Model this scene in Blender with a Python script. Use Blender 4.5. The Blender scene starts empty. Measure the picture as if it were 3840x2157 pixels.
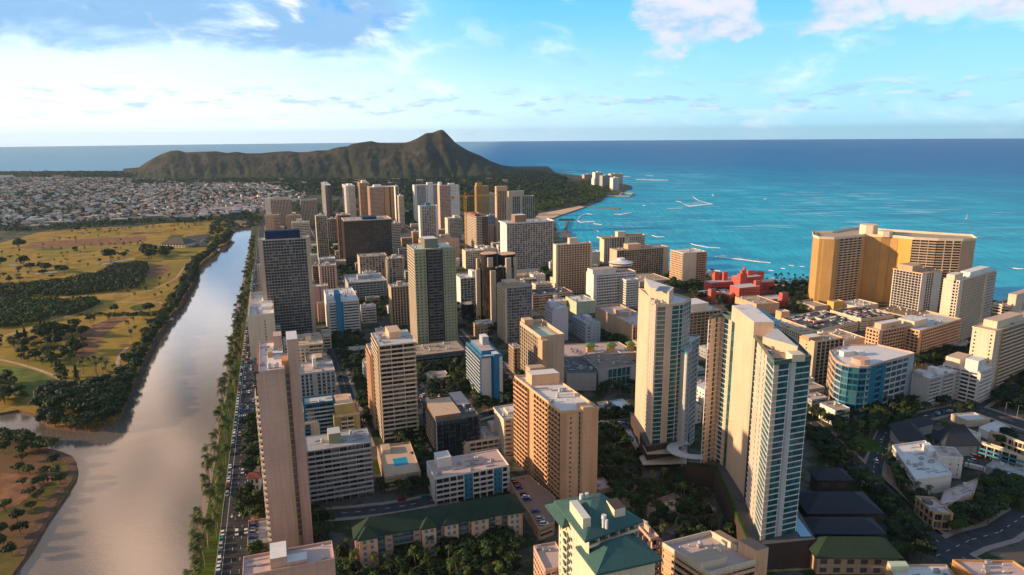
import bpy, math, random
from math import sin, cos, pi, radians, sqrt, atan2, hypot
from mathutils import Vector, Matrix, noise
from mathutils.geometry import tessellate_polygon
random.seed(7)
S = bpy.context.scene
COL = S.collection

# ------------------------------------------------------------------ camera
CAM_H = 200.0
PITCH = radians(12.54)
ROLL = radians(-0.48)
FPX = 2560.0                     # focal length in photo pixels (24 mm lens on 36 mm, 3840 px wide)
cam_d = bpy.data.cameras.new('camera')
cam = bpy.data.objects.new('camera', cam_d)
COL.objects.link(cam)
cam_d.lens = 24; cam_d.sensor_width = 36; cam_d.clip_start = 1; cam_d.clip_end = 90000
cam.matrix_world = (Matrix.Translation((0, 0, CAM_H)) @ Matrix.Rotation(radians(90) - PITCH, 4, 'X')
                    @ Matrix.Rotation(ROLL, 4, 'Z'))
S.camera = cam

# ------------------------------------------------------------------ light
SUN_AZ, SUN_EL = -94.0, 15.0     # degrees; azimuth clockwise from the camera's forward direction (+Y)
S.view_settings.view_transform = 'Standard'
S.view_settings.look = 'None'
S.view_settings.exposure = 0.62
S.view_settings.gamma = 1
sun_d = bpy.data.lights.new('sun', 'SUN')
sun_d.energy = 5.0; sun_d.angle = radians(0.9); sun_d.color = (1.0, 0.665, 0.385)
sun = bpy.data.objects.new('sun', sun_d); COL.objects.link(sun)
_a, _e = radians(SUN_AZ), radians(SUN_EL)
sdir = Vector((sin(_a) * cos(_e), cos(_a) * cos(_e), sin(_e)))
sun.rotation_euler = (-sdir).to_track_quat('-Z', 'Y').to_euler()

class NT:
    """tiny node helper"""
    def __init__(s, tree):
        s.t = tree; s.n = tree.nodes; s.l = tree.links
    def new(s, typ, **kw):
        n = s.n.new(typ)
        for k, v in kw.items():
            if k.startswith('i_'):
                key = k[2:]
                key = int(key) if key.isdigit() else key.replace('_', ' ')
                s.set(n, key, v)
            else: setattr(n, k, v)
        return n
    def set(s, n, key, v):
        if isinstance(v, bpy.types.NodeSocket): s.l.new(v, n.inputs[key])
        else: n.inputs[key].default_value = v
    def math(s, op, a, b=0.0, c=0.0, clamp=False):
        n = s.new('ShaderNodeMath', operation=op, use_clamp=clamp)
        s.set(n, 0, a); s.set(n, 1, b)
        if op in ('MULTIPLY_ADD', 'SMOOTH_MIN'): s.set(n, 2, c)
        return n.outputs[0]
    def mix(s, f, a, b, blend='MIX'):
        n = s.new('ShaderNodeMix', data_type='RGBA', blend_type=blend)
        s.set(n, 0, f); s.set(n, 6, a if isinstance(a, bpy.types.NodeSocket) else c4(a)); s.set(n, 7, b if isinstance(b, bpy.types.NodeSocket) else c4(b))
        return n.outputs[2]
    def noise(s, vec, scale, detail=4, rough=.55, dist=0):
        n = s.new('ShaderNodeTexNoise'); s.set(n, 'Vector', vec)
        s.set(n, 'Scale', scale); s.set(n, 'Detail', detail); s.set(n, 'Roughness', rough); s.set(n, 'Distortion', dist)
        return n.outputs[0]
    def smooth(s, v, a, b):
        n = s.new('ShaderNodeMapRange', interpolation_type='SMOOTHSTEP')
        s.set(n, 0, v); s.set(n, 1, a); s.set(n, 2, b)
        return n.outputs[0]
    def scale(s, vec, x, y, z, off=(0, 0, 0)):
        n = s.new('ShaderNodeMapping'); s.set(n, 0, vec)
        n.inputs['Scale'].default_value = (x, y, z); n.inputs['Location'].default_value = off
        return n.outputs[0]
def c4(c): return (c[0], c[1], c[2], 1.0)

def build_world():
    w = bpy.data.worlds.new('World'); S.world = w; w.use_nodes = True
    t = NT(w.node_tree); t.n.clear()
    sky = t.new('ShaderNodeTexSky', sky_type='NISHITA', sun_disc=False)
    sky.sun_elevation = radians(SUN_EL); sky.sun_rotation = radians(SUN_AZ)
    sky.air_density = 1.0; sky.dust_density = 0.7; sky.ozone_density = 3.0
    d = t.new('ShaderNodeTexCoord').outputs['Generated']
    sep = t.new('ShaderNodeSeparateXYZ'); t.set(sep, 0, d)
    x, y, z = sep.outputs
    DEG = 57.29578
    az = t.math('MULTIPLY', t.math('ARCTAN2', x, y), DEG)       # degrees, 0 = forward, + = right
    el = t.math('MULTIPLY', t.math('ARCSINE', z), DEG)
    # clear sky: the physical sky, pulled to the saturated cyan of the photograph
    hsv = t.new('ShaderNodeHueSaturation'); t.set(hsv, 'Saturation', 1.25); t.set(hsv, 'Color', sky.outputs[0])
    phys = t.mix(1.0, hsv.outputs[0], (.75, 1.05, 1.25), 'MULTIPLY')
    upf = t.smooth(el, -1.0, 15.0)
    grad = t.mix(upf, (5.9, 10.6, 13.2), (1.0, 6.6, 12.0))
    clear = t.mix(.82, phys, grad)
    # the bright veil on the left, round the sun
    veil = t.math('MULTIPLY', t.smooth(az, 2.0, -30.0), t.smooth(az, -178.0, -120.0))
    veil = t.math('MULTIPLY', veil, t.math('SUBTRACT', 1.0, t.smooth(el, 9, 40)))
    clear = t.mix(t.math('MULTIPLY', veil, .80), clear, (9.2, 11.4, 13.2))
    hv = t.math('MULTIPLY', t.smooth(az, 26.0, -26.0), t.math('SUBTRACT', 1.0, t.smooth(el, 0, 9)))
    clear = t.mix(t.math('MULTIPLY', hv, .8), clear, (11.6, 13.2, 14.4))
    pos = t.new('ShaderNodeCombineXYZ'); t.set(pos, 0, az); t.set(pos, 1, el)
    p = pos.outputs[0]
    def win(v, a, b, c, dd):                                     # smooth window a..b up, c..d down
        return t.math('MULTIPLY', t.smooth(v, a, b), t.math('SUBTRACT', 1.0, t.smooth(v, c, dd)))
    # big cloud bank upper left
    n1 = t.noise(t.scale(p, .11, .26, 1, (3.1, .4, 0)), 1.0, 8, .60, .35)
    n2 = t.noise(t.scale(p, .12, .36, 1, (1.3, 4.2, 2)), 1.0, 8, .60, .5)
    m = t.math('MULTIPLY', win(az, -70, -38, -12, -4.0), win(el, 4.8, 8.0, 60, 80))
    cov = t.smooth(t.math('ADD', n1, t.math('MULTIPLY', m, .34)), .50, .86)
    body = t.math('MULTIPLY', win(el, 4.8, 7.0, 9.6, 12.6), win(az, -60, -33, -9, -5))
    shade = t.smooth(t.math('ADD', n2, t.math('MULTIPLY', body, .19)), .45, .66)
    deep = t.smooth(t.noise(t.scale(p, .14, .30, 1, (8, 1, 3)), 1.0, 5, .55, .4), .50, .62)
    dark = t.mix(t.math('MULTIPLY', deep, t.math('MULTIPLY', body, .85)), (2.1, 4.9, 8.6), (.1, 4.0, 9.8))
    cbank = t.mix(t.math('MULTIPLY', shade, .9), (13.0, 13.2, 13.8), dark)
    out = t.mix(cov, clear, cbank)
    # clouds upper right
    n3 = t.noise(t.scale(p, .17, .30, 1, (7.7, 2.2, 0)), 1.0, 9, .60, .25)
    m2 = t.math('ADD', t.math('MULTIPLY', win(az, 8, 13, 17, 21), win(el, 5.0, 7.4, 16, 24)),
                t.math('MULTIPLY', win(az, 20, 26, 60, 80), win(el, 6.0, 8.6, 40, 60)))
    cov2 = t.smooth(t.math('ADD', n3, t.math('MULTIPLY', m2, .31)), .62, .78)
    sh2 = t.smooth(t.noise(t.scale(p, .2, .45, 1, (1, 7, 0)), 1.0, 6, .6), .44, .66)
    out = t.mix(t.math('MULTIPLY', cov2, .93), out, t.mix(sh2, (8.6, 8.6, 9.8), (4.6, 6.9, 9.2)))
    # small cumulus along the horizon
    n4 = t.noise(t.scale(p, .30, 1.3, 1, (2, 1, 5)), 1.0, 8, .6)
    cov3 = t.math('MULTIPLY', t.smooth(n4, .50, .62), win(el, .9, 2.2, 3.0, 4.6))
    out = t.mix(t.math('MULTIPLY', cov3, .62), out, t.mix(t.smooth(t.noise(t.scale(p, .3, 1.6, 1, (2, 1.35, 5)), 1.0, 5), .46, .58), (4.2, 6.4, 8.9), (8.8, 9.1, 9.9)))
    # high cloud deck overhead, lit pink and cream by the low sun (what the canal mirrors)
    n5 = t.noise(t.scale(p, .085, .095, 1, (5, 3, 1)), 1.0, 5, .5, .6)
    hi = t.math('MULTIPLY', t.smooth(el, 13, 20), t.smooth(az, 14.0, -4.0))
    deck = t.mix(t.smooth(n5, .46, .60), (1.5, 1.2, 1.05), (14.5, 10.6, 8.0))
    out = t.mix(t.math('MULTIPLY', hi, .92), out, deck)
    # warm fill glow, added behind the camera to brighten facades, sun's side strongest
    back = t.math('MAXIMUM', t.smooth(az, 60, 110), t.smooth(az, -50, -90))
    back = t.math('MULTIPLY', back, t.math('SUBTRACT', 1.0, t.smooth(el, 35, 75)))
    out = t.mix(t.math('MULTIPLY', back, .85), out, t.mix(t.smooth(az, 60, -60), (5.9, 5.2, 4.9), (8.0, 6.4, 5.3)))
    # the zenith is a deeper, darker blue than the band near the horizon
    out = t.mix(t.smooth(el, 26, 50), out, t.mix(.0, (1.5, 2.9, 4.8), (0, 0, 0)))
    # below the horizon the world only fills in for the ground
    out = t.mix(t.smooth(el, -.2, -2.5), out, (2.2, 2.6, 2.9))
    bg = t.new('ShaderNodeBackground'); t.set(bg, 0, out); t.set(bg, 1, 0.068)
    o = t.new('ShaderNodeOutputWorld'); t.l.new(bg.outputs[0], o.inputs[0])
build_world()

# ------------------------------------------------------------------ photo pixel -> place on a level plane
ORG = dict(A=(900,600),B=(1500,600),C=(2100,600),D=(2640,780),E=(3240,780),F=(900,1100),G=(1500,1100),H=(2100,1100),
           I=(2640,1180),J=(3240,1180),K=(700,1557),L=(1300,1557),M=(1900,1557),N=(2500,1557),O=(3100,1557),
           P=(0,800),Q=(0,1457),R=(0,600),S=(500,450))
SC = dict(P=2.067, Q=2.067, R=2.576, S=1.431)
def nat(c, x, y):
    if c == '0': return x, y
    if c == 'd': return x * 3840 / 2576, y * 3840 / 2576
    s = SC.get(c, 2.4117); o = ORG[c]
    return o[0] + x / s, o[1] + y / s
def ray(c, x, y):
    x, y = nat(c, x, y)
    a = (x - 1920) / FPX; b = (1078.5 - y) / FPX
    cr, sr = cos(ROLL), sin(ROLL)
    a, b = a * cr - b * sr, a * sr + b * cr
    cp, sp = cos(PITCH), sin(PITCH)
    return a, cp + b * sp, -sp + b * cp
def gp(c, x, y, z=0.0):
    d = ray(c, x, y); t = (z - CAM_H) / d[2]
    return Vector((d[0] * t, d[1] * t, z))
def rp(c, x, y, dist):                 # point on the pixel's ray at forward distance dist
    d = ray(c, x, y); t = dist / d[1]
    return Vector((d[0] * t, dist, CAM_H + d[2] * t))
def proj(p):
    x, y, z = p[0], p[1], p[2] - CAM_H
    cp, sp = cos(PITCH), sin(PITCH)
    dep = y * cp - z * sp; up = y * sp + z * cp
    if dep < 1: dep = 1
    a, b = x / dep, up / dep
    cr, sr = cos(ROLL), sin(ROLL)
    a, b = a * cr + b * sr, -a * sr + b * cr
    return 1920 + a * FPX, 1078.5 - b * FPX
def azv(deg): return Vector((sin(radians(deg)), cos(radians(deg)), 0))
TG = -19.3                             # azimuth of the streets that run away from the camera
U, V = azv(TG), azv(TG + 90)

# ------------------------------------------------------------------ mesh helpers
class MB:
    def __init__(s): s.v = []; s.f = []; s.m = []; s.uv = {}; s.mats = []
    def mi(s, mat):
        if mat not in s.mats: s.mats.append(mat)
        return s.mats.index(mat)
    def quad(s, a, b, c, d, mat, uv=None):
        n = len(s.v); s.v += [tuple(a), tuple(b), tuple(c), tuple(d)]
        if uv: s.uv[len(s.f)] = uv
        s.f.append((n, n + 1, n + 2, n + 3)); s.m.append(s.mi(mat))
    def ngon(s, pts, mat):
        n = len(s.v); s.v += [tuple(p) for p in pts]
        s.f.append(tuple(range(n, n + len(pts)))); s.m.append(s.mi(mat))
    def hexa(s, p, mat):               # p: 8 points, bottom ring then top ring (ccw)
        n = len(s.v); s.v += [tuple(q) for q in p]; k = s.mi(mat)
        for f in ((3, 2, 1, 0), (4, 5, 6, 7), (0, 1, 5, 4), (1, 2, 6, 5), (2, 3, 7, 6), (3, 0, 4, 7)):
            s.f.append(tuple(n + i for i in f)); s.m.append(k)
    def obox(s, o, a, b, z0, z1, mat):  # o corner, a and b edge vectors
        q = [o, o + a, o + a + b, o + b]
        s.hexa([(p[0], p[1], z0) for p in q] + [(p[0], p[1], z1) for p in q], mat)
    def box(s, x0, x1, y0, y1, z0, z1, mat):
        s.obox(Vector((x0, y0, 0)), Vector((x1 - x0, 0, 0)), Vector((0, y1 - y0, 0)), z0, z1, mat)
    def prism(s, poly, z0, z1, mat, top=None):
        n = len(s.v); k = len(poly)
        s.v += [(p[0], p[1], z0) for p in poly] + [(p[0], p[1], z1) for p in poly]
        i = s.mi(mat)
        for j in range(k):
            s.f.append((n + j, n + (j + 1) % k, n + k + (j + 1) % k, n + k + j)); s.m.append(i)
        s.f.append(tuple(range(n + k, n + 2 * k))); s.m.append(s.mi(top or mat))
        s.f.append(tuple(range(n + k - 1, n - 1, -1))); s.m.append(i)
    def cyl(s, cx, cy, r, z0, z1, mat, n=12, r2=None, cap=True):
        r2 = r if r2 is None else r2
        b = len(s.v); i = s.mi(mat)
        for j in range(n): s.v.append((cx + r * cos(2 * pi * j / n), cy + r * sin(2 * pi * j / n), z0))
        for j in range(n): s.v.append((cx + r2 * cos(2 * pi * j / n), cy + r2 * sin(2 * pi * j / n), z1))
        for j in range(n):
            s.f.append((b + j, b + (j + 1) % n, b + n + (j + 1) % n, b + n + j)); s.m.append(i)
        if cap: s.f.append(tuple(range(b + n, b + 2 * n))); s.m.append(i)
    def mesh(s, name):
        me = bpy.data.meshes.new(name); me.from_pydata(s.v, [], s.f)
        for m in s.mats: me.materials.append(M(m))
        if s.f: me.polygons.foreach_set('material_index', s.m)
        if s.uv:
            lay = me.uv_layers.new(name='uv').data
            for fi, uvs in s.uv.items():
                st = me.polygons[fi].loop_start
                for j, q in enumerate(uvs): lay[st + j].uv = q
        return me
    def build(s, name, parent=None, loc=None):
        return add(name, s.mesh(name), parent, loc)
def add(name, me, parent=None, loc=None):
    o = bpy.data.objects.new(name, me); COL.objects.link(o)
    if parent: o.parent = parent
    if loc: o.location = loc
    return o
def tag(o, label=None, cat=None, group=None, kind=None):
    if label: o['label'] = label
    if cat: o['category'] = cat
    if group: o['group'] = group
    if kind: o['kind'] = kind
    return o
def thing(name, label, cat, loc=(0, 0, 0), rz=0, group=None):
    o = bpy.data.objects.new(name, None); COL.objects.link(o)
    o.empty_display_size = .5; o.location = loc; o.rotation_euler = (0, 0, rz)
    return tag(o, label, cat, group)
def dup(root, loc, rz=0, sc=1.0, label=None, group=None):
    r = root.copy(); COL.objects.link(r); r.location = loc; r.rotation_euler = (0, 0, rz)
    r.scale = (sc, sc, sc) if not isinstance(sc, tuple) else sc
    if label: r['label'] = label
    if group: r['group'] = group
    for ch in list(root.children):
        c = ch.copy(); COL.objects.link(c); c.parent = r
        for g in ch.children:
            e = g.copy(); COL.objects.link(e); e.parent = c
    return r

# ------------------------------------------------------------------ materials
MATS = {}
def new_mat(name):
    m = bpy.data.materials.new(name); m.use_nodes = True
    t = NT(m.node_tree); t.n.clear()
    b = t.new('ShaderNodeBsdfPrincipled'); o = t.new('ShaderNodeOutputMaterial')
    t.l.new(b.outputs[0], o.inputs[0])
    return m, t, b
WALLC = dict(
  beige=(.53,.43,.33), cream=(.66,.57,.45), white=(.72,.70,.68), pink=(.53,.36,.29), rose=(.55,.37,.30), tan=(.47,.34,.23),
  orange=(.50,.28,.13), brown=(.26,.17,.12), grey=(.36,.37,.38), lgrey=(.52,.53,.53), dgrey=(.13,.14,.15), black=(.02,.02,.025),
  green=(.31,.34,.23), dgreen=(.16,.19,.15), palegreen=(.48,.56,.42), bluegrey=(.34,.42,.50), blue=(.03,.20,.38), teal=(.02,.17,.27),
  aqua=(.06,.24,.36), navy=(.01,.035,.10), yellow=(.60,.38,.10), ochre=(.47,.29,.115), olive=(.42,.36,.14), coral=(.54,.11,.085), sandstone=(.60,.46,.35),
  redbrown=(.28,.09,.06), lilac=(.52,.50,.60), concrete=(.40,.37,.34), darkbrown=(.07,.05,.045), peach=(.66,.42,.27), silver=(.6,.62,.64),
  crane=(.85,.42,.02), red=(.55,.02,.02), roofgreen=(.045,.115,.11), sienna=(.52,.32,.19), roofdark=(.022,.045,.03), slate=(.035,.045,.06), shed=(.10,.09,.085))
def wall_mat(key):
    c = WALLC[key]
    m, t, b = new_mat(key)
    g = t.new('ShaderNodeNewGeometry').outputs['Position']
    big = t.noise(g, .06, 3)
    streak = t.noise(t.scale(g, .8, .8, .05), 1.0, 3, .6)
    f = t.math('ADD', t.math('MULTIPLY', big, .22), t.math('MULTIPLY', streak, .3))
    col = t.mix(t.smooth(f, .1, .42), tuple(k * .78 for k in c), tuple(min(1, k * 1.1) for k in c))
    sz = t.new('ShaderNodeSeparateXYZ'); t.set(sz, 0, g)
    joint = t.math('LESS_THAN', t.math('FRACT', t.math('MULTIPLY', sz.outputs[2], .328)), .05)
    col = t.mix(t.math('MULTIPLY', joint, .35), col, tuple(k * .55 for k in c))
    t.set(b, 'Base Color', col); t.set(b, 'Roughness', .85); t.set(b, 'Specular IOR Level', .25)
    return m
ROOFC = dict(r_white=(.66,.63,.62), r_grey=(.36,.36,.37), r_pink=(.52,.40,.37), r_peach=(.56,.40,.28), r_tan=(.42,.33,.25), r_dark=(.10,.10,.105), r_lgrey=(.5,.5,.5), r_brown=(.25,.17,.13))
def roof_mat(key):
    c = ROOFC[key]
    m, t, b = new_mat(key)
    g = t.new('ShaderNodeNewGeometry').outputs['Position']
    blot = t.noise(g, .16, 6, .62, .4)
    fine = t.noise(g, 1.1, 4, .6)
    col = t.mix(t.smooth(fine, .3, .75), tuple(k * .88 for k in c), tuple(min(.8, k * 1.06) for k in c))
    col = t.mix(t.math('MULTIPLY', t.smooth(blot, .58, .70), .7), col, (c[0] * .42, c[1] * .34, c[2] * .30))
    t.set(b, 'Base Color', col); t.set(b, 'Roughness', .8); t.set(b, 'Specular IOR Level', .3)
    return m
#            dark glass, curtain, share of curtains, bluish, roughness
GLASS = dict(g_dark=((.012,.014,.018),(.15,.14,.12),.20), g_room=((.03,.03,.032),(.26,.235,.20),.40), g_blue=((.008,.03,.05),(.05,.13,.17),.5),
             g_teal=((.004,.045,.055),(.02,.13,.145),.45), g_bronze=((.018,.014,.012),(.09,.065,.045),.30), g_black=((.004,.005,.008),(.02,.02,.03),.3),
             g_aqua=((.05,.16,.20),(.30,.42,.44),.5), g_green=((.006,.05,.03),(.02,.11,.07),.4))
def glass_mat(key):
    dk, cu, sh = GLASS[key]
    m, t, b = new_mat(key)
    uv = t.new('ShaderNodeUVMap').outputs[0]
    sep = t.new('ShaderNodeSeparateXYZ'); t.set(sep, 0, uv)
    rnd = t.new('ShaderNodeObjectInfo').outputs['Random']
    cell = t.math('FLOOR', sep.outputs[0])
    cm = t.new('ShaderNodeCombineXYZ'); t.set(cm, 0, cell); t.set(cm, 1, t.math('MULTIPLY', rnd, 937.0)); t.set(cm, 2, t.math('FLOOR', sep.outputs[1]))
    wn = t.new('ShaderNodeTexWhiteNoise', noise_dimensions='3D'); t.set(wn, 0, cm.outputs[0])
    fx = t.math('FRACT', sep.outputs[0])
    # curtains drawn part of the way across some windows
    width = t.math('MULTIPLY', wn.outputs[0], 1.0 / max(sh, .05))
    side = t.math('GREATER_THAN', width, t.math('MULTIPLY', fx, 1.6))
    half = t.math('LESS_THAN', wn.outputs[0], sh)
    cur = t.math('MULTIPLY', half, t.math('SUBTRACT', 1.0, t.math('MULTIPLY', side, .6)))
    mull = t.math('LESS_THAN', t.math('ABSOLUTE', t.math('SUBTRACT', t.math('FRACT', t.math('MULTIPLY', fx, 2.0)), .5)), .455)
    tone = t.mix(t.math('MULTIPLY', wn.outputs[0], .7), dk, tuple(k * 2.2 for k in dk))
    col = t.mix(cur, tone, cu)
    col = t.mix(mull, tuple(min(.6, k * .5 + .08) for k in cu), col)
    t.set(b, 'Base Color', col); t.set(b, 'Roughness', .14); t.set(b, 'Specular IOR Level', .6)
    return m
def M(key):
    if key in MATS: return MATS[key]
    if key in WALLC: m = wall_mat(key)
    elif key in ROOFC: m = roof_mat(key)
    elif key in GLASS: m = glass_mat(key)
    else: m = SPECIAL[key]()
    MATS[key] = m; return m
SPECIAL = {}
def flat(key, c, rough=.6, spec=.3, metal=0, noisy=0.0, scale=1.0):
    def f():
        m, t, b = new_mat(key)
        if noisy:
            g = t.new('ShaderNodeNewGeometry').outputs['Position']
            n = t.noise(g, scale, 4, .6)
            col = t.mix(t.smooth(n, .3, .7), tuple(k * (1 - noisy) for k in c), tuple(min(1, k * (1 + noisy)) for k in c))
            t.set(b, 'Base Color', col)
        else: b.inputs['Base Color'].default_value = c4(c)
        t.set(b, 'Roughness', rough); t.set(b, 'Specular IOR Level', spec); t.set(b, 'Metallic', metal)
        return m
    SPECIAL[key] = f
flat('asphalt', (.050,.050,.055), .9, .2, 0, .22, .15)
flat('garage_deck', (.085,.09,.105), .9, .2, 0, .2, .2)
flat('pavement', (.30,.23,.19), .9, .2, 0, .15, .4)
flat('kerb', (.36,.34,.31), .9)
flat('paint', (.75,.75,.72), .7)
flat('paint_yellow', (.75,.5,.06), .7)
flat('lawn', (.055,.085,.012), .95, .1, 0, .35, .12)
flat('fairway', (.11,.135,.03), .95, .1, 0, .3, .08)
flat('hedge', (.03,.06,.012), .95, .1, 0, .4, .5)
flat('dirt', (.22,.11,.06), .95, .1, 0, .35, .1)
flat('sand', (.62,.42,.26), .95, .1, 0, .15, .05)
flat('cartpath', (.46,.32,.22), .95, .1, 0, .15, .1)
flat('rock', (.16,.13,.11), .95, .1, 0, .35, .4)
flat('bankwall', (.13,.075,.05), .95, .1, 0, .3, .5)
flat('pool', (.02,.30,.50), .05, .5)
flat('trunk', (.16,.12,.09), .9, .1, 0, .3, 2)
flat('palmtrunk', (.22,.18,.14), .9, .1, 0, .25, 2)
flat('tyre', (.012,.012,.012), .8)
flat('car_glass', (.015,.02,.025), .08, .6)
flat('metal', (.42,.43,.44), .45, .5, .5)
flat('solar', (.008,.014,.035), .15, .6)
flat('yellowum', (.75,.38,.01), .8)
flat('roofpale', (.10,.19,.06), .8)
flat('rosepave', (.36,.20,.15), .9, .2, 0, .2, .5)
flat('meadow', (.12,.20,.03), .95, .1)
for _k, _c in dict(h_white=(.52,.50,.48), h_grey=(.20,.20,.21), h_lgrey=(.34,.34,.35), h_pink=(.50,.28,.24), h_red=(.40,.11,.07), h_blue=(.16,.30,.42), h_tan=(.42,.33,.25), h_dark=(.10,.09,.09)).items(): flat(_k, _c, .7, .3, 0, .12, .1)
flat('glassrail', (.05,.30,.36), .1, .6)
for k, c in dict(white=(.78,.78,.78), silver=(.45,.46,.48), black=(.015,.015,.018), grey=(.12,.125,.13), red=(.42,.012,.01), blue=(.02,.07,.28), teal=(.02,.22,.27), beige=(.45,.38,.28)).items():
    flat('car_' + k, c, .25, .6)
def leaf(key, a, bb):
    def f():
        m, t, b = new_mat(key)
        g = t.new('ShaderNodeNewGeometry')
        r = t.new('ShaderNodeObjectInfo').outputs['Random']
        n = t.noise(g.outputs['Position'], .35, 3, .6)
        col = t.mix(t.smooth(n, .35, .65), a, bb)
        isl = t.mix(g.outputs['Random Per Island'], tuple(k * .55 for k in a), tuple(k * 1.25 for k in bb))
        col = t.mix(.55, col, isl)
        hs = t.new('ShaderNodeHueSaturation'); t.set(hs, 'Color', col)
        t.set(hs, 'Value', t.math('MULTIPLY_ADD', r, .75, .42)); t.set(hs, 'Hue', t.math('MULTIPLY_ADD', t.math('FRACT', t.math('MULTIPLY', r, 7.3)), .05, .468))
        t.set(b, 'Base Color', hs.outputs[0]); t.set(b, 'Roughness', .7); t.set(b, 'Specular IOR Level', .25)
        return m
    SPECIAL[key] = f
leaf('leaf', (.016,.042,.009), (.060,.090,.014))
leaf('leaf_dark', (.010,.032,.012), (.035,.065,.014))
leaf('leaf_dry', (.05,.055,.018), (.12,.105,.03))
leaf('palmleaf', (.025,.055,.012), (.10,.13,.025))

# ------------------------------------------------------------------ ground, water, hills
def sheet(name, pts, z, mat, kind='structure', skirt=0.0, label=None):
    P = [Vector((p[0], p[1], 0)) for p in pts]
    b = MB(); tri = tessellate_polygon([P])
    b.v = [(p.x, p.y, z) for p in P]; k = b.mi(mat)
    for t in tri:
        a, c, d = (P[i] for i in t)
        if (c - a).cross(d - a).z < 0: t = (t[0], t[2], t[1])
        b.f.append(tuple(t)); b.m.append(k)
    if skirt:
        n = len(P); b.v += [(p.x, p.y, z - skirt) for p in P]
        area = sum(P[i].x * P[(i + 1) % n].y - P[(i + 1) % n].x * P[i].y for i in range(n))
        kk = b.mi('bankwall')
        for i in range(n):
            j = (i + 1) % n
            f = (i, i + n, j + n, j) if area > 0 else (j, j + n, i + n, i)
            b.f.append(f); b.m.append(kk)
    o = b.build(name)
    if kind: o['kind'] = kind
    if label: o['label'] = label
    return o
def G(c, pts, z=0): return [gp(c, x, y, z) for x, y in pts]

def m_sea():
    m, t, b = new_mat('sea')
    g = t.new('ShaderNodeNewGeometry').outputs['Position']
    sep = t.new('ShaderNodeSeparateXYZ'); t.set(sep, 0, g); x, y, z = sep.outputs
    # the reef: pale over the shallows, deep blue past its edge (real depth, fixed to the place)
    off = t.noise(g, .0011, 5, .6, .6)
    # distance seaward of the shore line, measured across the bay
    d = t.math('ADD', t.math('MULTIPLY', t.math('SUBTRACT', x, 300.0), .55), t.math('MULTIPLY', t.math('SUBTRACT', y, 900.0), .50))
    d = t.math('ADD', d, t.math('MULTIPLY', t.math('SUBTRACT', off, .5), 1300.0))
    d = t.math('ADD', d, t.math('MULTIPLY', t.math('MULTIPLY', t.smooth(x, 300, -500), t.smooth(y, 3200, 4600)), 4500.0))
    f1 = t.smooth(d, -100, 1000); f2 = t.smooth(d, 900, 2600); f3 = t.smooth(d, 2200, 5000)
    pat = t.noise(t.scale(g, .004, .012, 1), 1.0, 5, .6, .5)
    c = t.mix(t.smooth(pat, .35, .65), (.004, .36, .52), (.02, .50, .66))
    c = t.mix(f1, c, t.mix(t.smooth(pat, .4, .62), (.0, .30, .50), (.004, .40, .58)))
    c = t.mix(f2, c, (.0, .17, .42)); c = t.mix(f3, c, (.0, .14, .42))
    w1 = t.noise(t.scale(g, .05, .013, 1), 1.0, 6, .65, .4)
    w2 = t.noise(g, .30, 4, .6)
    w3 = t.noise(t.scale(g, .010, .0022, 1, (0, 0, 3)), 1.0, 5, .6, .3)
    c = t.mix(t.math('MULTIPLY', t.smooth(w3, .45, .7), .35), c, (.0, .13, .30))
    c = t.mix(t.math('MULTIPLY', t.math('MULTIPLY', t.smooth(x, 0, -900), t.smooth(y, 3300, 4300)), .75), c, (.22, .48, .68))  # far-left water coloured paler to stand in for sky glare on it
    reef = t.math('MULTIPLY', t.smooth(d, 150, 500), t.math('SUBTRACT', 1.0, t.smooth(d, 1100, 1900)))
    fo = t.noise(t.scale(g, .006, .030, 1, (4, 4, 4)), 1.0, 8, .68, .8)
    fo2 = t.noise(t.scale(g, .0016, .003, 1, (1, 2, 4)), 1.0, 3)
    c = t.mix(t.math('MULTIPLY', t.math('MULTIPLY', t.smooth(t.math('ADD', fo, t.math('MULTIPLY', fo2, .35)), .72, .84), reef), .55), c, (.45, .72, .80))
    h = t.math('ADD', t.math('MULTIPLY', w1, 6.0), t.math('MULTIPLY', w2, .9))
    bp = t.new('ShaderNodeBump'); t.set(bp, 'Strength', .8); t.set(bp, 'Distance', 1.0); t.set(bp, 'Height', h)
    t.set(b, 'Base Color', c); t.set(b, 'Roughness', .9); t.set(b, 'Specular IOR Level', 0.0)
    t.l.new(bp.outputs[0], b.inputs['Normal'])
    gl = t.new('ShaderNodeBsdfGlossy'); t.set(gl, 'Roughness', .22); t.l.new(bp.outputs[0], gl.inputs['Normal'])
    mx = t.new('ShaderNodeMixShader'); t.set(mx, 0, .13); t.l.new(b.outputs[0], mx.inputs[1]); t.l.new(gl.outputs[0], mx.inputs[2])
    outn = next(n for n in t.n if n.type == 'OUTPUT_MATERIAL'); t.l.new(mx.outputs[0], outn.inputs[0])
    return m
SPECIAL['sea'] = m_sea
def m_canal():
    m, t, b = new_mat('canal')
    g = t.new('ShaderNodeNewGeometry').outputs['Position']
    t.set(b, 'Base Color', c4((.47, .40, .345))); t.set(b, 'Metallic', .70); t.set(b, 'Roughness', .06)
    w = t.math('ADD', t.math('MULTIPLY', t.noise(t.scale(g, .5, .9, 1), 1.0, 6, .7), .42), t.math('MULTIPLY', t.noise(g, .02, 3), 1.2))
    bp = t.new('ShaderNodeBump'); t.set(bp, 'Strength', .2); t.set(bp, 'Distance', .35); t.set(bp, 'Height', w)
    t.l.new(bp.outputs[0], b.inputs['Normal'])
    return m
SPECIAL['canal'] = m_canal
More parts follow.
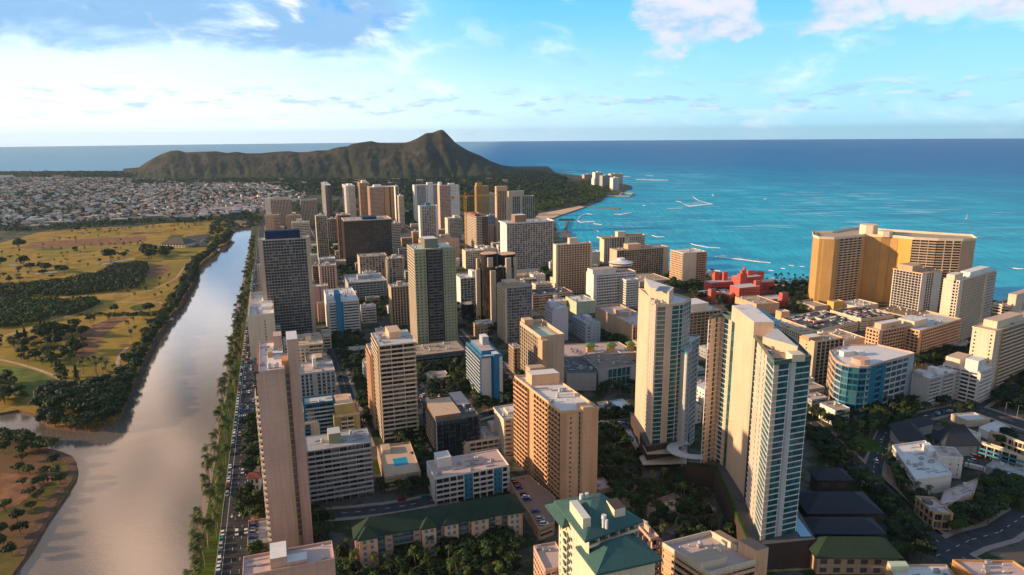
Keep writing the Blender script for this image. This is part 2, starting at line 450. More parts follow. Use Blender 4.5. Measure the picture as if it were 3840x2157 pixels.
def m_golf():
    m, t, b = new_mat('golf')
    g = t.new('ShaderNodeNewGeometry').outputs['Position']
    big = t.noise(t.scale(g, .010, .006, 1), 1.0, 5, .6, .8)
    mid = t.noise(t.scale(g, .05, .03, 1, (5, 1, 0)), 1.0, 6, .65, .5)
    c = t.mix(t.smooth(mid, .35, .62), (.21, .14, .030), (.36, .235, .045))
    c = t.mix(t.smooth(big, .50, .60), c, t.mix(mid, (.16, .14, .025), (.29, .215, .035)))
    c = t.mix(t.smooth(t.noise(t.scale(g, .012, .02, 1, (9, 2, 0)), 1.0, 6, .65, .6), .60, .68), c, (.13, .065, .032))
    t.set(b, 'Base Color', c); t.set(b, 'Roughness', .95); t.set(b, 'Specular IOR Level', .1)
    return m
SPECIAL['golf'] = m_golf
def m_spit():
    m, t, b = new_mat('spit')
    g = t.new('ShaderNodeNewGeometry').outputs['Position']
    n = t.noise(g, .05, 6, .65, .6); n2 = t.noise(g, .02, 4, .6, .5)
    c = t.mix(t.smooth(n, .35, .65), (.07, .075, .018), (.15, .11, .035))
    c = t.mix(t.smooth(n2, .48, .58), c, (.15, .085, .042))
    t.set(b, 'Base Color', c); t.set(b, 'Roughness', .95); t.set(b, 'Specular IOR Level', .1)
    return m
SPECIAL['spit'] = m_spit
def m_city():
    m, t, b = new_mat('cityground')
    g = t.new('ShaderNodeNewGeometry').outputs['Position']
    n = t.noise(g, .035, 4, .6); n2 = t.noise(g, .12, 5, .65)
    c = t.mix(t.smooth(n, .46, .54), (.10, .09, .082), (.035, .05, .018))
    c = t.mix(t.smooth(n2, .58, .66), c, (.17, .13, .105))
    t.set(b, 'Base Color', c); t.set(b, 'Roughness', .95); t.set(b, 'Specular IOR Level', .1)
    return m
SPECIAL['cityground'] = m_city
def m_hill():
    m, t, b = new_mat('hill')
    ge = t.new('ShaderNodeNewGeometry'); g = ge.outputs['Position']
    n = t.noise(g, .004, 6, .65, .5); n2 = t.noise(g, .02, 5, .65)
    c = t.mix(t.smooth(n, .42, .6), (.030, .029, .022), (.072, .056, .040))
    c = t.mix(t.smooth(n2, .45, .62), c, (.018, .024, .012))
    sep = t.new('ShaderNodeSeparateXYZ'); t.set(sep, 0, g)
    c = t.mix(t.math('MULTIPLY', t.smooth(sep.outputs[2], 55, 8), .6), c, t.mix(n2, (.012, .026, .012), (.045, .06, .02)))
    t.set(b, 'Base Color', c); t.set(b, 'Roughness', .95); t.set(b, 'Specular IOR Level', .1)
    bp = t.new('ShaderNodeBump'); t.set(bp, 'Strength', .8); t.set(bp, 'Distance', 12.0); t.set(bp, 'Height', n2)
    t.l.new(bp.outputs[0], b.inputs['Normal'])
    return m
SPECIAL['hill'] = m_hill

def m_haze():
    m = bpy.data.materials.new('haze'); m.use_nodes = True; t = NT(m.node_tree); t.n.clear()
    v = t.new('ShaderNodeVolumePrincipled'); o = t.new('ShaderNodeOutputMaterial'); t.l.new(v.outputs[0], o.inputs['Volume'])
    v.inputs['Color'].default_value = (.55, .80, 1.0, 1); v.inputs['Density'].default_value = HAZE; v.inputs['Anisotropy'].default_value = .45
    return m
SPECIAL['haze'] = m_haze
HAZE = 2.5e-5
# canal banks
R0 = gp('Q', 1500, 1230); R1 = gp('P', 1942, 190)
RD = (R1 - R0).normalized(); RN = Vector((RD.y, -RD.x, 0))        # RN points to the city side
def bank(s, off=0.0): return R0 + RD * s + RN * off
RLEN = (R1 - R0).length
left_bank = G('P', [(1930,105),(1830,118),(1795,180),(1745,245),(1690,262),(1660,310),(1570,380),(1530,420),(1515,480),(1475,570),
                    (1425,650),(1375,740),(1300,812),(1265,880),(1195,975),(1150,1060),(1090,1170),(1040,1300),(1000,1400)])
left_bank += G('Q', [(960,130),(940,200),(900,250),(800,300),(700,320),(600,310),(450,290),(360,270),(285,200),(140,165),(0,190),(-300,230),(-900,260)])
pen = G('Q', [(-900,330),(-300,330),(0,330),(150,380),(300,430),(400,480),(470,502),(540,532),(590,580),(604,625),(590,690),(500,840),(380,1010),(250,1230),(90,1447),(-60,1700),(-700,1900),(-1500,1500)])
coast_l = [gp('0', -900, 646), gp('0', 0, 643), gp('0', 300, 641), gp('0', 520, 640)]
far_coast = [Vector((-900, 5000, 0)), Vector((-200, 4900, 0)), Vector((60, 4500, 0)), gp('0', 2000, 636), gp('0', 2060, 645),
             gp('0', 2150, 655), gp('0', 2240, 668), gp('C', 640, 232), gp('C', 655, 258), gp('C', 590, 272), gp('C', 575, 300),
             gp('C', 480, 322), gp('C', 410, 332), gp('C', 370, 372), gp('C', 270, 402), gp('C', 230, 424), gp('C', 100, 466), gp('C', 0, 500),
             gp('B', 1385, 525), gp('B', 1400, 560)]
beach_line = [gp('B', 1440, 700), gp('C', 300, 830), gp('C', 800, 950), gp('C', 1340, 1012), gp('D', 150, 615), gp('D', 600, 668), gp('D', 960, 705),
              gp('E', 1000, 800), gp('E', 1190, 835), gp('E', 1447, 850), gp('E', 2000, 900), gp('E', 2900, 1100)]
near = [Vector((900, 100, 0)), Vector((900, -300, 0)), bank(-500)]
city_poly = far_coast + beach_line + near + [bank(0), bank(RLEN), gp('P', 1950, 95)]
# one island: city + town + golf; the canal is the gap between the banks
land = coast_l + far_coast + beach_line + near + [bank(0), bank(RLEN), gp('P', 1950, 96)] + left_bank + [Vector((-1500, 400, 0)), Vector((-2600, 2500, 0))]
tag(sheet('ground', land, 0.0, 'cityground', skirt=3.0), 'dark built up ground between the streets and towers')
tag(sheet('canal_bank', pen, 0.0, 'spit', skirt=3.0), 'grassy spit of land at the mouth of the side creek')
golf = G('P', [(-1400,330),(0,230),(300,150),(700,110),(1000,108),(1300,75),(1700,50),(1740,60),(1760,120)]) + left_bank[2:] + [Vector((-1500, 380, 0))]
sheet('golf_course', golf, 0.12, 'golf')
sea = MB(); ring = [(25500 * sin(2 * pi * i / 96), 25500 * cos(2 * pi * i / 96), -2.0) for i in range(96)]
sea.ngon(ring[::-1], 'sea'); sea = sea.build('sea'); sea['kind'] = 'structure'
sheet('canal_water', [Vector((-560, 60, 0)), bank(-460, 6), bank(RLEN, 60), bank(RLEN + 260, 60), bank(RLEN + 260, -200)] + [p + Vector((-25, 5, 0)) for p in left_bank[2:19]] + [gp('Q', 400, 150), gp('Q', 0, 120), gp('Q', -1000, 150)], -1.6, 'canal')

# brown fields, cart paths, greens, ditches on the golf course
ROADS = []
ZC = [0]
def strip(name, c, pts, w, z, mat, smooth=True):
    ZC[0] += 1; z += .004 * ZC[0]
    P = [gp(c, *p) for p in pts]
    if name == 'road': ROADS.extend((P[i], P[i + 1], w / 2) for i in range(len(P) - 1))
    b = MB(); L, Rr = [], []
    for i, p in enumerate(P):
        d = (P[min(i + 1, len(P) - 1)] - P[max(i - 1, 0)]).normalized(); n = Vector((-d.y, d.x, 0))
        L.append(p + n * w / 2); Rr.append(p - n * w / 2)
    for i in range(len(P) - 1):
        b.quad((Rr[i].x, Rr[i].y, z), (Rr[i+1].x, Rr[i+1].y, z), (L[i+1].x, L[i+1].y, z), (L[i].x, L[i].y, z), mat)
    o = b.build(name); o['kind'] = 'structure'; return o
sheet('field', G('P', [(120,272),(300,225),(700,195),(1130,178),(1140,215),(900,245),(500,262),(230,275)]), .18, 'dirt')
sheet('field', G('P', [(1110,445),(1200,400),(1300,400),(1330,430),(1240,500),(1150,520)]), .18, 'dirt')
sheet('field', G('P', [(560,1010),(640,900),(900,800),(1010,810),(900,870),(800,960),(740,1080),(640,1130),(560,1120)]), .18, 'dirt')
sheet('putting_green', G('P', [(1000,735),(1040,715),(1110,703),(1180,712),(1190,730),(1130,750),(1040,757)]), .2, 'lawn')
sheet('fairway', G('P', [(0,1180),(250,1210),(460,1300),(640,1360),(620,1400),(300,1430),(130,1420),(0,1330)]), .17, 'fairway')
sheet('sand_bunker', G('P', [(245,1425),(290,1400),(360,1398),(362,1410),(310,1432)]), .22, 'sand')
sheet('fairway', G('P', [(1290,200),(1330,172),(1430,168),(1400,190)]), .2, 'lawn')
strip('path', 'P', [(0,1135),(150,1170),(300,1215),(420,1260),(470,1290),(640,1315),(760,1300),(900,1270),(960,1240),(920,1200),(910,1150),(940,1090),(990,1040)], 3.2, .24, 'cartpath')
strip('path', 'P', [(1275,700),(1260,750),(1220,800),(1200,900)], 4, .24, 'bankwall')
strip('path', 'P', [(560,795),(640,770),(760,720),(850,695),(1000,690),(1230,690),(1270,705)], 2.6, .24, 'cartpath')
strip('path', 'P', [(0,960),(120,930),(300,880),(420,830),(560,795)], 3, .24, 'cartpath')
strip('path', 'P', [(1050,625),(1200,590),(1300,540),(1370,500),(1440,400),(1500,370),(1560,340)], 2.6, .24, 'cartpath')
strip('path', 'P', [(0,672),(300,665),(600,650),(800,630),(1050,625)], 3, .24, 'cartpath')
for pts in ([(755,405),(850,385),(1040,352)], [(900,790),(1000,786),(1100,786),(1200,784)], [(270,470),(340,464),(440,455)], [(70,404),(130,402)], [(860,408),(1000,378)]):
    strip('ditch_water', 'P', pts, 4.5, .26, 'canal')
strip('path', 'Q', [(0,425),(200,455),(350,480),(450,505),(530,540),(560,590),(560,640),(520,720),(400,900),(250,1130),(150,1300)], 5, .16, 'bankwall')
sheet('field', G('Q', [(0,650),(250,680),(420,640),(480,680),(330,760),(150,900),(0,960)]), .14, 'dirt')
sheet('parking_lot', G('P', [(1440,180),(1620,160),(1640,200),(1600,250),(1500,270),(1430,240)]), .2, 'asphalt')

# canal-side promenade, grass verge and the boulevard
def rstrip(name, s0, s1, o0, o1, z, mat, th=0.0, kind='structure'):
    b = MB(); p = [bank(s0, o0), bank(s0, o1), bank(s1, o1), bank(s1, o0)]
    if th: b.prism([p[0], p[1], p[2], p[3]], z - th, z, mat)
    else: b.quad(*[(q.x, q.y, z) for q in p], mat)
    o = b.build(name); o['kind'] = kind; return o
def off_of(c, x, y): return (gp(c, x, y) - R0).dot(RN)
BE = 1500
rstrip('promenade', -250, RLEN, 0.0, 3.6, .10, 'pavement', .1)
rstrip('grass_verge', -250, RLEN + 200, 3.6, 11.6, .12, 'lawn', .12)
rstrip('kerb', -250, RLEN + 200, 11.6, 11.9, .16, 'kerb', .16)
rstrip('road', -250, RLEN + 300, 11.9, 26.4, .03, 'asphalt')
rstrip('kerb', -250, RLEN + 200, 26.4, 26.7, .16, 'kerb', .16)
rstrip('pavement', -250, RLEN + 200, 26.7, 30.4, .15, 'pavement', .15)
mk = MB()
def mark(s0, s1, o0, o1): 
    p = [bank(s0, o0), bank(s0, o1), bank(s1, o1), bank(s1, o0)]
    mk.quad(*[(q.x, q.y, .05) for q in p], 'paint')
mark(-200, RLEN + 200, 14.6, 14.8)
s = -200
while s < 1100:
    mark(s, s + 3, 18.5, 18.65); mark(s, s + 3, 22.3, 22.45); s += 10
for q in range(8): mark(168, 171.5, 14.9 + q * 1.4, 15.6 + q * 1.4)
for q in range(8): mark(420, 423.5, 14.9 + q * 1.4, 15.6 + q * 1.4)
for o in (16.7, 20.5):
    a = bank(24, o)
    mark(24, 27, o - .12, o + .12)
    for sg in (-1, 1):
        p = [bank(22.2, o), bank(24.4, o + sg * .8), bank(24.4, o + sg * .2), bank(23.4, o)]
        mk.quad(*[(q.x, q.y, .05) for q in (p if sg > 0 else p[::-1])], 'paint')
o = mk.build('road_markings'); o['kind'] = 'structure'

def street(name, A, B, w, z=.04, mat='asphalt', dashes=True):
    ZC[0] += 1; z += .004 * ZC[0]
    A = Vector((A.x, A.y, 0)); B = Vector((B.x, B.y, 0)); d = (B - A); L = d.length; d.normalize(); n = Vector((-d.y, d.x, 0)); ROADS.append((A, B, w / 2))
    b = MB()
    b.quad(*[(q.x, q.y, z) for q in (A - n * w/2, B - n * w/2, B + n * w/2, A + n * w/2)], mat)
    if dashes:
        s = 0
        while s < L and s < 900:
            p = A + d * s; q = p + d * 3
            b.quad(*[(r.x, r.y, z + .02) for r in (p - n * .1, q - n * .1, q + n * .1, p + n * .1)], 'paint'); s += 9
    o = b.build(name); o['kind'] = 'structure'
    for sg, nm in ((1, 'pavement'), (-1, 'pavement')):
        c = MB(); p = A + n * sg * (w / 2); e = n * sg * 2.6
        q = [p, p + d * L, p + d * L + e, p + e]
        if sg < 0: q = q[::-1]
        c.prism([q[0], q[1], q[2], q[3]][::-1], 0, .15, 'pavement'); oo = c.build(nm); oo['kind'] = 'structure'
    return o
def st_px(a, b, w, **k): return street('road', gp(*a), gp(*b), w, **k)

# the crater
def crater():
    # ridge profile: photo pixels in crop S, at a forward distance
    prof = [(-60,262),(30,254),(60,232),(110,200),(155,180),(195,165),(235,162),(280,173),(340,170),(440,167),(500,176),(550,170),(600,178),
            (680,178),(760,170),(830,166),(880,172),(930,171),(980,163),(1040,162),(1075,150),(1110,143),(1150,140),(1165,130),(1200,122),(1275,111),
            (1310,120),(1360,123),(1450,122),(1480,115),(1520,98),(1570,68),(1605,66),(1630,55),(1650,49),(1665,53),(1700,90),(1725,118),(1760,142),
            (1800,165),(1860,190),(1920,222),(1980,243),(2030,254),(2100,285),(2150,305),(2260,330)]
    NS, NTT = 260, 64
    xs = [p[0] for p in prof]
    def ridge(x):
        for i in range(len(prof) - 1):
            if x <= prof[i + 1][0]:
                f = (x - prof[i][0]) / (prof[i + 1][0] - prof[i][0]); return prof[i][1] + f * (prof[i + 1][1] - prof[i][1])
        return prof[-1][1]
    b = MB(); b.mi('hill')
    for i in range(NS + 1):
        x = -60 + (2320) * i / NS; y = ridge(x)
        rd = 4150 - 350 * (x / 2260.0)
        top = rp('S', x, y, rd); top.z = max(top.z, 2)
        basey = 318 + 6 * sin(x * .01) if x < 1900 else 318 - (x - 1900) * .05
        bd = gp('S', x, basey).y
        bd = min(bd, rd - 200)
        base = Vector((top.x * bd / rd, bd, 0))
        back = Vector((top.x * 1.03, rd + 800, 0))
        for j in range(NTT + 1):
            t = j / NTT
            if t <= .62:
                u = t / .62
                p = base.lerp(top, u)
                prof_h = u ** 1.55 * (1 + .0)
                gul = (abs(noise.noise(Vector((x * .016 + 3 + u * .5, u * .8, 1.3)))) * 1.5 - .35) * sin(pi * min(1, u * 1.02)) ** .8
                z = top.z * prof_h + gul * 21 * (top.z / 190) + noise.noise(Vector((x * .07, u * 8, 5))) * 7 * sin(pi * u)
                z += 6 * (1 - u) * u * 4
                p.z = max(z, -1 if u < .04 else 0.4)
                p.y += noise.noise(Vector((x * .02, u * 3, 9))) * 35 * sin(pi * u)
            else:
                u = (t - .62) / .38
                p = top.lerp(back, u)
                z = top.z * (1 - u) ** .8 if u < .5 else top.z * (.574 - (u - .5) * 1.2)
                p.z = max(z, -3)
            b.v.append(tuple(p))
    for i in range(NS):
        for j in range(NTT):
            a = i * (NTT + 1) + j
            b.f.append((a, a + NTT + 1, a + NTT + 2, a + 1)); b.m.append(0)
    o = b.build('volcanic_crater'); o['kind'] = 'structure'
    for p in o.data.polygons: p.use_smooth = True
    # a second, lower rim showing behind the left shoulder
    return o
crater()

# beach, reef walls, surf
sheet('beach', [gp('C', 230, 424), gp('C', 180, 416), gp('C', 60, 440), gp('B', 1400, 462), gp('B', 1260, 482), gp('B', 1225, 520), gp('B', 1300, 535), gp('B', 1385, 527), gp('C', 0, 502), gp('C', 100, 468)], .3, 'sand')
sheet('beach', [beach_line[1], beach_line[2], beach_line[3], beach_line[4], beach_line[5], beach_line[6], beach_line[6] + Vector((-10, -22, 0)), beach_line[5] + Vector((0, -25, 0)), beach_line[4] + Vector((-5, -25, 0)), beach_line[3] + Vector((-10, -25, 0)), beach_line[2] + Vector((-10, -20, 0)), beach_line[1] + Vector((-15, -10, 0))], .3, 'sand')
def jetty(name, label, c, pts, w, h=1.0, mat='rock'):
    P = [gp(c, *p) for p in pts]; b = MB()
    for i in range(len(P) - 1):
        d = (P[i + 1] - P[i]); n = Vector((-d.y, d.x, 0)).normalized() * w
        b.obox(P[i] - n / 2, d, n, -3, h, mat)
    tag(b.build(name), label, 'sea wall')
jetty('sea_wall', 'long thin dark rock wall reaching into the bay from the park beach', 'C', [(230,424),(540,440)], 6)
jetty('sea_wall', 'thick rock wall at the near end of the park beach', 'C', [(-10,538),(130,538)], 11)
jetty('sea_wall', 'thin crooked breakwater in front of the beach towers', 'C', [(70,550),(50,620),(55,655)], 5)
jetty('sea_wall', 'low dark wall crossing the shallows below the beach towers', 'C', [(-40,655),(95,657)], 6)
jetty('sea_wall', 'short broad rock groyne behind the cream balcony hotel', 'C', [(55,655),(60,715)], 18)
jetty('saltwater_pool', 'walled rectangular sea pool by the wooded point', 'C', [(415,325),(630,328),(665,303),(560,300),(540,320)], 5, 2, 'concrete')
def m_foam():
    m, t, b = new_mat('foam')
    g = t.new('ShaderNodeNewGeometry').outputs['Position']
    sz = t.new('ShaderNodeSeparateXYZ'); t.set(sz, 0, g)
    n = t.noise(t.scale(g, .09, .16, 1), 1.0, 6, .7, .6)
    al = t.math('MAXIMUM', t.smooth(sz.outputs[2], -1.84, -1.3), t.math('MULTIPLY', t.smooth(n, .47, .66), .75))
    t.set(b, 'Base Color', c4((.84, .87, .88))); t.set(b, 'Roughness', .9); t.set(b, 'Alpha', al)
    return m
SPECIAL['foam'] = m_foam
def surf(c, pts, w, seed, label):
    rnd = random.Random(seed); P = [gp(c, *p, -1.9) for p in pts]; b = MB()
    Q = []
    for i in range(len(P) - 1):
        n = max(2, int((P[i + 1] - P[i]).length / 3.5))
        for k in range(n): Q.append(P[i].lerp(P[i + 1], k / n))
    Q.append(P[-1]); N = len(Q)
    rows = 9; w = w * 1.45
    for i, q in enumerate(Q):
        f = sin(pi * (i + .3) / (N + .3)) ** .45
        for r in range(rows + 1):
            t = r / rows
            jag = (noise.noise(Vector((i * .35, r * .7, seed))) * .55 + noise.noise(Vector((i * 1.3, r, seed + 5))) * .3) * w * .5
            back = w * f * t
            b.v.append((q.x + jag * .4 * t, q.y + back + jag * t * .8, -1.95 + (1.1 * sin(pi * min(1, t * 3)) if t < .34 else .06)))
    k = b.mi('foam')
    for i in range(N - 1):
        for r in range(rows):
            holes = noise.noise(Vector((i * .5 + 7, r * .9, seed * 3)))
            if r > 4 and holes > .25: continue
            a = i * (rows + 1) + r
            b.f.append((a, a + rows + 1, a + rows + 2, a + 1)); b.m.append(k)
    o = b.build('surf_foam'); o['kind'] = 'stuff'; o['label'] = label
surf('C', [(155,550),(190,572),(240,565),(320,562)], 40, 1, 'foam of a curling wave near the breakwater')
surf('C', [(160,545),(185,515),(240,488),(320,500)], 22, 2, 'foam on the far side of a curling wave')
surf('C', [(485,492),(560,498),(650,480)], 36, 3, 'short white wave in mid bay')
surf('C', [(1110,398),(1180,424),(1300,410),(1385,402)], 60, 4, 'broad bright wave far out on the reef')
surf('C', [(1205,335),(1260,370),(1340,395),(1385,402)], 40, 5, 'slanting white wave far out on the reef')
surf('C', [(1050,375),(1100,385)], 20, 6, 'small wave far out')
surf('C', [(290,622),(350,650)], 16, 7, 'thin wave beside the beach hotel')
surf('C', [(830,685),(880,700),(945,700)], 16, 8, 'small wave behind the hotels')
surf('C', [(1165,755),(1230,775),(1340,795),(1447,800)], 16, 9, 'thin long wave')
surf('D', [(100,445),(250,462),(400,480),(510,494),(605,500)], 26, 10, 'long white breaker off the red hotel')
surf('D', [(770,525),(815,528)], 10, 11, 'small breaker'); surf('D', [(695,550),(735,553)], 8, 12, 'tiny breaker')
surf('D', [(585,568),(630,573)], 8, 13, 'little white cap'); surf('D', [(870,533),(905,535)], 7, 14, 'far white cap')
surf('C', [(690,180),(850,186),(985,186)], 110, 15, 'distant line of surf'); surf('C', [(570,150),(640,156)], 90, 16, 'distant surf by the point')
surf('C', [(780,145),(850,147)], 70, 17, 'distant white water'); surf('C', [(0,102),(80,106),(160,104)], 90, 18, 'distant reef surf')
surf('C', [(745,412),(775,414)], 14, 19, 'speck of foam'); surf('C', [(960,445),(1110,438)], 16, 20, 'low foam line')
surf('E', [(1350,548),(1400,556),(1447,556)], 14, 21, 'breaker at the right'); surf('C', [(1380,310),(1395,330)], 26, 22, 'foam patch')
surf('C', [(-80,880),(300,795),(360,800)], 18, 23, 'shore break'); surf('C', [(1340,1000),(1447,1010),(1500,1030)], 14, 24, 'shore break at the red hotel')
surf('D', [(560,650),(700,655),(820,668)], 12, 25, 'shore break by the palms'); surf('C', [(300,580),(380,590)], 22, 26, 'foam streak')

hz = MB(); hz.box(-26500, 26500, -1500, 26500, -5, 420, 'haze'); hz = hz.build('haze'); hz['kind'] = 'stuff'

# ------------------------------------------------------------------ buildings
#            bay  pier  spandrel  recess  balcony-out  glass  parapet material override
STY = dict(
  punch=dict(bay=3.4, pw=1.9, sp=1.7), punch2=dict(bay=5.0, pw=3.6, sp=1.7), grid=dict(bay=3.6, pw=.55, sp=.75), egg=dict(bay=4.0, pw=.35, sp=.35),
  fine=dict(bay=2.2, pw=.5, sp=1.3), band=dict(bay=4.0, pw=0, sp=1.35), band2=dict(bay=7.0, pw=.5, sp=1.2), vert=dict(bay=3.2, pw=1.3, sp=.5), vert2=dict(bay=4.4, pw=1.0, sp=.35),
  bal=dict(bay=4.2, pw=.3, sp=0, out=1.3), baln=dict(bay=3.6, pw=.9, sp=0, out=.9), balw=dict(bay=7.5, pw=.35, sp=0, out=1.4), balp=dict(bay=5.0, pw=2.2, sp=1.0, out=1.2),
  glass=dict(bay=3.0, pw=.12, sp=.32), curtain=dict(bay=1.9, pw=.1, sp=.12), slab=dict(bay=3.0, pw=0, sp=.2, out=.22, thin=1), pl=dict(bay=6.5, pw=5.6, sp=.0, out=.45, thin=1), mesh=dict(bay=2.7, pw=.24, sp=.5), dkband=dict(bay=4.2, pw=.14, sp=.42), arch=dict(bay=3.4, pw=1.5, sp=1.0), deep=dict(bay=4.4, pw=.45, sp=.5),
  garage=dict(bay=9, pw=.6, sp=1.3))
REC = 1.0
def seg_geo(wall, bals, O, d, n, L, z0, H, ns, sty, wm, bm, e0, e1, first, last, rail=None):
    """one stretch of a facade: O start, d along, n outward"""
    def bx(mb, s0, s1, q0, q1, a, b, mat):
        mb.obox(O + d * s0 + n * q0, d * (s1 - s0), n * (q1 - q0), a, b, mat)
    lo = e0 if first else 0; hi = L - (e1 if last else 0)
    if sty == 'blank':
        bx(wall, lo, hi, -REC - .05, 0, z0, H, wm); return
    st = STY[sty]; nb = max(1, round(L / st['bay'])); bw = L / nb; fh = (H - z0) / ns; out = st.get('out', 0)
    pw, sp = st['pw'], st['sp']
    po = .03 if st.get('thin') or not (out and pw < .5) else out - .12
    if pw > 0:
        for i in range(nb + 1):
            a = max(lo, i * bw - pw / 2); b = min(hi, i * bw + pw / 2)
            if b - a > .05: bx(wall, a, b, -REC - .05, po, z0, H, wm)
    else:
        for i in (0, nb):
            a = max(lo, i * bw - .3); b = min(hi, i * bw + .3)
            bx(wall, a, b, -REC - .05, -.05, z0, H, wm)
    if sp > 0:
        for k in range(ns + 1):
            a = z0 + k * fh - (0 if k < ns else sp * .6); bx(wall, lo, hi, -REC - .04, 0, a, min(a + sp, H), wm)
    if out:
        rl = rail or st.get('rail') or bm
        bal = MB(); prof = [(-REC, -.22), (out, -.22), (out, .95), (out - .1, .95), (out - .1, 0), (-REC, 0)] if not st.get('thin') else [(-REC, -.16), (out, -.16), (out, -.02), (out, .12), (out - .1, .12), (-REC, .121)]
        for s_ in (lo + .02, hi - .02):
            bal.v += [tuple(O + d * s_ + n * q) [:2] + (z,) for q, z in prof]
        for j in range(6):
            bal.f.append((j, (j + 1) % 6, 6 + (j + 1) % 6, 6 + j)); bal.m.append(bal.mi(rl if j in (2, 3) or (j == 1 and rl == 'glassrail') else bm))
        bal.f += [(5, 4, 1, 0), (4, 3, 2, 1), (6, 7, 10, 11), (7, 8, 9, 10)]; bal.m += [bal.mi(bm)] * 4
        bals.append(bal)

def building(label, top, styles, H=None, by=None, c='0', xl=None, xr=None, th=TG, ns=None, fh=3.0, cat='building', name='apartment_tower',
             wall='beige', roof='r_white', glass='g_dark', bal=None, pent=True, extra=(), parapet=.9, group=None, seed=None, pts=None, z0=0.0,
             ground=True, rail=None, eave=0.0, clutter=True, cornice=None, pentmat=None, podium=0.0, rec=None):
    """top=(x,y) pixel of the nearest roof corner; by = pixel row of its foot; xl/xr = left and right roof corners
       (number: pixel column; 'm12': metres; 'y300': pixel row; (x,y): that pixel)"""
    if H is None:
        lo, hi = 2.0, 160.0
        target = nat(c, 0, by)[1]
        for _ in range(40):
            mid = (lo + hi) / 2; p = gp(c, top[0], top[1], mid)
            y = proj((p.x, p.y, 0))[1]
            if y < target: lo = mid
            else: hi = mid
        H = mid
    N = gp(c, top[0], top[1], H); N.z = 0
    u = azv(th); v = azv(th + 90)
    def solve(spec, d):
        if isinstance(spec, tuple):
            p = gp(c, spec[0], spec[1], H); p.z = 0; return p - N
        if isinstance(spec, str) and spec[0] == 'm': return d * float(spec[1:])
        byrow = isinstance(spec, str)
        tgt = nat(c, 0, float(spec[1:]))[1] if byrow else nat(c, spec, 0)[0]
        k = 1 if byrow else 0
        f0 = proj((N.x, N.y, H))[k] - tgt
        best = 5.0; prev = f0
        for i in range(1, 1200):
            q = N + d * (i * .25); f = proj((q.x, q.y, H))[k] - tgt
            if f == 0 or (f > 0) != (prev > 0) or (i > 3 and abs(f) > abs(prev)): best = i * .25; break
            prev = f
        return d * max(best, 3.0)
    dR = solve(xr, v); dL = solve(xl, u)
    if pts is None:
        poly = [N, N + dR, N + dR + dL, N + dL]                    # faces: 0 front, 1 right, 2 back, 3 left
    else: poly = [Vector((p[0], p[1], 0)) for p in pts]
    return raise_building(label, poly, styles, H, ns, fh, cat, name, wall, roof, glass, bal, pent, extra, parapet, group, seed, z0, rail, eave, clutter, cornice, pentmat, podium, rec)

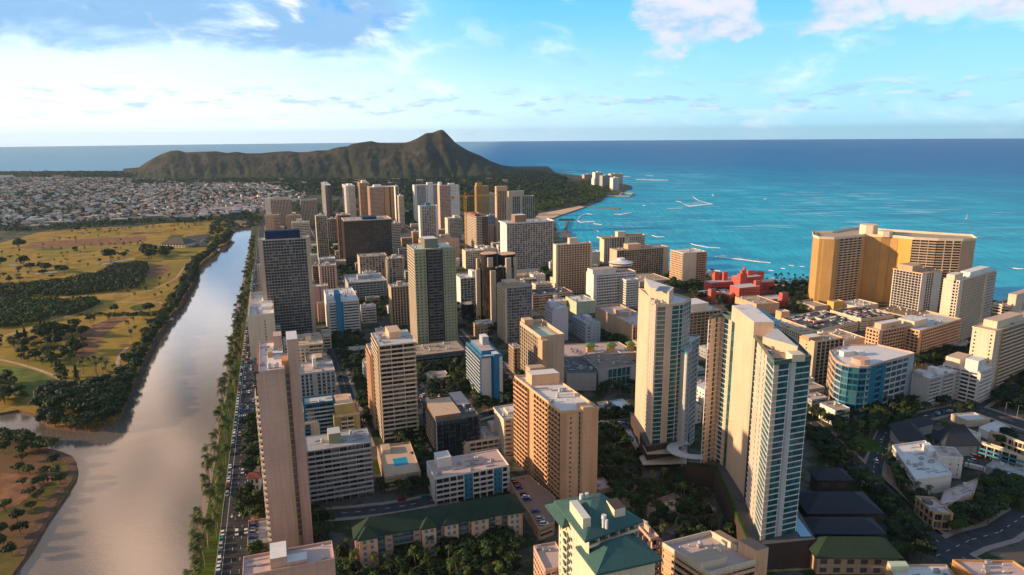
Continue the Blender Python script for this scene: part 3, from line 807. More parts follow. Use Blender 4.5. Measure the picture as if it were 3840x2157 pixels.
BINFO = []
def raise_building(label, poly, styles, H, ns=None, fh=3.0, cat='building', name='apartment_tower', wall='beige', roof='r_white', glass='g_dark', bal=None,
                   pent=True, extra=(), parapet=.9, group=None, seed=None, z0=0.0, rail=None, eave=0.0, clutter=True, cornice=None, pentmat=None, podium=0.0, rec=None):
    n = len(poly)
    area = sum(poly[i].x * poly[(i + 1) % n].y - poly[(i + 1) % n].x * poly[i].y for i in range(n)) / 2
    if area < 0: 
        poly = [poly[0]] + poly[:0:-1]; 
        styles = styles[::-1] if isinstance(styles, list) else styles
        area = -area
    cen = sum(poly, Vector((0, 0, 0))) / n
    rnd = random.Random(seed if seed is not None else int(abs(cen.x * 7 + cen.y * 3)))
    root = thing(name, label, cat, (cen.x, cen.y, 0), 0, group)
    P = [p - cen for p in poly]
    if isinstance(styles, str): styles = [styles]
    ns = ns or max(1, round((H - z0 - podium) / fh))
    zb = z0 + podium
    f_h = (H - zb) / ns
    global REC
    REC = .95 if any(k in str(styles) for k in ('bal', 'egg', 'deep', 'slab', 'garage')) else .42
    if rec: REC = rec
    W, WIN, BALS = MB(), MB(), []
    # core, set in from the outline
    dirs = [(P[(i + 1) % n] - P[i]).normalized() for i in range(n)]
    nrm = [Vector((d.y, -d.x, 0)) for d in dirs]
    core = []
    for i in range(n):
        d0, d1 = dirs[i - 1], dirs[i]; n0, n1 = nrm[i - 1], nrm[i]
        k = d0.x * d1.y - d0.y * d1.x
        if abs(k) < .02: core.append(P[i] - n1 * REC); continue
        a0 = P[i] - n0 * REC; a1 = P[i] - n1 * REC
        t = ((a1.x - a0.x) * d1.y - (a1.y - a0.y) * d1.x) / k
        q = a0 + d0 * t
        core.append(q if (q - P[i]).length < 3.2 else P[i] - (n0 + n1) * .5 * REC)
    W.prism([(q.x, q.y) for q in core], z0, H - .2, wall)
    WQ = []
    for i in range(n):
        st = styles[i % len(styles)]
        if st is None: continue
        segs = []
        if isinstance(st, str):
            for s in st.split('|'):
                q = s.split(':')
                if not q[0][0] in '.0123456789': q = ['1'] + q
                if len(q) == 1: segs.append((1.0, q[0], wall))
                else: segs.append((float(q[0]), q[1], q[2] if len(q) > 2 else wall))
        tot = sum(s[0] for s in segs)
        L = (P[(i + 1) % n] - P[i]).length; s0 = 0
        for j, (fr, sname, wm) in enumerate(segs):
            l = L * fr / tot
            seg_geo(W, BALS, P[i] + dirs[i] * s0, dirs[i], nrm[i], l, zb, H, ns, sname, wm, bal or wm, .02 * (i + 1), .02 * (i + 1), j == 0, j == len(segs) - 1, rail)
            if sname != 'blank':
                q0, q1 = core[i] + nrm[i] * .03, core[(i + 1) % n] + nrm[i] * .03
                WQ.append((q0.lerp(q1, s0 / L), q0.lerp(q1, (s0 + l) / L), max(1, round(l / STY[sname]['bay'])), i, j == 0))
            s0 += l
    if podium: W.prism([(p.x, p.y) for p in [q + (q.normalized() * 1.5) for q in P]], z0, zb - .003, wall)
    W.build('wall', root)
    # one strip of glass per storey and per unbroken run of windows
    runs = []
    for a, b_, nb, i, fst in WQ:
        if runs and (Vector(runs[-1][-1][1]) - a).length < .4: runs[-1].append((a, b_, nb))
        else: runs.append([(a, b_, nb)])
    if len(runs) > 1 and (runs[-1][-1][1] - runs[0][0][0]).length < .4: runs[0] = runs.pop() + runs[0]
    for r in runs:
        wb = MB(); g = wb.mi(glass); x = 0
        wb.v.append((r[0][0].x, r[0][0].y, 0)); wb.v.append((r[0][0].x, r[0][0].y, f_h - .03))
        for a, b_, nb in r:
            k = len(wb.v); wb.v += [(b_.x, b_.y, 0), (b_.x, b_.y, f_h - .03)]
            wb.uv[len(wb.f)] = ((x + .001, 0), (x + nb - .001, 0), (x + nb - .001, .99), (x + .001, .99))
            wb.f.append((k - 2, k, k + 1, k - 1)); wb.m.append(g); x += nb
        me = wb.mesh('window_band')
        for k in range(ns): add('window_band', me, root, (0, 0, zb + k * f_h))
    for mb in BALS:
        me = mb.mesh('balcony')
        for k in range(1, ns): add('balcony', me, root, (0, 0, zb + k * f_h))
    # roof slab and parapet
    Rf = MB()
    ro = [p + (p.normalized() * eave) for p in P]
    Rf.prism([(p.x, p.y) for p in ro], H - .2 + .003, H + .25, cornice or wall, roof)
    Rf.build('roof', root)
    pr = MB(); ri = []
    for i in range(n):
        c0 = (ro[i] - ro[i - 1]).normalized(); c1 = (ro[(i + 1) % n] - ro[i]).normalized()
        k = 1 + c0.dot(c1); m_ = (Vector((-c0.y, c0.x, 0)) + Vector((-c1.y, c1.x, 0))) / max(k, .3)
        ri.append(ro[i] + m_ * .32)
    for q, z in ((ro, H + .25), (ro, H + .25 + parapet), (ri, H + .25 + parapet), (ri, H + .25)):
        pr.v += [(p.x, p.y, z + .002) for p in q]
    kk = pr.mi(cornice or wall)
    for i in range(n):
        j = (i + 1) % n
        for l_ in range(3): pr.f.append((l_ * n + i, l_ * n + j, (l_ + 1) * n + j, (l_ + 1) * n + i)); pr.m.append(kk)
    pr.build('parapet', root)
    # penthouse and plant on the roof; positions as fractions of the first two edges
    e1 = P[1] - P[0]; e2 = P[-1] - P[0]
    def ebox(nm, u0, u1, v0, v1, a, b_, mat, topm=None):
        o = P[0] + e1 * u0 + e2 * v0
        mb = MB(); A, B = e1 * (u1 - u0), e2 * (v1 - v0)
        q = [o, o + A, o + A + B, o + B]
        mb.prism([(p.x, p.y) for p in q], a, b_, mat, topm or mat)
        return mb.build(nm, root)
    boxes = list(extra)
    if pent is True:
        a = rnd.uniform(.28, .45); v_ = rnd.uniform(.3, .5)
        boxes.append(('penthouse', a, a + rnd.uniform(.2, .32), v_, v_ + rnd.uniform(.22, .38), H, H + rnd.uniform(3.2, 5), pentmat or wall, roof))
    for bx in boxes:
        nm, u0, u1, v0, v1, a, b_, mat = bx[:8]
        if a is None: a = H
        if b_ < 0: b_ = H - b_
        ebox(nm, u0, u1, v0, v1, a + .252 if a == H else a, b_, mat, bx[8] if len(bx) > 8 else None)
    if clutter and cen.y < 1250:
        me = UNITS[0] if UNITS else None
        cnt = min(22, max(4, int(area / 38)))
        for k in range(cnt):
            uu, vv = rnd.uniform(.08, .92), rnd.uniform(.1, .9)
            if any(b[1] - .06 < uu < b[2] + .06 and b[3] - .06 < vv < b[4] + .06 for b in boxes): continue
            q = P[0] + e1 * uu + e2 * vv
            t = rnd.choice([0, 0, 1, 1, 2, 3, 4])
            o = add(('air_conditioner', 'roof_vent', 'duct', 'pipe_run', 'water_tank')[t], unit(t), root, (q.x, q.y, H + .25)); o.rotation_euler = (0, 0, atan2(e1.y, e1.x))
    BINFO.append((cen, [p + cen for p in P], H, root))
    return root
UNITS = []
def unit(t):
    if not UNITS:
        b = MB(); b.box(-1.1, 1.1, -.8, .8, .15, 1.5, 'metal'); b.cyl(-.45, 0, .38, 1.5, 1.62, 'dgrey', 8); b.cyl(.5, 0, .38, 1.5, 1.62, 'dgrey', 8); b.box(-1, 1, -.7, .7, 0, .15, 'dgrey')
        UNITS.append(b.mesh('air_conditioner'))
        b = MB(); b.cyl(0, 0, .25, 0, .9, 'metal', 8); b.cyl(0, 0, .45, .9, 1.05, 'white', 8, .1); UNITS.append(b.mesh('roof_vent'))
        b = MB(); b.box(-2.6, 2.6, -.3, .3, .25, .75, 'metal'); b.box(1.9, 2.6, -.3, .3, 0, .25, 'metal'); b.box(-2.6, -1.9, -.3, .3, 0, .25, 'metal'); UNITS.append(b.mesh('duct'))
        b = MB(); b.box(-4, 4, -.09, .09, .2, .38, 'dgrey'); b.box(-4.1, -3.9, -.12, .12, 0, .2, 'metal'); b.box(3.9, 4.1, -.12, .12, 0, .2, 'metal'); UNITS.append(b.mesh('pipe_run'))
        b = MB(); b.cyl(0, 0, .9, .2, 2.2, 'lgrey', 12); b.cyl(0, 0, .95, 2.2, 2.5, 'lgrey', 12, .2); b.box(-.8, .8, -.8, .8, 0, .2, 'dgrey'); UNITS.append(b.mesh('water_tank'))
    return UNITS[t]
B = building

# ==== towers along the canal boulevard and behind it (crop A/F coordinates) ====
B('tall dark gridded slab with a blue sloping crown beside the boulevard', (163,735), ['.08:blank:beige|.85:mesh:grey|.07:blank:beige','blank','.08:blank:beige|.85:mesh:grey|.07:blank:beige','blank'],
  c='A', by=1640, xl='m19', xr=628, wall='beige', roof='r_white', glass='g_dark', pent=False,
  extra=[('penthouse',.14,.82,.05,.6,None,-9,'navy')], fh=2.9)
B('plain white slab tower at the far head of the boulevard', (222,352), ['blank','vert','blank','vert'], c='A', by=610, xl='m16', xr=300, wall='white')
B('fluted beige tower with dark slots beside the plain white slab', (275,368), ['vert','vert'], c='A', by=625, xl='m22', xr=460, wall='beige', glass='g_black', pent=False, parapet=2.5)
B('fluted beige tower standing alone left of the thin grey tower', (548,370), ['vert','vert'], c='A', by=605, xl='m22', xr=694, wall='beige', glass='g_black', pent=False, parapet=2.5)
B('thin grey tower with one white striped face', (768,232), ['.5:blank:dgrey|.5:grid:dgrey','blank','blank','vert'], c='A', by=535, xl=732, xr=822, wall='grey', glass='g_dark')
B('slender pinkish white tower with fine balconies, left of the brown towers', (955,240), ['.3:blank|.7:fine','fine','blank','fine'], c='A', by=552, xl=922, xr=1038, wall='white', glass='g_room')
B('narrow brown and cream tower with a stepped top', (1080,212), ['fine','blank','blank','vert'], c='A', by=560, xl=1060, xr=1170, wall='tan', glass='g_dark', extra=[('penthouse',.3,.75,.2,.7,None,-6,'cream')], pent=False)
B('wide pink gridded tower joined to a plain copper brown slab', (1170,252), ['.6:fine:rose|.02:blank:black|.2:blank:orange|.05:blank:black|.2:blank:orange','blank','blank','vert'], c='A', by=580, xl=1148, xr=1402, wall='rose', glass='g_dark', extra=[('penthouse',.2,.5,.2,.7,None,-5,'white')], pent=False)
B('dark striped tower edge behind the copper brown slab', (1402,240), ['egg','blank','blank','blank'], c='A', by=590, xl='m15', xr=1432, wall='white', glass='g_dark')
B('cream tower half hidden right of the copper brown slab', (1434,330), ['fine'], c='A', by=620, xl='m18', xr=1480, wall='cream', glass='g_room')
B('small salmon block with window rows behind the blue crowned slab', (222,505), ['.6:punch|.4:band'], c='A', by=720, xl='m14', xr=356, wall='peach')
B('low red brown block right of the salmon block', (418,505), ['punch'], c='A', by=640, xl='m16', xr=545, wall='tan')
B('cream apartment block with a small tower on its roof, behind the blue crown', (468,572), ['band','fine'], c='A', by=860, xl='m16', xr=628, wall='cream', glass='g_room', extra=[('penthouse',.3,.6,.2,.6,None,-6,'cream')], pent=False)
B('slim cream tower with a regular window grid', (682,512), ['egg','blank','blank','blank'], c='A', by=900, xl='m14', xr=786, wall='cream', glass='g_room')
B('reddish block behind the slim cream tower', (786,540), ['.4:vert:tan|.6:egg'], c='A', by=760, xl='m16', xr=882, wall='rose', glass='g_dark')
B('narrow peach tower with window rows at the left end of the dark glass hotel', (878,505), ['egg','blank','blank','egg'], c='A', by=900, xl='m18', xr=1000, wall='peach', glass='g_dark')
B('wide dark bronze glass hotel with a long rooftop sign wall', (945,556), ['dkband:dgrey','blank','dkband','bal'], c='A', by=975, xl=918, xr=1368, wall='darkbrown', cornice='cream', glass='g_bronze', roof='r_pink', eave=.6,
  extra=[('penthouse',.4,.7,.2,.7,None,-4,'navy')], pent=False)
B('cream block with dark window rows at the right of the dark glass hotel', (1370,578), ['band'], c='A', by=820, xl='m16', xr=1446, wall='cream')
B('beige hotel with deep vertical fins and a plain left end', (1080,884), ['vert2','blank','blank','blank'], c='A', by=1110, xl=1060, xr=1330, wall='beige', roof='r_tan', glass='g_room', pent=False)
B('taller cream hotel wing at the right of the finned hotel', (1340,900), ['.5:vert2|.5:bal','bal'], c='A', by=1180, xl=1320, xr=1470, wall='beige', glass='g_room')
B('long grey hotel with thin continuous balconies', (978,1122), ['bal','blank','bal','blank'], c='A', by=1290, xl=935, xr=1326, wall='grey', roof='r_grey', glass='g_blue', rail='lgrey')
B('pink tower with rows of slit windows behind the blue finned block', (716,968), ['.12:blank|.76:vert|.12:blank','blank'], c='A', by=1235, xl='m15', xr=872, wall='rose', glass='g_black')
B('brown striped low block left of the pink slit tower', (656,968), ['band'], c='A', by=1140, xl='m18', xr=714, wall='brown')
B('rounded pink block with an overhanging roof beside the gridded slab', (662,1155), ['.4:blank|.15:vert|.45:blank','vert'], c='A', by=1440, xl='m12', xr=788, wall='rose', glass='g_black', eave=1.2, pent=False)
B('low pink annex at the foot of the rounded pink block', (700,1305), ['punch'], c='A', by=1470, xl='m9', xr=770, wall='rose', pent=False)
B('white rooftop strip block behind the peach narrow tower', (716,905), ['band'], c='A', by=1020, xl='m20', xr=862, wall='lgrey', pent=False)
B('tan block with a white roof at the foot of the dark glass hotel', (866,925), ['punch'], c='A', by=990, xl='m20', xr=960, wall='tan', pent=False)
B('white banded apartment block with one tall blue fin', (800,88), ['.30:band:lgrey|.18:blank:blue|.52:band:lgrey','blank','band','.5:blank|.2:vert|.3:blank'], c='F', by=418, xl=757, xr=1075, wall='white', bal='white', glass='g_blue',
  extra=[('lift_tower',.24,.40,-.03,.3,0,-9,'blue')], pent=False)
B('beige edge of a tower just left of the gridded slab', (152,958), ['punch'], c='A', by=1235, xl='m10', xr=196, wall='beige', pent=False)
B('cream apartment block with a sunken white roof beside the boulevard', (78,232), ['.55:blank|.14:punch|.31:blank','blank','blank','bal'], c='F', by=600, xl='y20', xr=306, wall='cream', roof='r_white', pent=False, parapet=3.2,
  extra=[('penthouse',.5,.95,.3,.45,None,-3,'white'),('penthouse',.5,.95,.55,.7,None,-3,'white')])
B('small white and blue block tucked behind the cream boulevard block', (312,302), ['band'], c='F', by=430, xl='m10', xr=362, wall='white', glass='g_blue', pent=False)
# the pink pair nearest on the left
B('tall pink tower with a blank front and stacked side balconies beside the boulevard', (170,728), ['.86:blank:rose|.14:blank:tan','blank','blank','bal'], c='F', by=2410, xl='y458', xr=402, wall='rose', roof='r_white', bal='cream', glass='g_room', pent=False,
  extra=[('lift_tower',1.17,1.60,.12,.42,0,-13,'rose','r_white'), ('wall',1.0,1.18,.14,.5,0,-1,'tan'),
         *[('balcony',-.25,-.001,.01,.3,k*3.05,k*3.05+1.1,'cream') for k in range(2,28)], ('loggia',-.19,-.002,.06,.3,0,-.2,'darkbrown'), *[('window',1.012,1.16,.134,.2,k*3.05+.7,k*3.05+2.8,'g_dark') for k in range(2,30)], ('penthouse',.35,.55,.45,.6,None,-3,'tan'), ('penthouse',.62,.98,.80,.98,None,-6,'rose'), ('penthouse',.9,1.16,.15,.3,None,-2.5,'orange')], fh=3.05)
B('orange roofed cream walk-up behind the tall pink tower', (502,484), ['.5:punch|.5:bal'], c='F', by=640, xl='y388', xr=746, wall='cream', roof='r_peach', glass='g_room', eave=.8)
B('open white parking deck behind the orange roofed walk-up', (395,470), ['garage'], c='F', by=560, xl='m24', xr=505, wall='lgrey', pent=False, fh=2.9)
B('small white parking deck right of the orange roofed walk-up', (748,392), ['garage'], c='F', by=505, xl='m22', xr=822, wall='cream', pent=False, roof='r_tan')
B('blue grey slab with vertical slit windows and a white box on the roof', (545,742), ['.36:vert|.1:blank:grey|.54:vert','punch'], c='F', by=975, xl='y645', xr=856, wall='bluegrey', roof='r_pink', glass='g_dark', pent=False, extra=[('penthouse',.40,.50,.5,.85,None,-8,'white')])
B('flat roofed brown terrace house behind the blue grey slab', (600,640), ['punch'], c='F', by=720, xl='m26', xr=800, wall='tan', roof='r_tan', extra=[('pavilion',.3,.75,.2,.7,None,-3,'brown','r_peach')], pent=False)
B('teal apartment block with wrap balconies', (588,1016), ['bal','bal'], c='F', by=1300, xl='y955', xr=845, wall='teal', bal='bluegrey', roof='r_lgrey', glass='g_blue', pent=False)
B('olive walk-up with a raised wooden roof terrace', (848,1135), ['.27:blank|.5:bal:cream|.23:blank','blank'], c='F', by=1320, xl='y1010', xr=1080, wall='olive', roof='r_peach', glass='g_room', pent=False,
  extra=[('penthouse',.08,.82,.25,.95,None,-7,'olive','r_white'), ('penthouse',.15,.7,.35,.8,None,-9,'cream','r_peach')])
B('small yellow block with blue letters on its roof shed', (575,1190), ['.5:bal|.5:blank'], c='F', by=1330, xl='y1105', xr=700, wall='cream', bal='aqua', roof='r_lgrey', pent=False,
  extra=[('penthouse',.05,.85,.3,.9,None,-7,'peach','r_white')])
B('long grey slab with white balcony panels and a small green roof shed', (1080,338), ['bal','blank','bal','blank'], c='K', by=815, xl='y205', xr=1668, wall='grey', bal='lgrey', roof='r_grey', glass='g_room', pent=False,
  extra=[('penthouse',.36,.55,.3,.75,None,-6,'green','r_lgrey')], parapet=.3, eave=.4)
B('tall beige tower with white windows, sunlit left side and a broad roof', (1252,480), ['balw:beige','vert','balw','baln'], c='F', by=1352, xl='y368', xr=1580, wall='peach', bal='cream', roof='r_lgrey', glass='g_room', eave=.9, parapet=.4,
  extra=[('penthouse',.38,.72,.4,.95,None,-5,'peach','r_peach')], pent=False, cornice='cream')
B('lower orange stepped wing left of the tall beige tower', (1185,560), ['baln'], c='F', by=1235, xl='y470', xr=1255, wall='peach', pent=False, glass='g_room')
B('grey stepped walk-up in the shade left of the tall beige tower', (1135,640), ['bal'], c='F', by=850, xl='y600', xr=1190, wall='lgrey', pent=False)
# ==== middle (crop B/G) ====
B('tall pale green tower with a dark recessed centre', (128,822), ['.28:punch:green|.03:blank:black|.34:bal:dgrey|.03:blank:black|.32:punch:green','vert','punch','grid:cream'], c='B', by=1736, xl=62, xr=500, wall='green', bal='dgrey', roof='r_white', glass='g_dark',
  extra=[('penthouse',.30,.62,.25,.75,None,-9,'dgreen','r_white'),('machine_room',.66,.9,.3,.7,None,-2,'white')], pent=False, fh=2.85)
B('wide parking deck under the pale green tower', (100,580), ['garage'], c='G', by=700, xl='m34', xr=590, wall='dgrey', roof='r_tan', pent=False)
B('brown ribbed tower between the cream blocks and the pale green tower', (1365,1158), ['vert','blank'], c='A', by=1500, xl='m18', xr=1548, wall='tan', roof='r_lgrey', glass='g_black')
B('blue grey hotel with a bright blue front fin and wide flat roof', (735,585), ['.45:punch2:white|.3:blank:blue|.25:blank:white','blank','blank','bal:bluegrey'], c='G', by=1010, xl=607, xr=925, wall='bluegrey', bal='bluegrey', roof='r_lgrey', glass='g_dark', eave=.9, cornice='blue',
  extra=[('penthouse',.12,.7,.15,.9,None,-3.5,'blue','r_pink'),('lift_tower',.54,.80,-.06,.12,0,-2.5,'blue','r_white'),('penthouse',.42,.72,.5,.72,None,-10,'bluegrey','white')], pent=False)
B('dark glassy apartment block with a peach roof deck', (325,1165), ['bal','bal','bal','bal'], c='G', by=1490, xl='y990', xr=708, wall='dgrey', bal='black', roof='r_dark', glass='g_blue', pent=False,
  extra=[('penthouse',.0,.60,.05,.9,None,-3.2,'brown','r_peach'),('penthouse',.66,.98,.5,1.2,None,-2,'dgrey','r_pink')], rail='dgrey')
B('cream walk-up whose pale roof is blotched with brown patches', (595,1365), ['.1:blank|.8:bal|.1:blank','blank','bal','bal'], c='G', by=1475, xl='y1255', xr=932, wall='cream', roof='r_pink', glass='g_room', pent=False, extra=[('penthouse',.80,.97,.55,.95,None,-5,'cream','r_pink')])
B('cream apartment block with a white roof left of the ochre tower', (940,1150), ['balp','blank'], c='G', by=1470, xl='y1045', xr=1165, wall='cream', roof='r_lgrey', glass='g_room', eave=.8, pent=False, extra=[('penthouse',.3,.75,.35,.8,None,-2,'cream','r_white')])
B('beige hotel with arched balcony columns and a tennis court on its roof', (1275,425), ['.42:blank|.12:punch|.46:blank','blank','blank','vert2'], c='G', by=925, xl='y285', xr=1487, wall='beige', roof='r_tan', glass='g_dark', pent=False, parapet=3.0,
  extra=[('roof_court',.18,.8,.2,.6,None,-.15,'palegreen'),('penthouse',.05,.45,.82,1,None,-6,'peach'),('stair_tower',-.04,.22,-.1,.1,0,-1,'tan')])
B('small tan block left of the arched beige hotel', (1030,508), ['vert'], c='G', by=725, xl=982, xr=1100, wall='tan', pent=False, glass='g_black')
B('tall ochre tower with stacked left balconies and a broad white roof', (5,1085), ['.16:blank:sienna|.22:punch2:peach|.08:blank:peach|.10:vert:tan|.44:blank:peach','blank','blank','.34:bal:sienna|.1:blank:sienna|.56:baln:sienna'], c='H', by=1925, xl=(-407,765), xr=(348,1052), wall='peach', roof='r_white', bal='sienna', glass='g_dark', pent=False,
  cornice='peach', eave=.5, parapet=1.2,
  extra=[('penthouse',.15,.95,.72,.86,None,-7,'peach','r_white'),('penthouse',.3,.75,.88,.98,None,-8,'tan'),('stair_tower',.56,.80,-.02,.1,0,-2.5,'peach')], fh=2.9)
B('grey balcony tower with a sunlit ribbed left side', (960,1162), ['mesh','blank','mesh','bal:cream'], c='B', by=1660, xl=885, xr=1196, wall='grey', bal='cream', roof='r_tan', glass='g_room',
  extra=[('penthouse',.1,.6,.3,.9,None,-4,'tan','r_peach')], pent=False)
B('white tower edged with a thin blue line and a coloured roof sign', (1388,150), ['blank','blank','blank','bal'], c='G', by=440, xl=1318, xr=1522, wall='lilac', bal='white', glass='g_dark', extra=[('penthouse',.0,.5,.4,.9,None,-5,'lilac')], pent=False)
B('small blue grey block with side balconies below the white sign tower', (240,285), ['.4:punch2|.6:punch2','blank','blank','bal'], c='H', by=450, xl='y210', xr=366, wall='bluegrey', roof='r_grey', glass='g_dark', pent=False, extra=[('penthouse',.4,.8,.4,.7,None,-4,'lilac')])
B('windowless pale green hall with a white roof', (150,1295), ['blank'], c='C', by=1400, xl=50, xr=320, wall='palegreen', roof='r_white', pent=False)
B('low white hall roof left of the pale green hall', (-60,1290), ['blank'], c='C', by=1370, xl='m40', xr=60, wall='cream', roof='r_white')
B('white office slab with rows of small windows carrying a round rooftop restaurant', (305,1045), ['.08:blank|.92:fine','blank','fine','blank'], c='C', by=1325, xl=238, xr=686, wall='white', roof='r_brown', glass='g_black', pent=False,
  extra=[('penthouse',.0,.55,.15,.85,None,-6,'white','r_tan')], fh=3.3)
B('lower white wing at the right of the round restaurant office', (600,1095), ['fine'], c='C', by=1330, xl='m18', xr=714, wall='white', glass='g_black', pent=False)
B('windowless tan department store with sloped upper walls', (660,310), ['vert:tan','blank','blank','blank'], c='H', by=475, xl=322, xr=900, wall='tan', roof='r_pink', glass='g_black', parapet=2)
B('great white egg-crate hotel with a rooftop box', (965,580), ['egg','blank','egg','blank'], c='B', by=1032, xl=905, xr=1385, wall='white', roof='r_white', glass='g_room', pent=False, cornice='white', eave=2.2, parapet=1.6,
  extra=[('penthouse',.22,.46,.3,.85,None,-11,'brown','r_white')], podium=5)
B('small white hotel with a grid of balconies left of the black tower', (545,1078), ['egg','blank'], c='B', by=1350, xl=500, xr=700, wall='white', roof='r_white', glass='g_room', extra=[('penthouse',.75,1.0,.2,.9,None,-7,'white')], pent=False)
B('cream hotel with a taller right half in front of the crane', (592,830), ['grid','blank'], c='B', by=985, xl='m20', xr=760, wall='cream', roof='r_white', glass='g_room', pent=False)
B('plain cream annex right of the cream hotel', (760,812), ['blank'], c='B', by=960, xl='m20', xr=868, wall='cream', roof='r_white')
B('cream gridded tower left of the construction site', (430,532), ['.15:blank|.85:grid','blank'], c='B', by=705, xl=405, xr=562, wall='cream', glass='g_room', extra=[('penthouse',.5,.8,.2,.8,None,-5,'cream')], pent=False)
B('white panelled tower with a bright blue roof box', (177,422), ['.12:blank|.76:deep|.12:blank','blank'], c='B', by=745, xl=162, xr=342, wall='white', glass='g_room', roof='r_lgrey', extra=[('penthouse',.35,.62,.2,.7,None,-6,'aqua')], pent=False)
B('tall white tower with dark vertical stripes and a taller white core', (128,232), ['.1:blank|.35:vert:lgrey|.2:punch2|.35:vert:lgrey','blank'], c='B', by=570, xl='m20', xr=356, wall='white', glass='g_black', extra=[('lift_tower',.52,.74,-.02,.6,0,-6,'white')], pent=False)
B('tall pinkish gridded tower with a white striped right edge', (356,238), ['.55:fine:rose|.45:punch:white','blank'], c='B', by=660, xl='m20', xr=536, wall='rose', glass='g_room', extra=[('penthouse',.02,.15,.2,.8,None,-8,'white'),('penthouse',.5,.8,.2,.7,None,-5,'white')], pent=False)
B('small stepped cream block at the left foot of the striped towers', (115,655), ['band'], c='B', by=760, xl='m14', xr=168, wall='peach')
B('golden tower with a stepped crown right of the crane mast', (690,240), ['.4:punch|.6:punch','blank','blank','fine'], c='B', by=515, xl=672, xr=802, wall='ochre', glass='g_dark', extra=[('penthouse',.05,.5,.2,.8,None,-8,'ochre')], pent=False)
B('pale far block right of the golden tower', (805,305), ['fine'], c='B', by=510, xl='m18', xr=856, wall='cream')
B('grey stepped block below the pale far block', (800,505), ['fine'], c='B', by=610, xl='m14', xr=860, wall='bluegrey')
B('beige tower with brown slots and a plain tall top', (872,285), ['.12:blank|.75:vert:tan|.13:blank','blank'], c='B', by=785, xl=858, xr=972, wall='peach', glass='g_black', roof='r_tan', pent=False, extra=[('penthouse',.0,1.0,.0,.9,None,-9,'peach')])
B('wide beige fluted tower with angled balcony bays', (985,335), ['.14:blank|.3:vert2|.08:blank|.48:vert2','blank'], c='B', by=640, xl=968, xr=1215, wall='beige', glass='g_dark', pent=False, extra=[('penthouse',.0,.6,.1,.8,None,-12,'beige')])
B('small tan tower left of the beige slotted tower', (808,600), ['.7:blank|.3:vert'], c='B', by=775, xl=790, xr=864, wall='peach', roof='r_tan', pent=False)
B('long peach low-rise behind the pale green tower', (345,728), ['punch','blank'], c='B', by=950, xl='m22', xr=536, wall='peach', roof='r_tan')
B('cream low-rise with flat roofs left of the long peach low-rise', (190,735), ['punch'], c='B', by=800, xl='m24', xr=330, wall='peach', roof='r_tan')
B('low white hall in front of the small white hotel', (420,1180), ['blank'], c='B', by=1300, xl='m20', xr=500, wall='cream', pent=False)
B('low flat hall with a pink roof right of the egg-crate hotel foot', (1015,1062), ['blank'], c='B', by=1100, xl='m26', xr=1290, wall='tan', roof='r_tan', pent=False)
B('pink striped parking deck with cars on top, right of the grey balcony tower', (1200,1230), ['garage'], c='B', by=1350, xl='y1185', xr=1560, wall='rose', roof='garage_deck', pent=False, fh=3, clutter=False)
# ==== beach side (crop C) ====
B('cream tower with columns of curved balconies left of the beach hotels', (-35,775), ['.05:blank|.9:baln|.05:blank','blank','blank','blank'], c='C', by=1235, xl=-62, xr=292, wall='cream', bal='peach', roof='r_white', glass='g_dark', extra=[('penthouse',.38,.62,.2,.8,None,-8,'cream')], pent=False)
B('beach hotel with a flared overhanging top floor', (400,712), ['.18:vert|.32:vert2|.12:blank|.38:baln','blank'], c='C', by=925, xl=360, xr=770, wall='cream', roof='r_tan', glass='g_dark', eave=5, cornice='cream', parapet=1.5, extra=[('penthouse',.35,.55,.2,.8,None,-9,'cream'),('penthouse',.6,.95,.2,.8,None,-4,'tan')], pent=False)
B('grey beige egg-crate hotel with a sunlit left end', (515,825), ['.9:egg|.1:blank','egg','egg','blank'], c='C', by=1075, xl=450, xr=985, wall='beige', roof='r_tan', glass='g_dark', extra=[('penthouse',.25,.5,.3,.9,None,-7,'peach'),('penthouse',.5,.7,.3,.7,None,-4,'tan')], pent=False)
B('cream beachfront slab with a blank middle and red brown balconies', (1115,850), ['.58:blank|.42:bal:tan','blank','blank','baln'], c='C', by=1135, xl=1002, xr=1325, wall='cream', bal='peach', roof='r_white', glass='g_dark', pent=False)
B('low cream hall roof under the egg-crate beach hotel', (720,1110), ['blank'], c='C', by=1150, xl='m50', xr=1000, wall='beige', roof='r_tan', pent=False)
B('pale low block behind the cream balcony tower', (292,840), ['blank'], c='C', by=960, xl='m16', xr=362, wall='cream', pent=False)
for lb, x, y, by, xr, wl in (('low pinkish far block, leftmost of the condominiums on the point', 220,135,168,312,'rose'), ('white far condominium on the wooded point', 318,115,245,385,'white'),
                   ('short pale wing in front of the white far condominium', 310,170,245,368,'white'), ('grey far condominium in the middle of the point', 385,145,260,460,'grey'),
                   ('cream far condominium, rightmost of those on the point', 462,128,220,570,'cream'), ('white blue glassed condominium at the waterline', 480,165,275,536,'white')):
    B(lb, (x,y), ['fine','blank'], c='C', by=by, xl='m25', xr=xr, wall=wl, name='condominium', glass='g_blue')
B('dark honeycomb screened hotel behind the glass towers', (1172,185), ['deep'], c='H', by=520, xl='m30', xr=1460, wall='tan', glass='g_bronze', roof='r_white', extra=[('penthouse',0,.7,.2,.9,None,-7,'cream','r_white')], pent=False)
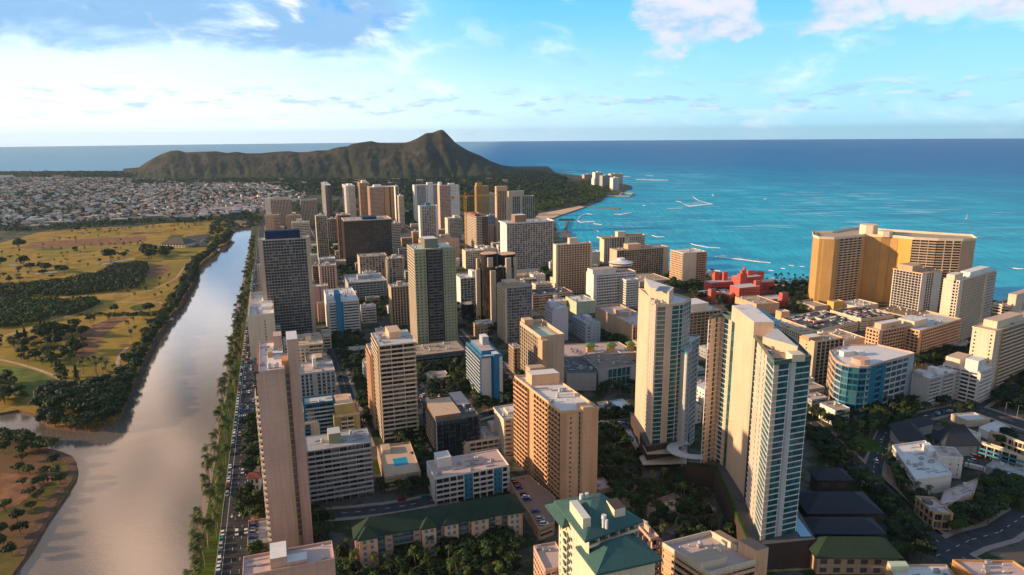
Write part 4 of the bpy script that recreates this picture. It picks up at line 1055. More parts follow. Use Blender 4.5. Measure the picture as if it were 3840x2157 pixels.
# ==== right side ====
B('windowless tan theatre block with plant on its roof', (475,878), ['blank'], c='D', by=965, xl=(282,808), xr=(684,866), wall='peach', roof='r_tan', pent=False)
B('tan stair block at the corner of the rooftop parking deck', (700,950), ['blank'], c='D', by=1040, xl='m9', xr=776, wall='peach', pent=False)
B('big parking deck with a rooftop full of cars and a ramp', (1010,1118), ['garage'], c='D', by=1200, xl=(702,1005), xr=(1395,1035), wall='cream', roof='garage_deck', pent=False, parapet=1.1, fh=2.6, clutter=False, name='parking_garage')
B('second cream parking deck farther right, also full of cars', (1420,1010), ['garage'], c='D', by=1110, xl=(1140,930), xr=(1720,975), wall='cream', roof='garage_deck', pent=False, fh=2.6, clutter=False, name='parking_garage')
B('low cream annex in front of the rooftop parking deck', (868,1140), ['vert'], c='D', by=1215, xl=(585,1030), xr='m16', wall='cream', roof='r_tan', pent=False)
B('peach office slab with brown glass columns behind the glass towers', (1000,255), ['.1:blank|.9:vert2','blank','blank','.35:blank|.3:punch2|.35:blank'], c='I', by=650, xl='y205', xr=1262, wall='peach', roof='r_tan', glass='g_bronze', extra=[('penthouse',-.05,.4,.3,.8,None,-3,'orange','r_white')], pent=False)
B('white boxy hall on the roof line right of the peach office', (1265,245), ['blank'], c='I', by=390, xl='y160', xr=1462, wall='cream', roof='r_tan', pent=False)
B('dark glass hotel framed in white in front of the golden curved hotel', (528,600), ['.25:blank:lgrey|.35:egg:white|.4:blank:lgrey','blank','blank','egg'], c='E', by=975, xl=268, xr=708, th=-26, wall='white', roof='r_tan', glass='g_black',
  extra=[('penthouse',.0,.5,.35,.85,None,-7,'tan','r_tan')], pent=False, cornice='peach', eave=.8)
B('beige garage podium under the dark glass hotel', (470,1010), ['garage'], c='E', by=1050, xl=105, xr=700, th=-26, wall='beige', roof='r_brown', pent=False)
B('tall cream slab with black balcony columns by the sea', (868,668), ['.1:blank|.62:vert2|.05:blank|.23:bal','blank','blank','.6:blank|.4:baln'], c='E', by=1235, xl=720, xr=1190, th=-36, wall='cream', roof='r_white', glass='g_black', bal='lgrey',
  extra=[('penthouse',-.02,.2,.3,.8,None,-6,'cream'),('penthouse',.35,.9,.2,.8,None,-5,'white')], pent=False)
B('terraced tan hotel with recessed upper floors behind the teal office', (140,1120), ['.1:blank|.9:baln','blank','blank','baln'], c='E', by=1420, xl=22, xr=446, th=-26, wall='peach', roof='r_lgrey', glass='g_dark', extra=[('penthouse',.15,.75,.3,.8,None,-5,'peach','r_white')], pent=False)
B('larger terraced tan hotel left of the tall yellow tower', (505,1120), ['.06:blank|.94:baln','blank','blank','baln'], c='E', by=1400, xl='m30', xr=880, th=-32, wall='peach', roof='r_lgrey', glass='g_dark', extra=[('penthouse',.1,.4,.3,.8,None,-6,'cream','r_white')], pent=False)
B('yellow tower with window columns and a stepped roof at the right edge', (1192,1120), ['.12:punch2|.8:bal:tan|.08:blank','blank','blank','.3:punch2|.4:blank|.3:punch2'], c='E', by=1665, xl=985, xr=1640, th=-32, wall='cream', roof='r_peach', bal='cream', glass='g_dark', eave=1.0,
  extra=[('penthouse',.1,.6,.2,.8,None,-6,'cream','r_peach')], pent=False, parapet=.5)
B('stepped cream hotel at the right edge behind the yellow tower', (1345,905), ['.4:blank|.6:baln','blank','blank','band'], c='E', by=1085, xl=1240, xr=1560, th=-34, wall='cream', roof='r_peach', glass='g_dark', extra=[('penthouse',.2,.9,.2,.9,None,-12,'cream','r_peach')], pent=False)
B('brown roofed block with white bands by the water at the right', (1250,880), ['band'], c='E', by=960, xl=1166, xr=1380, th=-34, wall='white', roof='r_brown', pent=False)
B('plain grey hotel with three recessed balcony bays beside the teal office', (592,590), ['.27:bal|.08:blank|.27:bal|.08:blank|.3:bal','blank','blank','.75:blank|.25:punch2'], c='J', by=850, xl=438, xr=928, th=-28, wall='lgrey', bal='lgrey', roof='r_white', glass='g_green', extra=[('penthouse',.0,.12,.4,.9,None,-4,'lgrey'),('penthouse',.35,.45,.4,.9,None,-4,'white')], pent=False)
B('bright white block with banded balconies next to the grey hotel', (1042,530), ['bal','blank','blank','band2'], c='J', by=815, xl=718, xr=1156, th=-34, wall='white', bal='white', roof='r_white', glass='g_dark', extra=[('penthouse',.0,.9,.55,.95,None,-7,'cream','r_peach'),('penthouse',-.02,.5,.05,.4,None,-9,'white')], pent=False)
B('round roofed low hall left of the yellow tower foot', (865,300), ['blank'], c='J', by=370, xl='m22', xr=985, th=-32, wall='tan', roof='r_tan', pent=False)
# ==== low blocks, right foreground ====
B('white corner store with a plant cluttered roof', (805,598), ['blank','blank','blank','deep'], c='O', by=742, xl=(592,285), xr=(1133,545), wall='white', roof='r_white', glass='g_dark', pent=False, extra=[('penthouse',.75,.95,.55,.8,None,-4,'white')], name='store')
B('brown flat roofed corner shop with green awnings', (965,892), ['deep','blank','blank','deep:tan'], c='O', by=1030, xl=(800,745), xr=(1145,905), wall='tan', roof='r_pink', pent=False, extra=[('skylight',.1,.5,.55,.75,None,-2,'dgrey')], name='shop', fh=4)
B('pink rooftop shop wing behind the brown corner shop', (1000,860), ['blank'], c='O', by=960, xl=(1060,700), xr=(1330,730), wall='tan', roof='r_pink', pent=False, name='shop')
B('long white roofed motel with turquoise railings', (1390,262), ['bal','blank','blank','bal'], c='O', by=370, xl='m12', xr=(1800,390), wall='cream', bal='aqua', roof='r_white', pent=False, name='motel')
B('white roofed low building beside the boulevard trees', (1375,122), ['blank'], c='O', by=180, xl=(1535,62), xr=(1500,185), wall='white', roof='r_white', pent=False, name='store', clutter=False)
B('narrow white roofed shed beyond the grey hotel', (1270,60), ['blank'], c='O', by=110, xl='m12', xr=(1480,45), wall='cream', roof='r_white', pent=False, name='store', clutter=False)
B('grey flat roofed service building beside the truck yard', (1440,470), ['blank'], c='O', by=530, xl=(1520,415), xr=(1785,600), wall='grey', roof='r_grey', pent=False, name='store')
B('white two storey house with stepped roofs behind the corner store', (1020,385), ['punch2'], c='O', by=560, xl=(945,290), xr=(1235,400), wall='white', roof='r_pink', pent=False, name='store')
B('cream stepped apartment house at the right edge', (1700,235), ['bal'], c='O', by=330, xl='m16', xr=(1860,290), wall='cream', roof='r_tan', pent=False)
B('white walled hall with a sunken roof court behind the corner store', (1222,275), ['blank'], c='O', by=345, xl=(1045,200), xr=(1398,190), wall='white', roof='r_white', pent=False, name='hall', parapet=1.5)
# ==== mall, centre right ====
B('low mall wing with a dark slate roof', (60,735), ['blank'], c='H', by=880, xl=(20,575), xr=(330,735), wall='grey', roof='r_dark', pent=False, name='mall', glass='g_dark', parapet=.6)
B('grey mall front with large dark teal windows', (350,705), ['.25:blank|.6:deep|.15:blank'], c='H', by=870, xl=(200,570), xr=(690,655), wall='grey', roof='r_brown', pent=False, name='mall', glass='g_teal', fh=7)
B('back wing of the mall with pink roofs and green pavilions', (45,580), ['blank'], c='H', by=640, xl='m36', xr=(700,545), wall='tan', roof='r_pink', pent=False, name='mall')
B('small white gabled shed behind the ochre tower', (545,1055), ['blank'], c='H', by=1120, xl=(445,985), xr=(662,1035), wall='bluegrey', roof='r_white', pent=False, name='shed', clutter=False)
B('low flat roofed shop left of the small white shed', (395,1075), ['blank'], c='H', by=1110, xl=(330,1000), xr=(490,1060), wall='cream', roof='r_pink', pent=False, name='shop')
B('long white awning roof with red umbrellas at its side', (680,1400), ['deep'], c='H', by=1447, xl=(550,1260), xr=(860,1360), wall='cream', roof='r_white', pent=False, name='shed', clutter=False, fh=4)
B('peach rooftop pool terrace block in the left centre', (345,578), ['garage'], c='L', by=690, xl=(275,300), xr=(672,520), wall='tan', roof='r_peach', pent=False, extra=[('pool_basin',.35,.75,.3,.55,None,-.12,'pool'),('pavilion',.1,.35,.75,.95,None,-3,'cream','r_peach')], clutter=False)
B('white slab with blue panels and a blotched white roof', (797,585), ['.1:bal:aqua|.28:bal:white|.12:punch:aqua|.28:bal:white|.12:punch:aqua|.1:bal:white','blank','blank','.5:blank|.2:punch|.3:blank'], c='L', by=815, xl=(722,428), xr=(1468,462), wall='white', bal='white', roof='r_pink', glass='g_dark', pent=False, parapet=.6,
  extra=[('penthouse',.1,.29,.55,.95,None,-6,'white')])
B('small white house with a red tiled roof beside the boulevard', (548,640), ['punch2'], c='K', by=655, xl='m9', xr=675, wall='white', roof='r_brown', pent=False, clutter=False, name='house')
B('peach carport roof beside the boulevard', (590,790), ['blank'], c='K', by=830, xl='m9', xr=720, wall='cream', roof='r_peach', pent=False, clutter=False, name='carport')
B('white roofed block at the bottom edge beside the boulevard palms', (505,1480), ['blank','blank','blank','blank'], c='K', H=30, xl=(515,1302), xr=(1340,1320), wall='rose', roof='r_pink', pent=False, parapet=1.0,
  extra=[('penthouse',.30,.48,.15,1,None,-5,'rose','white'),('penthouse',.48,.70,.1,.5,None,-2.5,'rose','r_white')])
B('pink roofed hotel with chimneys at the bottom edge', (385,1465), ['band'], c='N', H=34, xl=(-40,1190), xr=(835,1340), wall='peach', roof='r_pink', pent=False, cornice='cream', parapet=1.8,
  extra=[('penthouse',-.02,.5,.15,.45,None,-4,'cream','r_tan'),('stair_tower',.93,1.18,.0,.35,0,-6,'peach','r_brown'),('penthouse',.95,1.1,.4,.9,None,-3,'cream','r_brown'),
         ('chimney',.50,.54,.3,.4,None,-4.5,'cream'),('chimney',.65,.69,.38,.48,None,-4.5,'cream'),('chimney',.78,.82,.46,.56,None,-4.5,'cream')])
B('low pink block left of the green pagoda roofed tower', (350,1420), ['fine','blank','blank','fine'], c='M', H=32, xl=(243,1200), xr=(560,1380), wall='rose', roof='r_pink', pent=False)
B('small pink tower with round balconies behind the green pagoda roofs', (1300,1140), ['bal'], c='M', H=30, xl=(1160,985), xr=(1378,1115), wall='rose', bal='rose', roof='r_peach', pent=True)
B('orange edged roof with antennas in the bottom right corner', (1330,1470), ['blank'], c='O', H=22, xl=(1135,1325), xr=(1900,1480), wall='orange', roof='r_pink', pent=False, name='shop')
B('white roofed low building with a green fenced roof deck at the bottom edge', (620,1500), ['blank'], c='O', H=20, xl=(540,1370), xr=(1180,1500), wall='tan', roof='r_white', pent=False, name='shop', extra=[('machine_room',.0,.3,.55,.95,None,-3,'palegreen')])

# ------------------------------------------------------------------ the odd shaped buildings
ORG['W'] = (2350, 1050); SC['W'] = 1.3787
def g0(c, x, y, H): p = gp(c, x, y, H); return Vector((p.x, p.y, 0))
def part_box(root, name, p, a, b, z0, z1, mat, top=None):
    o = Vector((p[0], p[1], 0)) - Vector((root.location.x, root.location.y, 0)); mb = MB()
    q = [o, o + a, o + a + b, o + b]
    mb.prism([(v.x, v.y) for v in q], z0, z1, mat, top); return mb.build(name, root)
def part_cyl(root, name, p, r, z0, z1, mat, n=20, r2=None, parent=None):
    mb = MB(); mb.cyl(p[0] - root.location.x, p[1] - root.location.y, r, z0, z1, mat, n, r2); return mb.build(name, root)
def hip(root, name, q, z, rise, mat, thick=.35, frac=.5):
    """hipped roof over 4 world points q (ccw), ridge along the longer side"""
    off = Vector((root.location.x, root.location.y, 0)); q = [Vector((p[0], p[1], 0)) - off for p in q]
    if (q[1] - q[0]).length < (q[2] - q[1]).length: q = q[1:] + q[:1]
    w = (q[2] - q[1]).length; d = (q[1] - q[0]).normalized(); m0 = (q[0] + q[3]) / 2; m1 = (q[1] + q[2]) / 2
    ins = min(w * frac, (m1 - m0).length * .48)
    a, b = m0 + d * ins, m1 - d * ins
    mb = MB(); V_ = [(p.x, p.y, z) for p in q] + [(a.x, a.y, z + rise), (b.x, b.y, z + rise)] + [(p.x, p.y, z - thick) for p in q]
    mb.v = V_; k = mb.mi(mat)
    for f in ((0, 1, 5, 4), (2, 3, 4, 5), (1, 2, 5), (3, 0, 4), (6, 7, 1, 0), (7, 8, 2, 1), (8, 9, 3, 2), (9, 6, 0, 3), (9, 8, 7, 6)):
        mb.f.append(f); mb.m.append(k)
    return mb.build(name, root)
def grow(q, w):
    c = sum((Vector((p[0], p[1], 0)) for p in q), Vector((0, 0, 0))) / len(q)
    out = []
    n = len(q)
    for i in range(n):
        p = Vector((q[i][0], q[i][1], 0)); a = Vector((q[i - 1][0], q[i - 1][1], 0)); b = Vector((q[(i + 1) % n][0], q[(i + 1) % n][1], 0))
        out.append(p + ((p - a).normalized() + (p - b).normalized()) * w)
    return out

# golden curved hotel on the beach
H = 79.0
fr = [g0('E', x, y, H) for x, y in [(-452,262),(-402,280),(-262,285),(-222,282),(-20,262),(20,254),(160,264),(240,266),(310,272),(440,285),(660,296),(885,300),(1012,293)]]
bk = [Vector((543, 800, 0)), Vector((508, 822, 0)), Vector((470, 850, 0)), Vector((452, 872, 0)), Vector((425, 860, 0)), Vector((398, 838, 0)), Vector((374, 840, 0))]
poly = fr + bk
r = raise_building('huge golden curved beach hotel rising above everything on the right', poly,
   ['blank:ochre','.2:blank:ochre|.1:blank:yellow|.7:blank:ochre','blank:ochre','balw:beige','blank:ochre','blank:ochre','blank:ochre','blank:ochre','blank:yellow','balw:beige','balw:beige','blank:tan'] + ['blank:ochre'] * 8, H, ns=26,
   name='beach_hotel', wall='ochre', bal='beige', roof='r_tan', glass='g_bronze', pent=False, parapet=2.6, eave=1.2, cornice='cream', clutter=True)
for (x, y, rr) in ((75, 218, 11), (232, 240, 9)):
    p = g0('E', x, y + 30, H); part_cyl(r, 'penthouse', (p.x, p.y + 10), rr * .95, H + .3, H + (12 if x < 100 else 7), 'cream', 8)
p = g0('E', 300, 262, H); part_box(r, 'roof_pavilion', (p.x - 4, p.y + 12), Vector((9, 3, 0)), Vector((-3, 8, 0)), H + .3, H + 4, 'brown')
B('round white banquet hall at the foot of the golden hotel', (1000, 900), ['blank'], c='D', by=945, xl='m30', xr=1120, wall='beige', roof='r_tan', pent=False, clutter=False)
B('flat white lobby roof under the golden hotel', (-60, 905), ['blank'], c='E', by=960, xl='m26', xr=130, th=-26, wall='cream', roof='r_white', pent=False)
B('small golden lift block beside the lobby roof', (1175, 860), ['blank'], c='D', by=940, xl='m10', xr=1265, wall='yellow', roof='r_tan', pent=False, clutter=False)

# the two glass towers
H = 100.0
a = g0('W', 762, 440, H); f = g0('W', 955, 412, H)
left = [a, g0('W',690,340,H), g0('W',655,295,H), g0('W',560,215,H), g0('W',490,190,H), g0('W',424,205,H)]
dr = (f - a)
poly = [a, f, f + Vector((3, 26, 0)), f + Vector((2, 52, 0)), g0('W',424,205,H) + Vector((13, 12, 0)), left[5], left[4], left[3], left[2], left[1]]
r = raise_building('nearest and tallest glass and beige tower with white floor lines', poly,
   ['.42:slab:white|.05:blank:grey|.11:blank:lgrey|.42:slab:white','slab:white','slab:white','blank:beige','slab:white','.3:slab:white|.7:pl:sandstone','.8:pl:beige|.2:curtain:black','blank:sandstone','.25:blank:beige|.35:curtain:black|.4:pl:sandstone','.5:pl:sandstone|.5:slab:white'],
   H, ns=30, name='glass_tower', wall='sandstone', bal='white', roof='r_tan', glass='g_teal', pent=False, podium=13, rec=.16, parapet=1.6, cornice='g_green')
# high beige spine with solar roof
sp0, sp1 = g0('W', 655, 300, H), g0('W', 545, 210, H); sp2 = sp0.lerp(sp1, .5) + Vector((1.2, 0, 0))
o = Vector((r.location.x, r.location.y, 0)); w = Vector((7, 2.4, 0))
mb = MB(); mb.prism([(p.x, p.y) for p in [q - o for q in (sp0 + Vector((-.4, -.6, 0)), sp0 + w * 1.2 + Vector((1, -4, 0)), sp1 + w * 1.6, sp1 + Vector((-.4, .3, 0)))]], H + .3, H + 8.5, 'sandstone', 'r_white'); mb.build('high_wall', r)
q = [g0('W',700,345,H), f + Vector((-5, 4, 0)), f + Vector((-3, 30, 0)), g0('W',545,200,H) + Vector((12, 4, 0)), sp0 + w * 1.21 + Vector((1, -4, 0))]
mb = MB(); mb.prism([(p.x, p.y) for p in [v - o for v in q]], H + .3, H + 5.0, 'sandstone', 'r_lgrey'); mb.build('plant_room', r)
for k in range(9):
    p = sp1.lerp(sp0, k / 9) + w * 1.62 + Vector((1.0, 0, 0)); d = (sp0 - sp1).normalized()
    mb = MB(); mb.obox(p - o, d * 2.6, Vector((5, 1.6, 0)), H + 5.4, H + 5.55, 'solar'); mb.build('solar_panel', r)
mb = MB(); mb.obox(a - o + Vector((2, 2.2, 0)), Vector((6, .4, 0)), Vector((-.5, 6, 0)), H + .26, H + .38, 'lawn'); mb.build('roof_garden', r)
mb = MB(); mb.obox(a - o + Vector((9, 3, 0)), Vector((6, .4, 0)), Vector((-.4, 6, 0)), H + .3, H + 3.6, 'cream'); mb.build('roof_pavilion', r)
# podium deck with pool and planted edge
mb = MB(); pd = [g0('W', 690, 1300, 13), g0('W', 1000, 1395, 11)]
mb.prism([(p.x, p.y) for p in [v - o for v in (a + Vector((-6, -4, 0)), f + Vector((7, -6, 0)), f + Vector((12, 50, 0)), left[5] + Vector((14, 18, 0)), left[5] + Vector((-7, 4, 0)), left[3] + Vector((-7, 0, 0)))]], 0, 13.2, 'darkbrown', 'r_dark'); mb.build('podium', r)
mb = MB(); mb.obox(f - o + Vector((.5, -4.5, 0)), Vector((5.5, .3, 0)), Vector((0, 22, 0)), 13.3, 13.6, 'pool'); mb.build('pool', r)
mb = MB()
ed = [left[5], left[3], a]
for i in range(2):
    p, q_ = ed[i] - o + Vector((-6.6, 0, 0)), ed[i + 1] - o + Vector((-6.4, -3 * i, 0)); mb.obox(p, q_ - p, Vector((1.4, 0, 0)), 13.2, 14.6, 'hedge')
mb.build('planted_edge', r)
GT2 = r
H = 101.0
n0 = g0('W',150,140,H); pts = [n0, g0('W',205,137,H), g0('W',235,134,H), g0('W',275,130,H)]
cv = [g0('W',275,130,H) + Vector((1.5 + 9.5 * (1 - cos(t)) * .5 + 4 * t, -1.2 * sin(2 * t) + 12 * t * .8, 0)) for t in [0.25 * k for k in range(1, 6)]]
poly = pts + cv + [Vector((103, 418, 0)), Vector((88, 428, 0)), g0('W',62,52,H), g0('W',118,100,H)]
nn = len(poly)
sty = ['slab:white', 'blank:sandstone', 'slab:white'] + ['slab:white'] * 6 + ['slab', 'blank'] + ['blank:sandstone', 'pl:sandstone'] + ['blank'] * 3
r1 = raise_building('left one of the twin glass towers, with a broad plain sunlit wall', poly, sty[:nn], H, ns=31, name='glass_tower', wall='sandstone', bal='lgrey', roof='r_white', glass='g_teal', pent=False, podium=14, rec=.16, parapet=1.2)
o = Vector((r1.location.x, r1.location.y, 0))
mb = MB(); e = [g0('W',118,100,H), n0 + Vector((9, 6, 0)), Vector((99, 408, 0)), g0('W',62,52,H) + Vector((4, 2, 0))]
mb.prism([(p.x, p.y) for p in [v - o for v in e]], H + .3, H + 7.5, 'sandstone', 'r_white'); mb.build('high_wall', r1)
for k in range(6):
    p = e[1].lerp(e[2], k / 6) + Vector((-8, 1, 0)); mb = MB(); mb.obox(p - o, Vector((6, 0, 0)), Vector((.6, 3, 0)), H + 7.8, H + 7.95, 'solar'); mb.build('solar_panel', r1)
mb = MB(); mb.prism([(p.x, p.y) for p in [v - o for v in grow([poly[0], poly[3], cv[-1], Vector((104, 422, 0)), g0('W',62,52,H)], 3.0)]], 0, 14.2, 'darkbrown', 'r_dark'); mb.build('podium', r1)
for z, gw, x in ((4.5, 9, 0), (10, 6, 0)):
    mb = MB(); mb.obox(n0 - o + Vector((-gw + 3, -gw, 0)), Vector((19 + gw, 1.2, 0)), Vector((-.5, 12, 0)), z, z + .5, 'beige'); mb.build('canopy', r1)
# lower wave fronted wing
wp = [Vector((104 + 2.2 * k + 1.6 * sin(k * 1.1), 388 + 5.0 * k, 0)) for k in range(8)]
wing = raise_building('lower wavy balconied wing behind the left glass tower', wp + [wp[-1] + Vector((-13, 6, 0)), wp[0] + Vector((-9, 26, 0))], ['egg:lgrey'] * 7 + ['blank'] * 3, 72, ns=22, name='glass_tower', wall='lgrey', bal='white', roof='r_lgrey', glass='g_blue', pent=False, cornice='glassrail')
mb = MB(); cc = wp[0] + Vector((6, -6, 0)); ow = Vector((wing.location.x, wing.location.y, 0))
arc = [cc + Vector((17 * cos(t), 13 * sin(t), 0)) for t in [pi * (.55 + .1 * k) for k in range(12)]]; arc2 = [cc + Vector((10 * cos(t), 7.5 * sin(t), 0)) for t in [pi * (.55 + .1 * k) for k in range(12)]]
for i in range(11):
    q = [arc[i] - ow, arc[i + 1] - ow, arc2[i + 1] - ow, arc2[i] - ow]; mb.hexa([(p.x, p.y, 13.4) for p in q] + [(p.x, p.y, 14) for p in q], 'lgrey')
mb.build('curved_canopy', wing)

# teal office with the rounded corner
H = 37.0
base = [(242,498),(238,484),(236,474),(237,467),(240,463),(246,460),(252,460),(256,463),(268,470),(302,489),(301,494),(297,498),(286,512),(262,512)]
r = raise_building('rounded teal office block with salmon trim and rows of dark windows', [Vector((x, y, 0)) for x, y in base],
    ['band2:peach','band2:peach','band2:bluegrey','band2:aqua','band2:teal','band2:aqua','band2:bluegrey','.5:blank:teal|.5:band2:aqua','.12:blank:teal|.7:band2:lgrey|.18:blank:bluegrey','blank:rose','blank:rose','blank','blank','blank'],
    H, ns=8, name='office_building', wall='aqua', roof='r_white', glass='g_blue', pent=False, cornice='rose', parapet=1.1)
part_cyl(r, 'penthouse', (252, 471), 6, H + .3, H + 4, 'rose', 16)
part_box(r, 'machine_room', (246, 484), Vector((9, 2, 0)), Vector((-1, 5, 0)), H + .3, H + 4, 'white'); part_box(r, 'machine_room', (258, 486), Vector((6, 2, 0)), Vector((-1, 5, 0)), H + .3, H + 3.4, 'white')

# black tower with beige fins
H = 62.0; c0 = g0('B', 860, 985, H) + Vector((2, 16, 0))
oct_ = [c0 + Vector((20 * cos(t), 15 * sin(t), 0)) for t in [-pi / 2 + pi / 10 + 2 * pi * k / 10 for k in range(10)]]
r = raise_building('black glass tower with slanted beige fins and two round crowns', oct_, ['curtain'], H, ns=19, name='black_tower', wall='black', bal='black', roof='r_dark', glass='g_bronze', pent=False, cornice='black')
part_cyl(r, 'crown', (c0.x - 9, c0.y), 8.5, H, H + 14, 'black', 20); part_cyl(r, 'crown', (c0.x + 10, c0.y + 3), 9.5, H, H + 13, 'black', 20)
part_cyl(r, 'crown_rim', (c0.x - 9, c0.y), 8.9, H + 14, H + 14.6, 'peach', 20); part_cyl(r, 'crown_rim', (c0.x + 10, c0.y + 3), 9.9, H + 13, H + 13.6, 'peach', 20)
for dx, dy, h0, h1, ww in ((-20, -8, 0, 60, 5), (-3.5, -18, 0, 60, 6), (13, -15, 0, 73, 6), (-6.5, -11, 60, 73, 6), (19.5, -4, 0, 72, 4), (-20, 2, 58, 70, 4)):
    part_box(r, 'fin', (c0.x + dx - ww / 2, c0.y + dy), U.lerp(V, .95) * ww, U * 3.5, h0, h1, 'beige')
lowt = raise_building('low black round roofed annex with beige fins beside the black tower', [g0('B', 610 + 60 * cos(t), 1300 + 22 * sin(t), 16) for t in [2 * pi - 2 * pi * k / 8 for k in range(8)]], ['curtain'], 16, name='annex', wall='black', roof='r_tan', glass='g_black', pent=False)

# round restaurant on the white office
pr = next(b for b in BINFO if 'round rooftop restaurant' in b[3]['label']); H = pr[2]; root = pr[3]
p = g0('C', 560, 985, H); px, py = p.x, p.y + 9
part_cyl(root, 'restaurant_base', (px, py), 10, H + .3, H + 4, 'darkbrown', 24)
part_cyl(root, 'restaurant', (px, py), 14.5, H + 4, H + 4.8, 'white', 32); part_cyl(root, 'restaurant_window', (px, py), 13.4, H + 4.8, H + 6.8, 'g_black', 32)
part_cyl(root, 'restaurant_roof', (px, py), 15.2, H + 6.8, H + 9.6, 'white', 32, 6.5); part_cyl(root, 'cupola', (px, py), 5, H + 9.6, H + 12, 'white', 16)

# pagoda roofed tower at the bottom
H = 62.0
A_, B_, C_, D_ = g0('M', 425, 772, H), g0('M', 710, 1140, H), g0('M', 1235, 952, H), g0('M', 850, 700, H)
inn = grow([A_, B_, C_, D_], -1.6)
r = raise_building('cream tower with stacked green hipped roofs at the bottom edge', inn, ['punch2', 'punch', 'blank', '.3:punch2|.4:balp|.3:punch2'] if False else ['.35:punch|.3:punch2|.35:blank', 'bal', 'blank', 'blank'], H - .5, name='hipped_tower', wall='cream', bal='cream', roof='r_tan', glass='g_teal', pent=False, parapet=.1, clutter=False)
hip(r, 'roof', [A_, B_, C_, D_], H, 5.2, 'roofgreen', .8, .5)
H2 = 55.0
q = [g0('M', 622, 1187, H2), g0('M', 812, 1440, H2), g0('M', 1413, 1305, H2), g0('M', 1150, 1050, H2)]
i2 = grow(q, -1.8); o = Vector((r.location.x, r.location.y, 0))
mb = MB(); mb.prism([(p.x, p.y) for p in [v - o for v in i2]], 0, H2 - .3, 'cream'); mb.build('front_wing', r)
hip(r, 'roof', q, H2, 5.5, 'roofgreen', .8, .5)
q3 = [g0('M', 345, 812, 58), g0('M', 505, 1020, 58), g0('M', 640, 960, 58), g0('M', 470, 790, 58)]
hip(r, 'roof', q3, 58, 2.6, 'roofgreen', .6, .5)
q4 = [g0('M', 790, 828, H + 4), g0('M', 880, 870, H + 4), g0('M', 1090, 865, H + 4), g0('M', 1015, 732, H + 4)]
mb = MB(); P_ = [v - o for v in q4]
s0 = g0('M', 570, 800, H + 4); s1 = g0('M', 690, 965, H + 4); part_box(r, 'skylight', s0, s1 - s0, (g0('M', 655, 790, H + 4) - s0) * .8, H + 1, H + 5.2, 'cream', 'white')
s0 = g0('M', 900, 790, H + 4); part_box(r, 'roof_well', s0, (g0('M', 975, 880, H + 4) - s0), (g0('M', 1020, 760, H + 4) - s0) * .8, H + 1, H + 5, 'cream', 'darkbrown')
for x, y, rr in ((880, 935, 1.0), (905, 980, .55), (875, 970, .5), (675, 745, .8), (725, 735, .8)):
    p = g0('M', x, y, H + 4); part_cyl(r, 'roof_tank', p, rr, H + 2, H + 5.4, 'silver', 14, rr * .9)
st = (B_ - A_) / 7
for k in range(1, 18):
    for f_ in (.30, .42):
        p = A_.lerp(B_, f_) + Vector((1.3, -.2, 0)); mb = MB(); mb.obox(p - o + Vector((-.35, 0, 0)), (B_ - A_).normalized() * 1.6, Vector((-.5, -.3, 0)), k * 3.1, k * 3.1 + 1.4, 'roofgreen')
        mb.build('window_shade', r)

# long hip roofed apartment house, bottom left
z = 15.5
F0, F1 = g0('L', 60, 1130, z), g0('M', 168, 860, z); d = (F1 - F0).normalized(); bk_ = Vector((-d.y, d.x, 0)) * 17
inn = [F0 + d * 1 + bk_ * .06, F1 - d * 1 + bk_ * .06, F1 - d * 1 + bk_ * .94, F0 + d * 1 + bk_ * .94]
st = '|'.join(['.6:punch:rose', '1.5:bal:dgrey'] * 5 + ['.6:punch:rose', '1:bal:dgrey', '.7:arch:peach'])
r = raise_building('long pink apartment house under a dark green hipped roof', inn, [st, 'punch', 'punch', 'punch'], z - .2, ns=5, name='apartment_house', wall='rose', bal='dgrey', roof='r_dark', glass='g_aqua', pent=False, parapet=.05, clutter=False)
hip(r, 'roof', [F0, F1, F1 + bk_, F0 + bk_], z, 5.5, 'roofdark', .5)
L_ = (F1 - F0).length
for t0, t1, dz in ((.02, .14, 0), (.37, .47, .1), (.50, .60, .16), (.66, .78, .1), (.88, .98, 0)):
    a0 = F0 + d * L_ * t0 - bk_ * .09; b0 = F0 + d * L_ * t1 - bk_ * .09
    hip(r, 'dormer_roof', [a0, b0, b0 + bk_ * .55, a0 + bk_ * .55], z + .1 + dz, 3.8, 'roofdark', .4)
    part_box(r, 'bay', a0 + d * .8 + bk_ * .02, (b0 - a0) - d * 1.6, bk_ * .1, 0, z - .25, 'peach')
    for k in range(5):
        for s_ in (.2, .6): part_box(r, 'window', a0 + d * (.8 + ((b0 - a0).length - 1.6) * s_) - bk_ * -.015, d * 1.5, bk_ * .02, k * 3.05 + .9, k * 3.05 + 2.6, 'aqua')

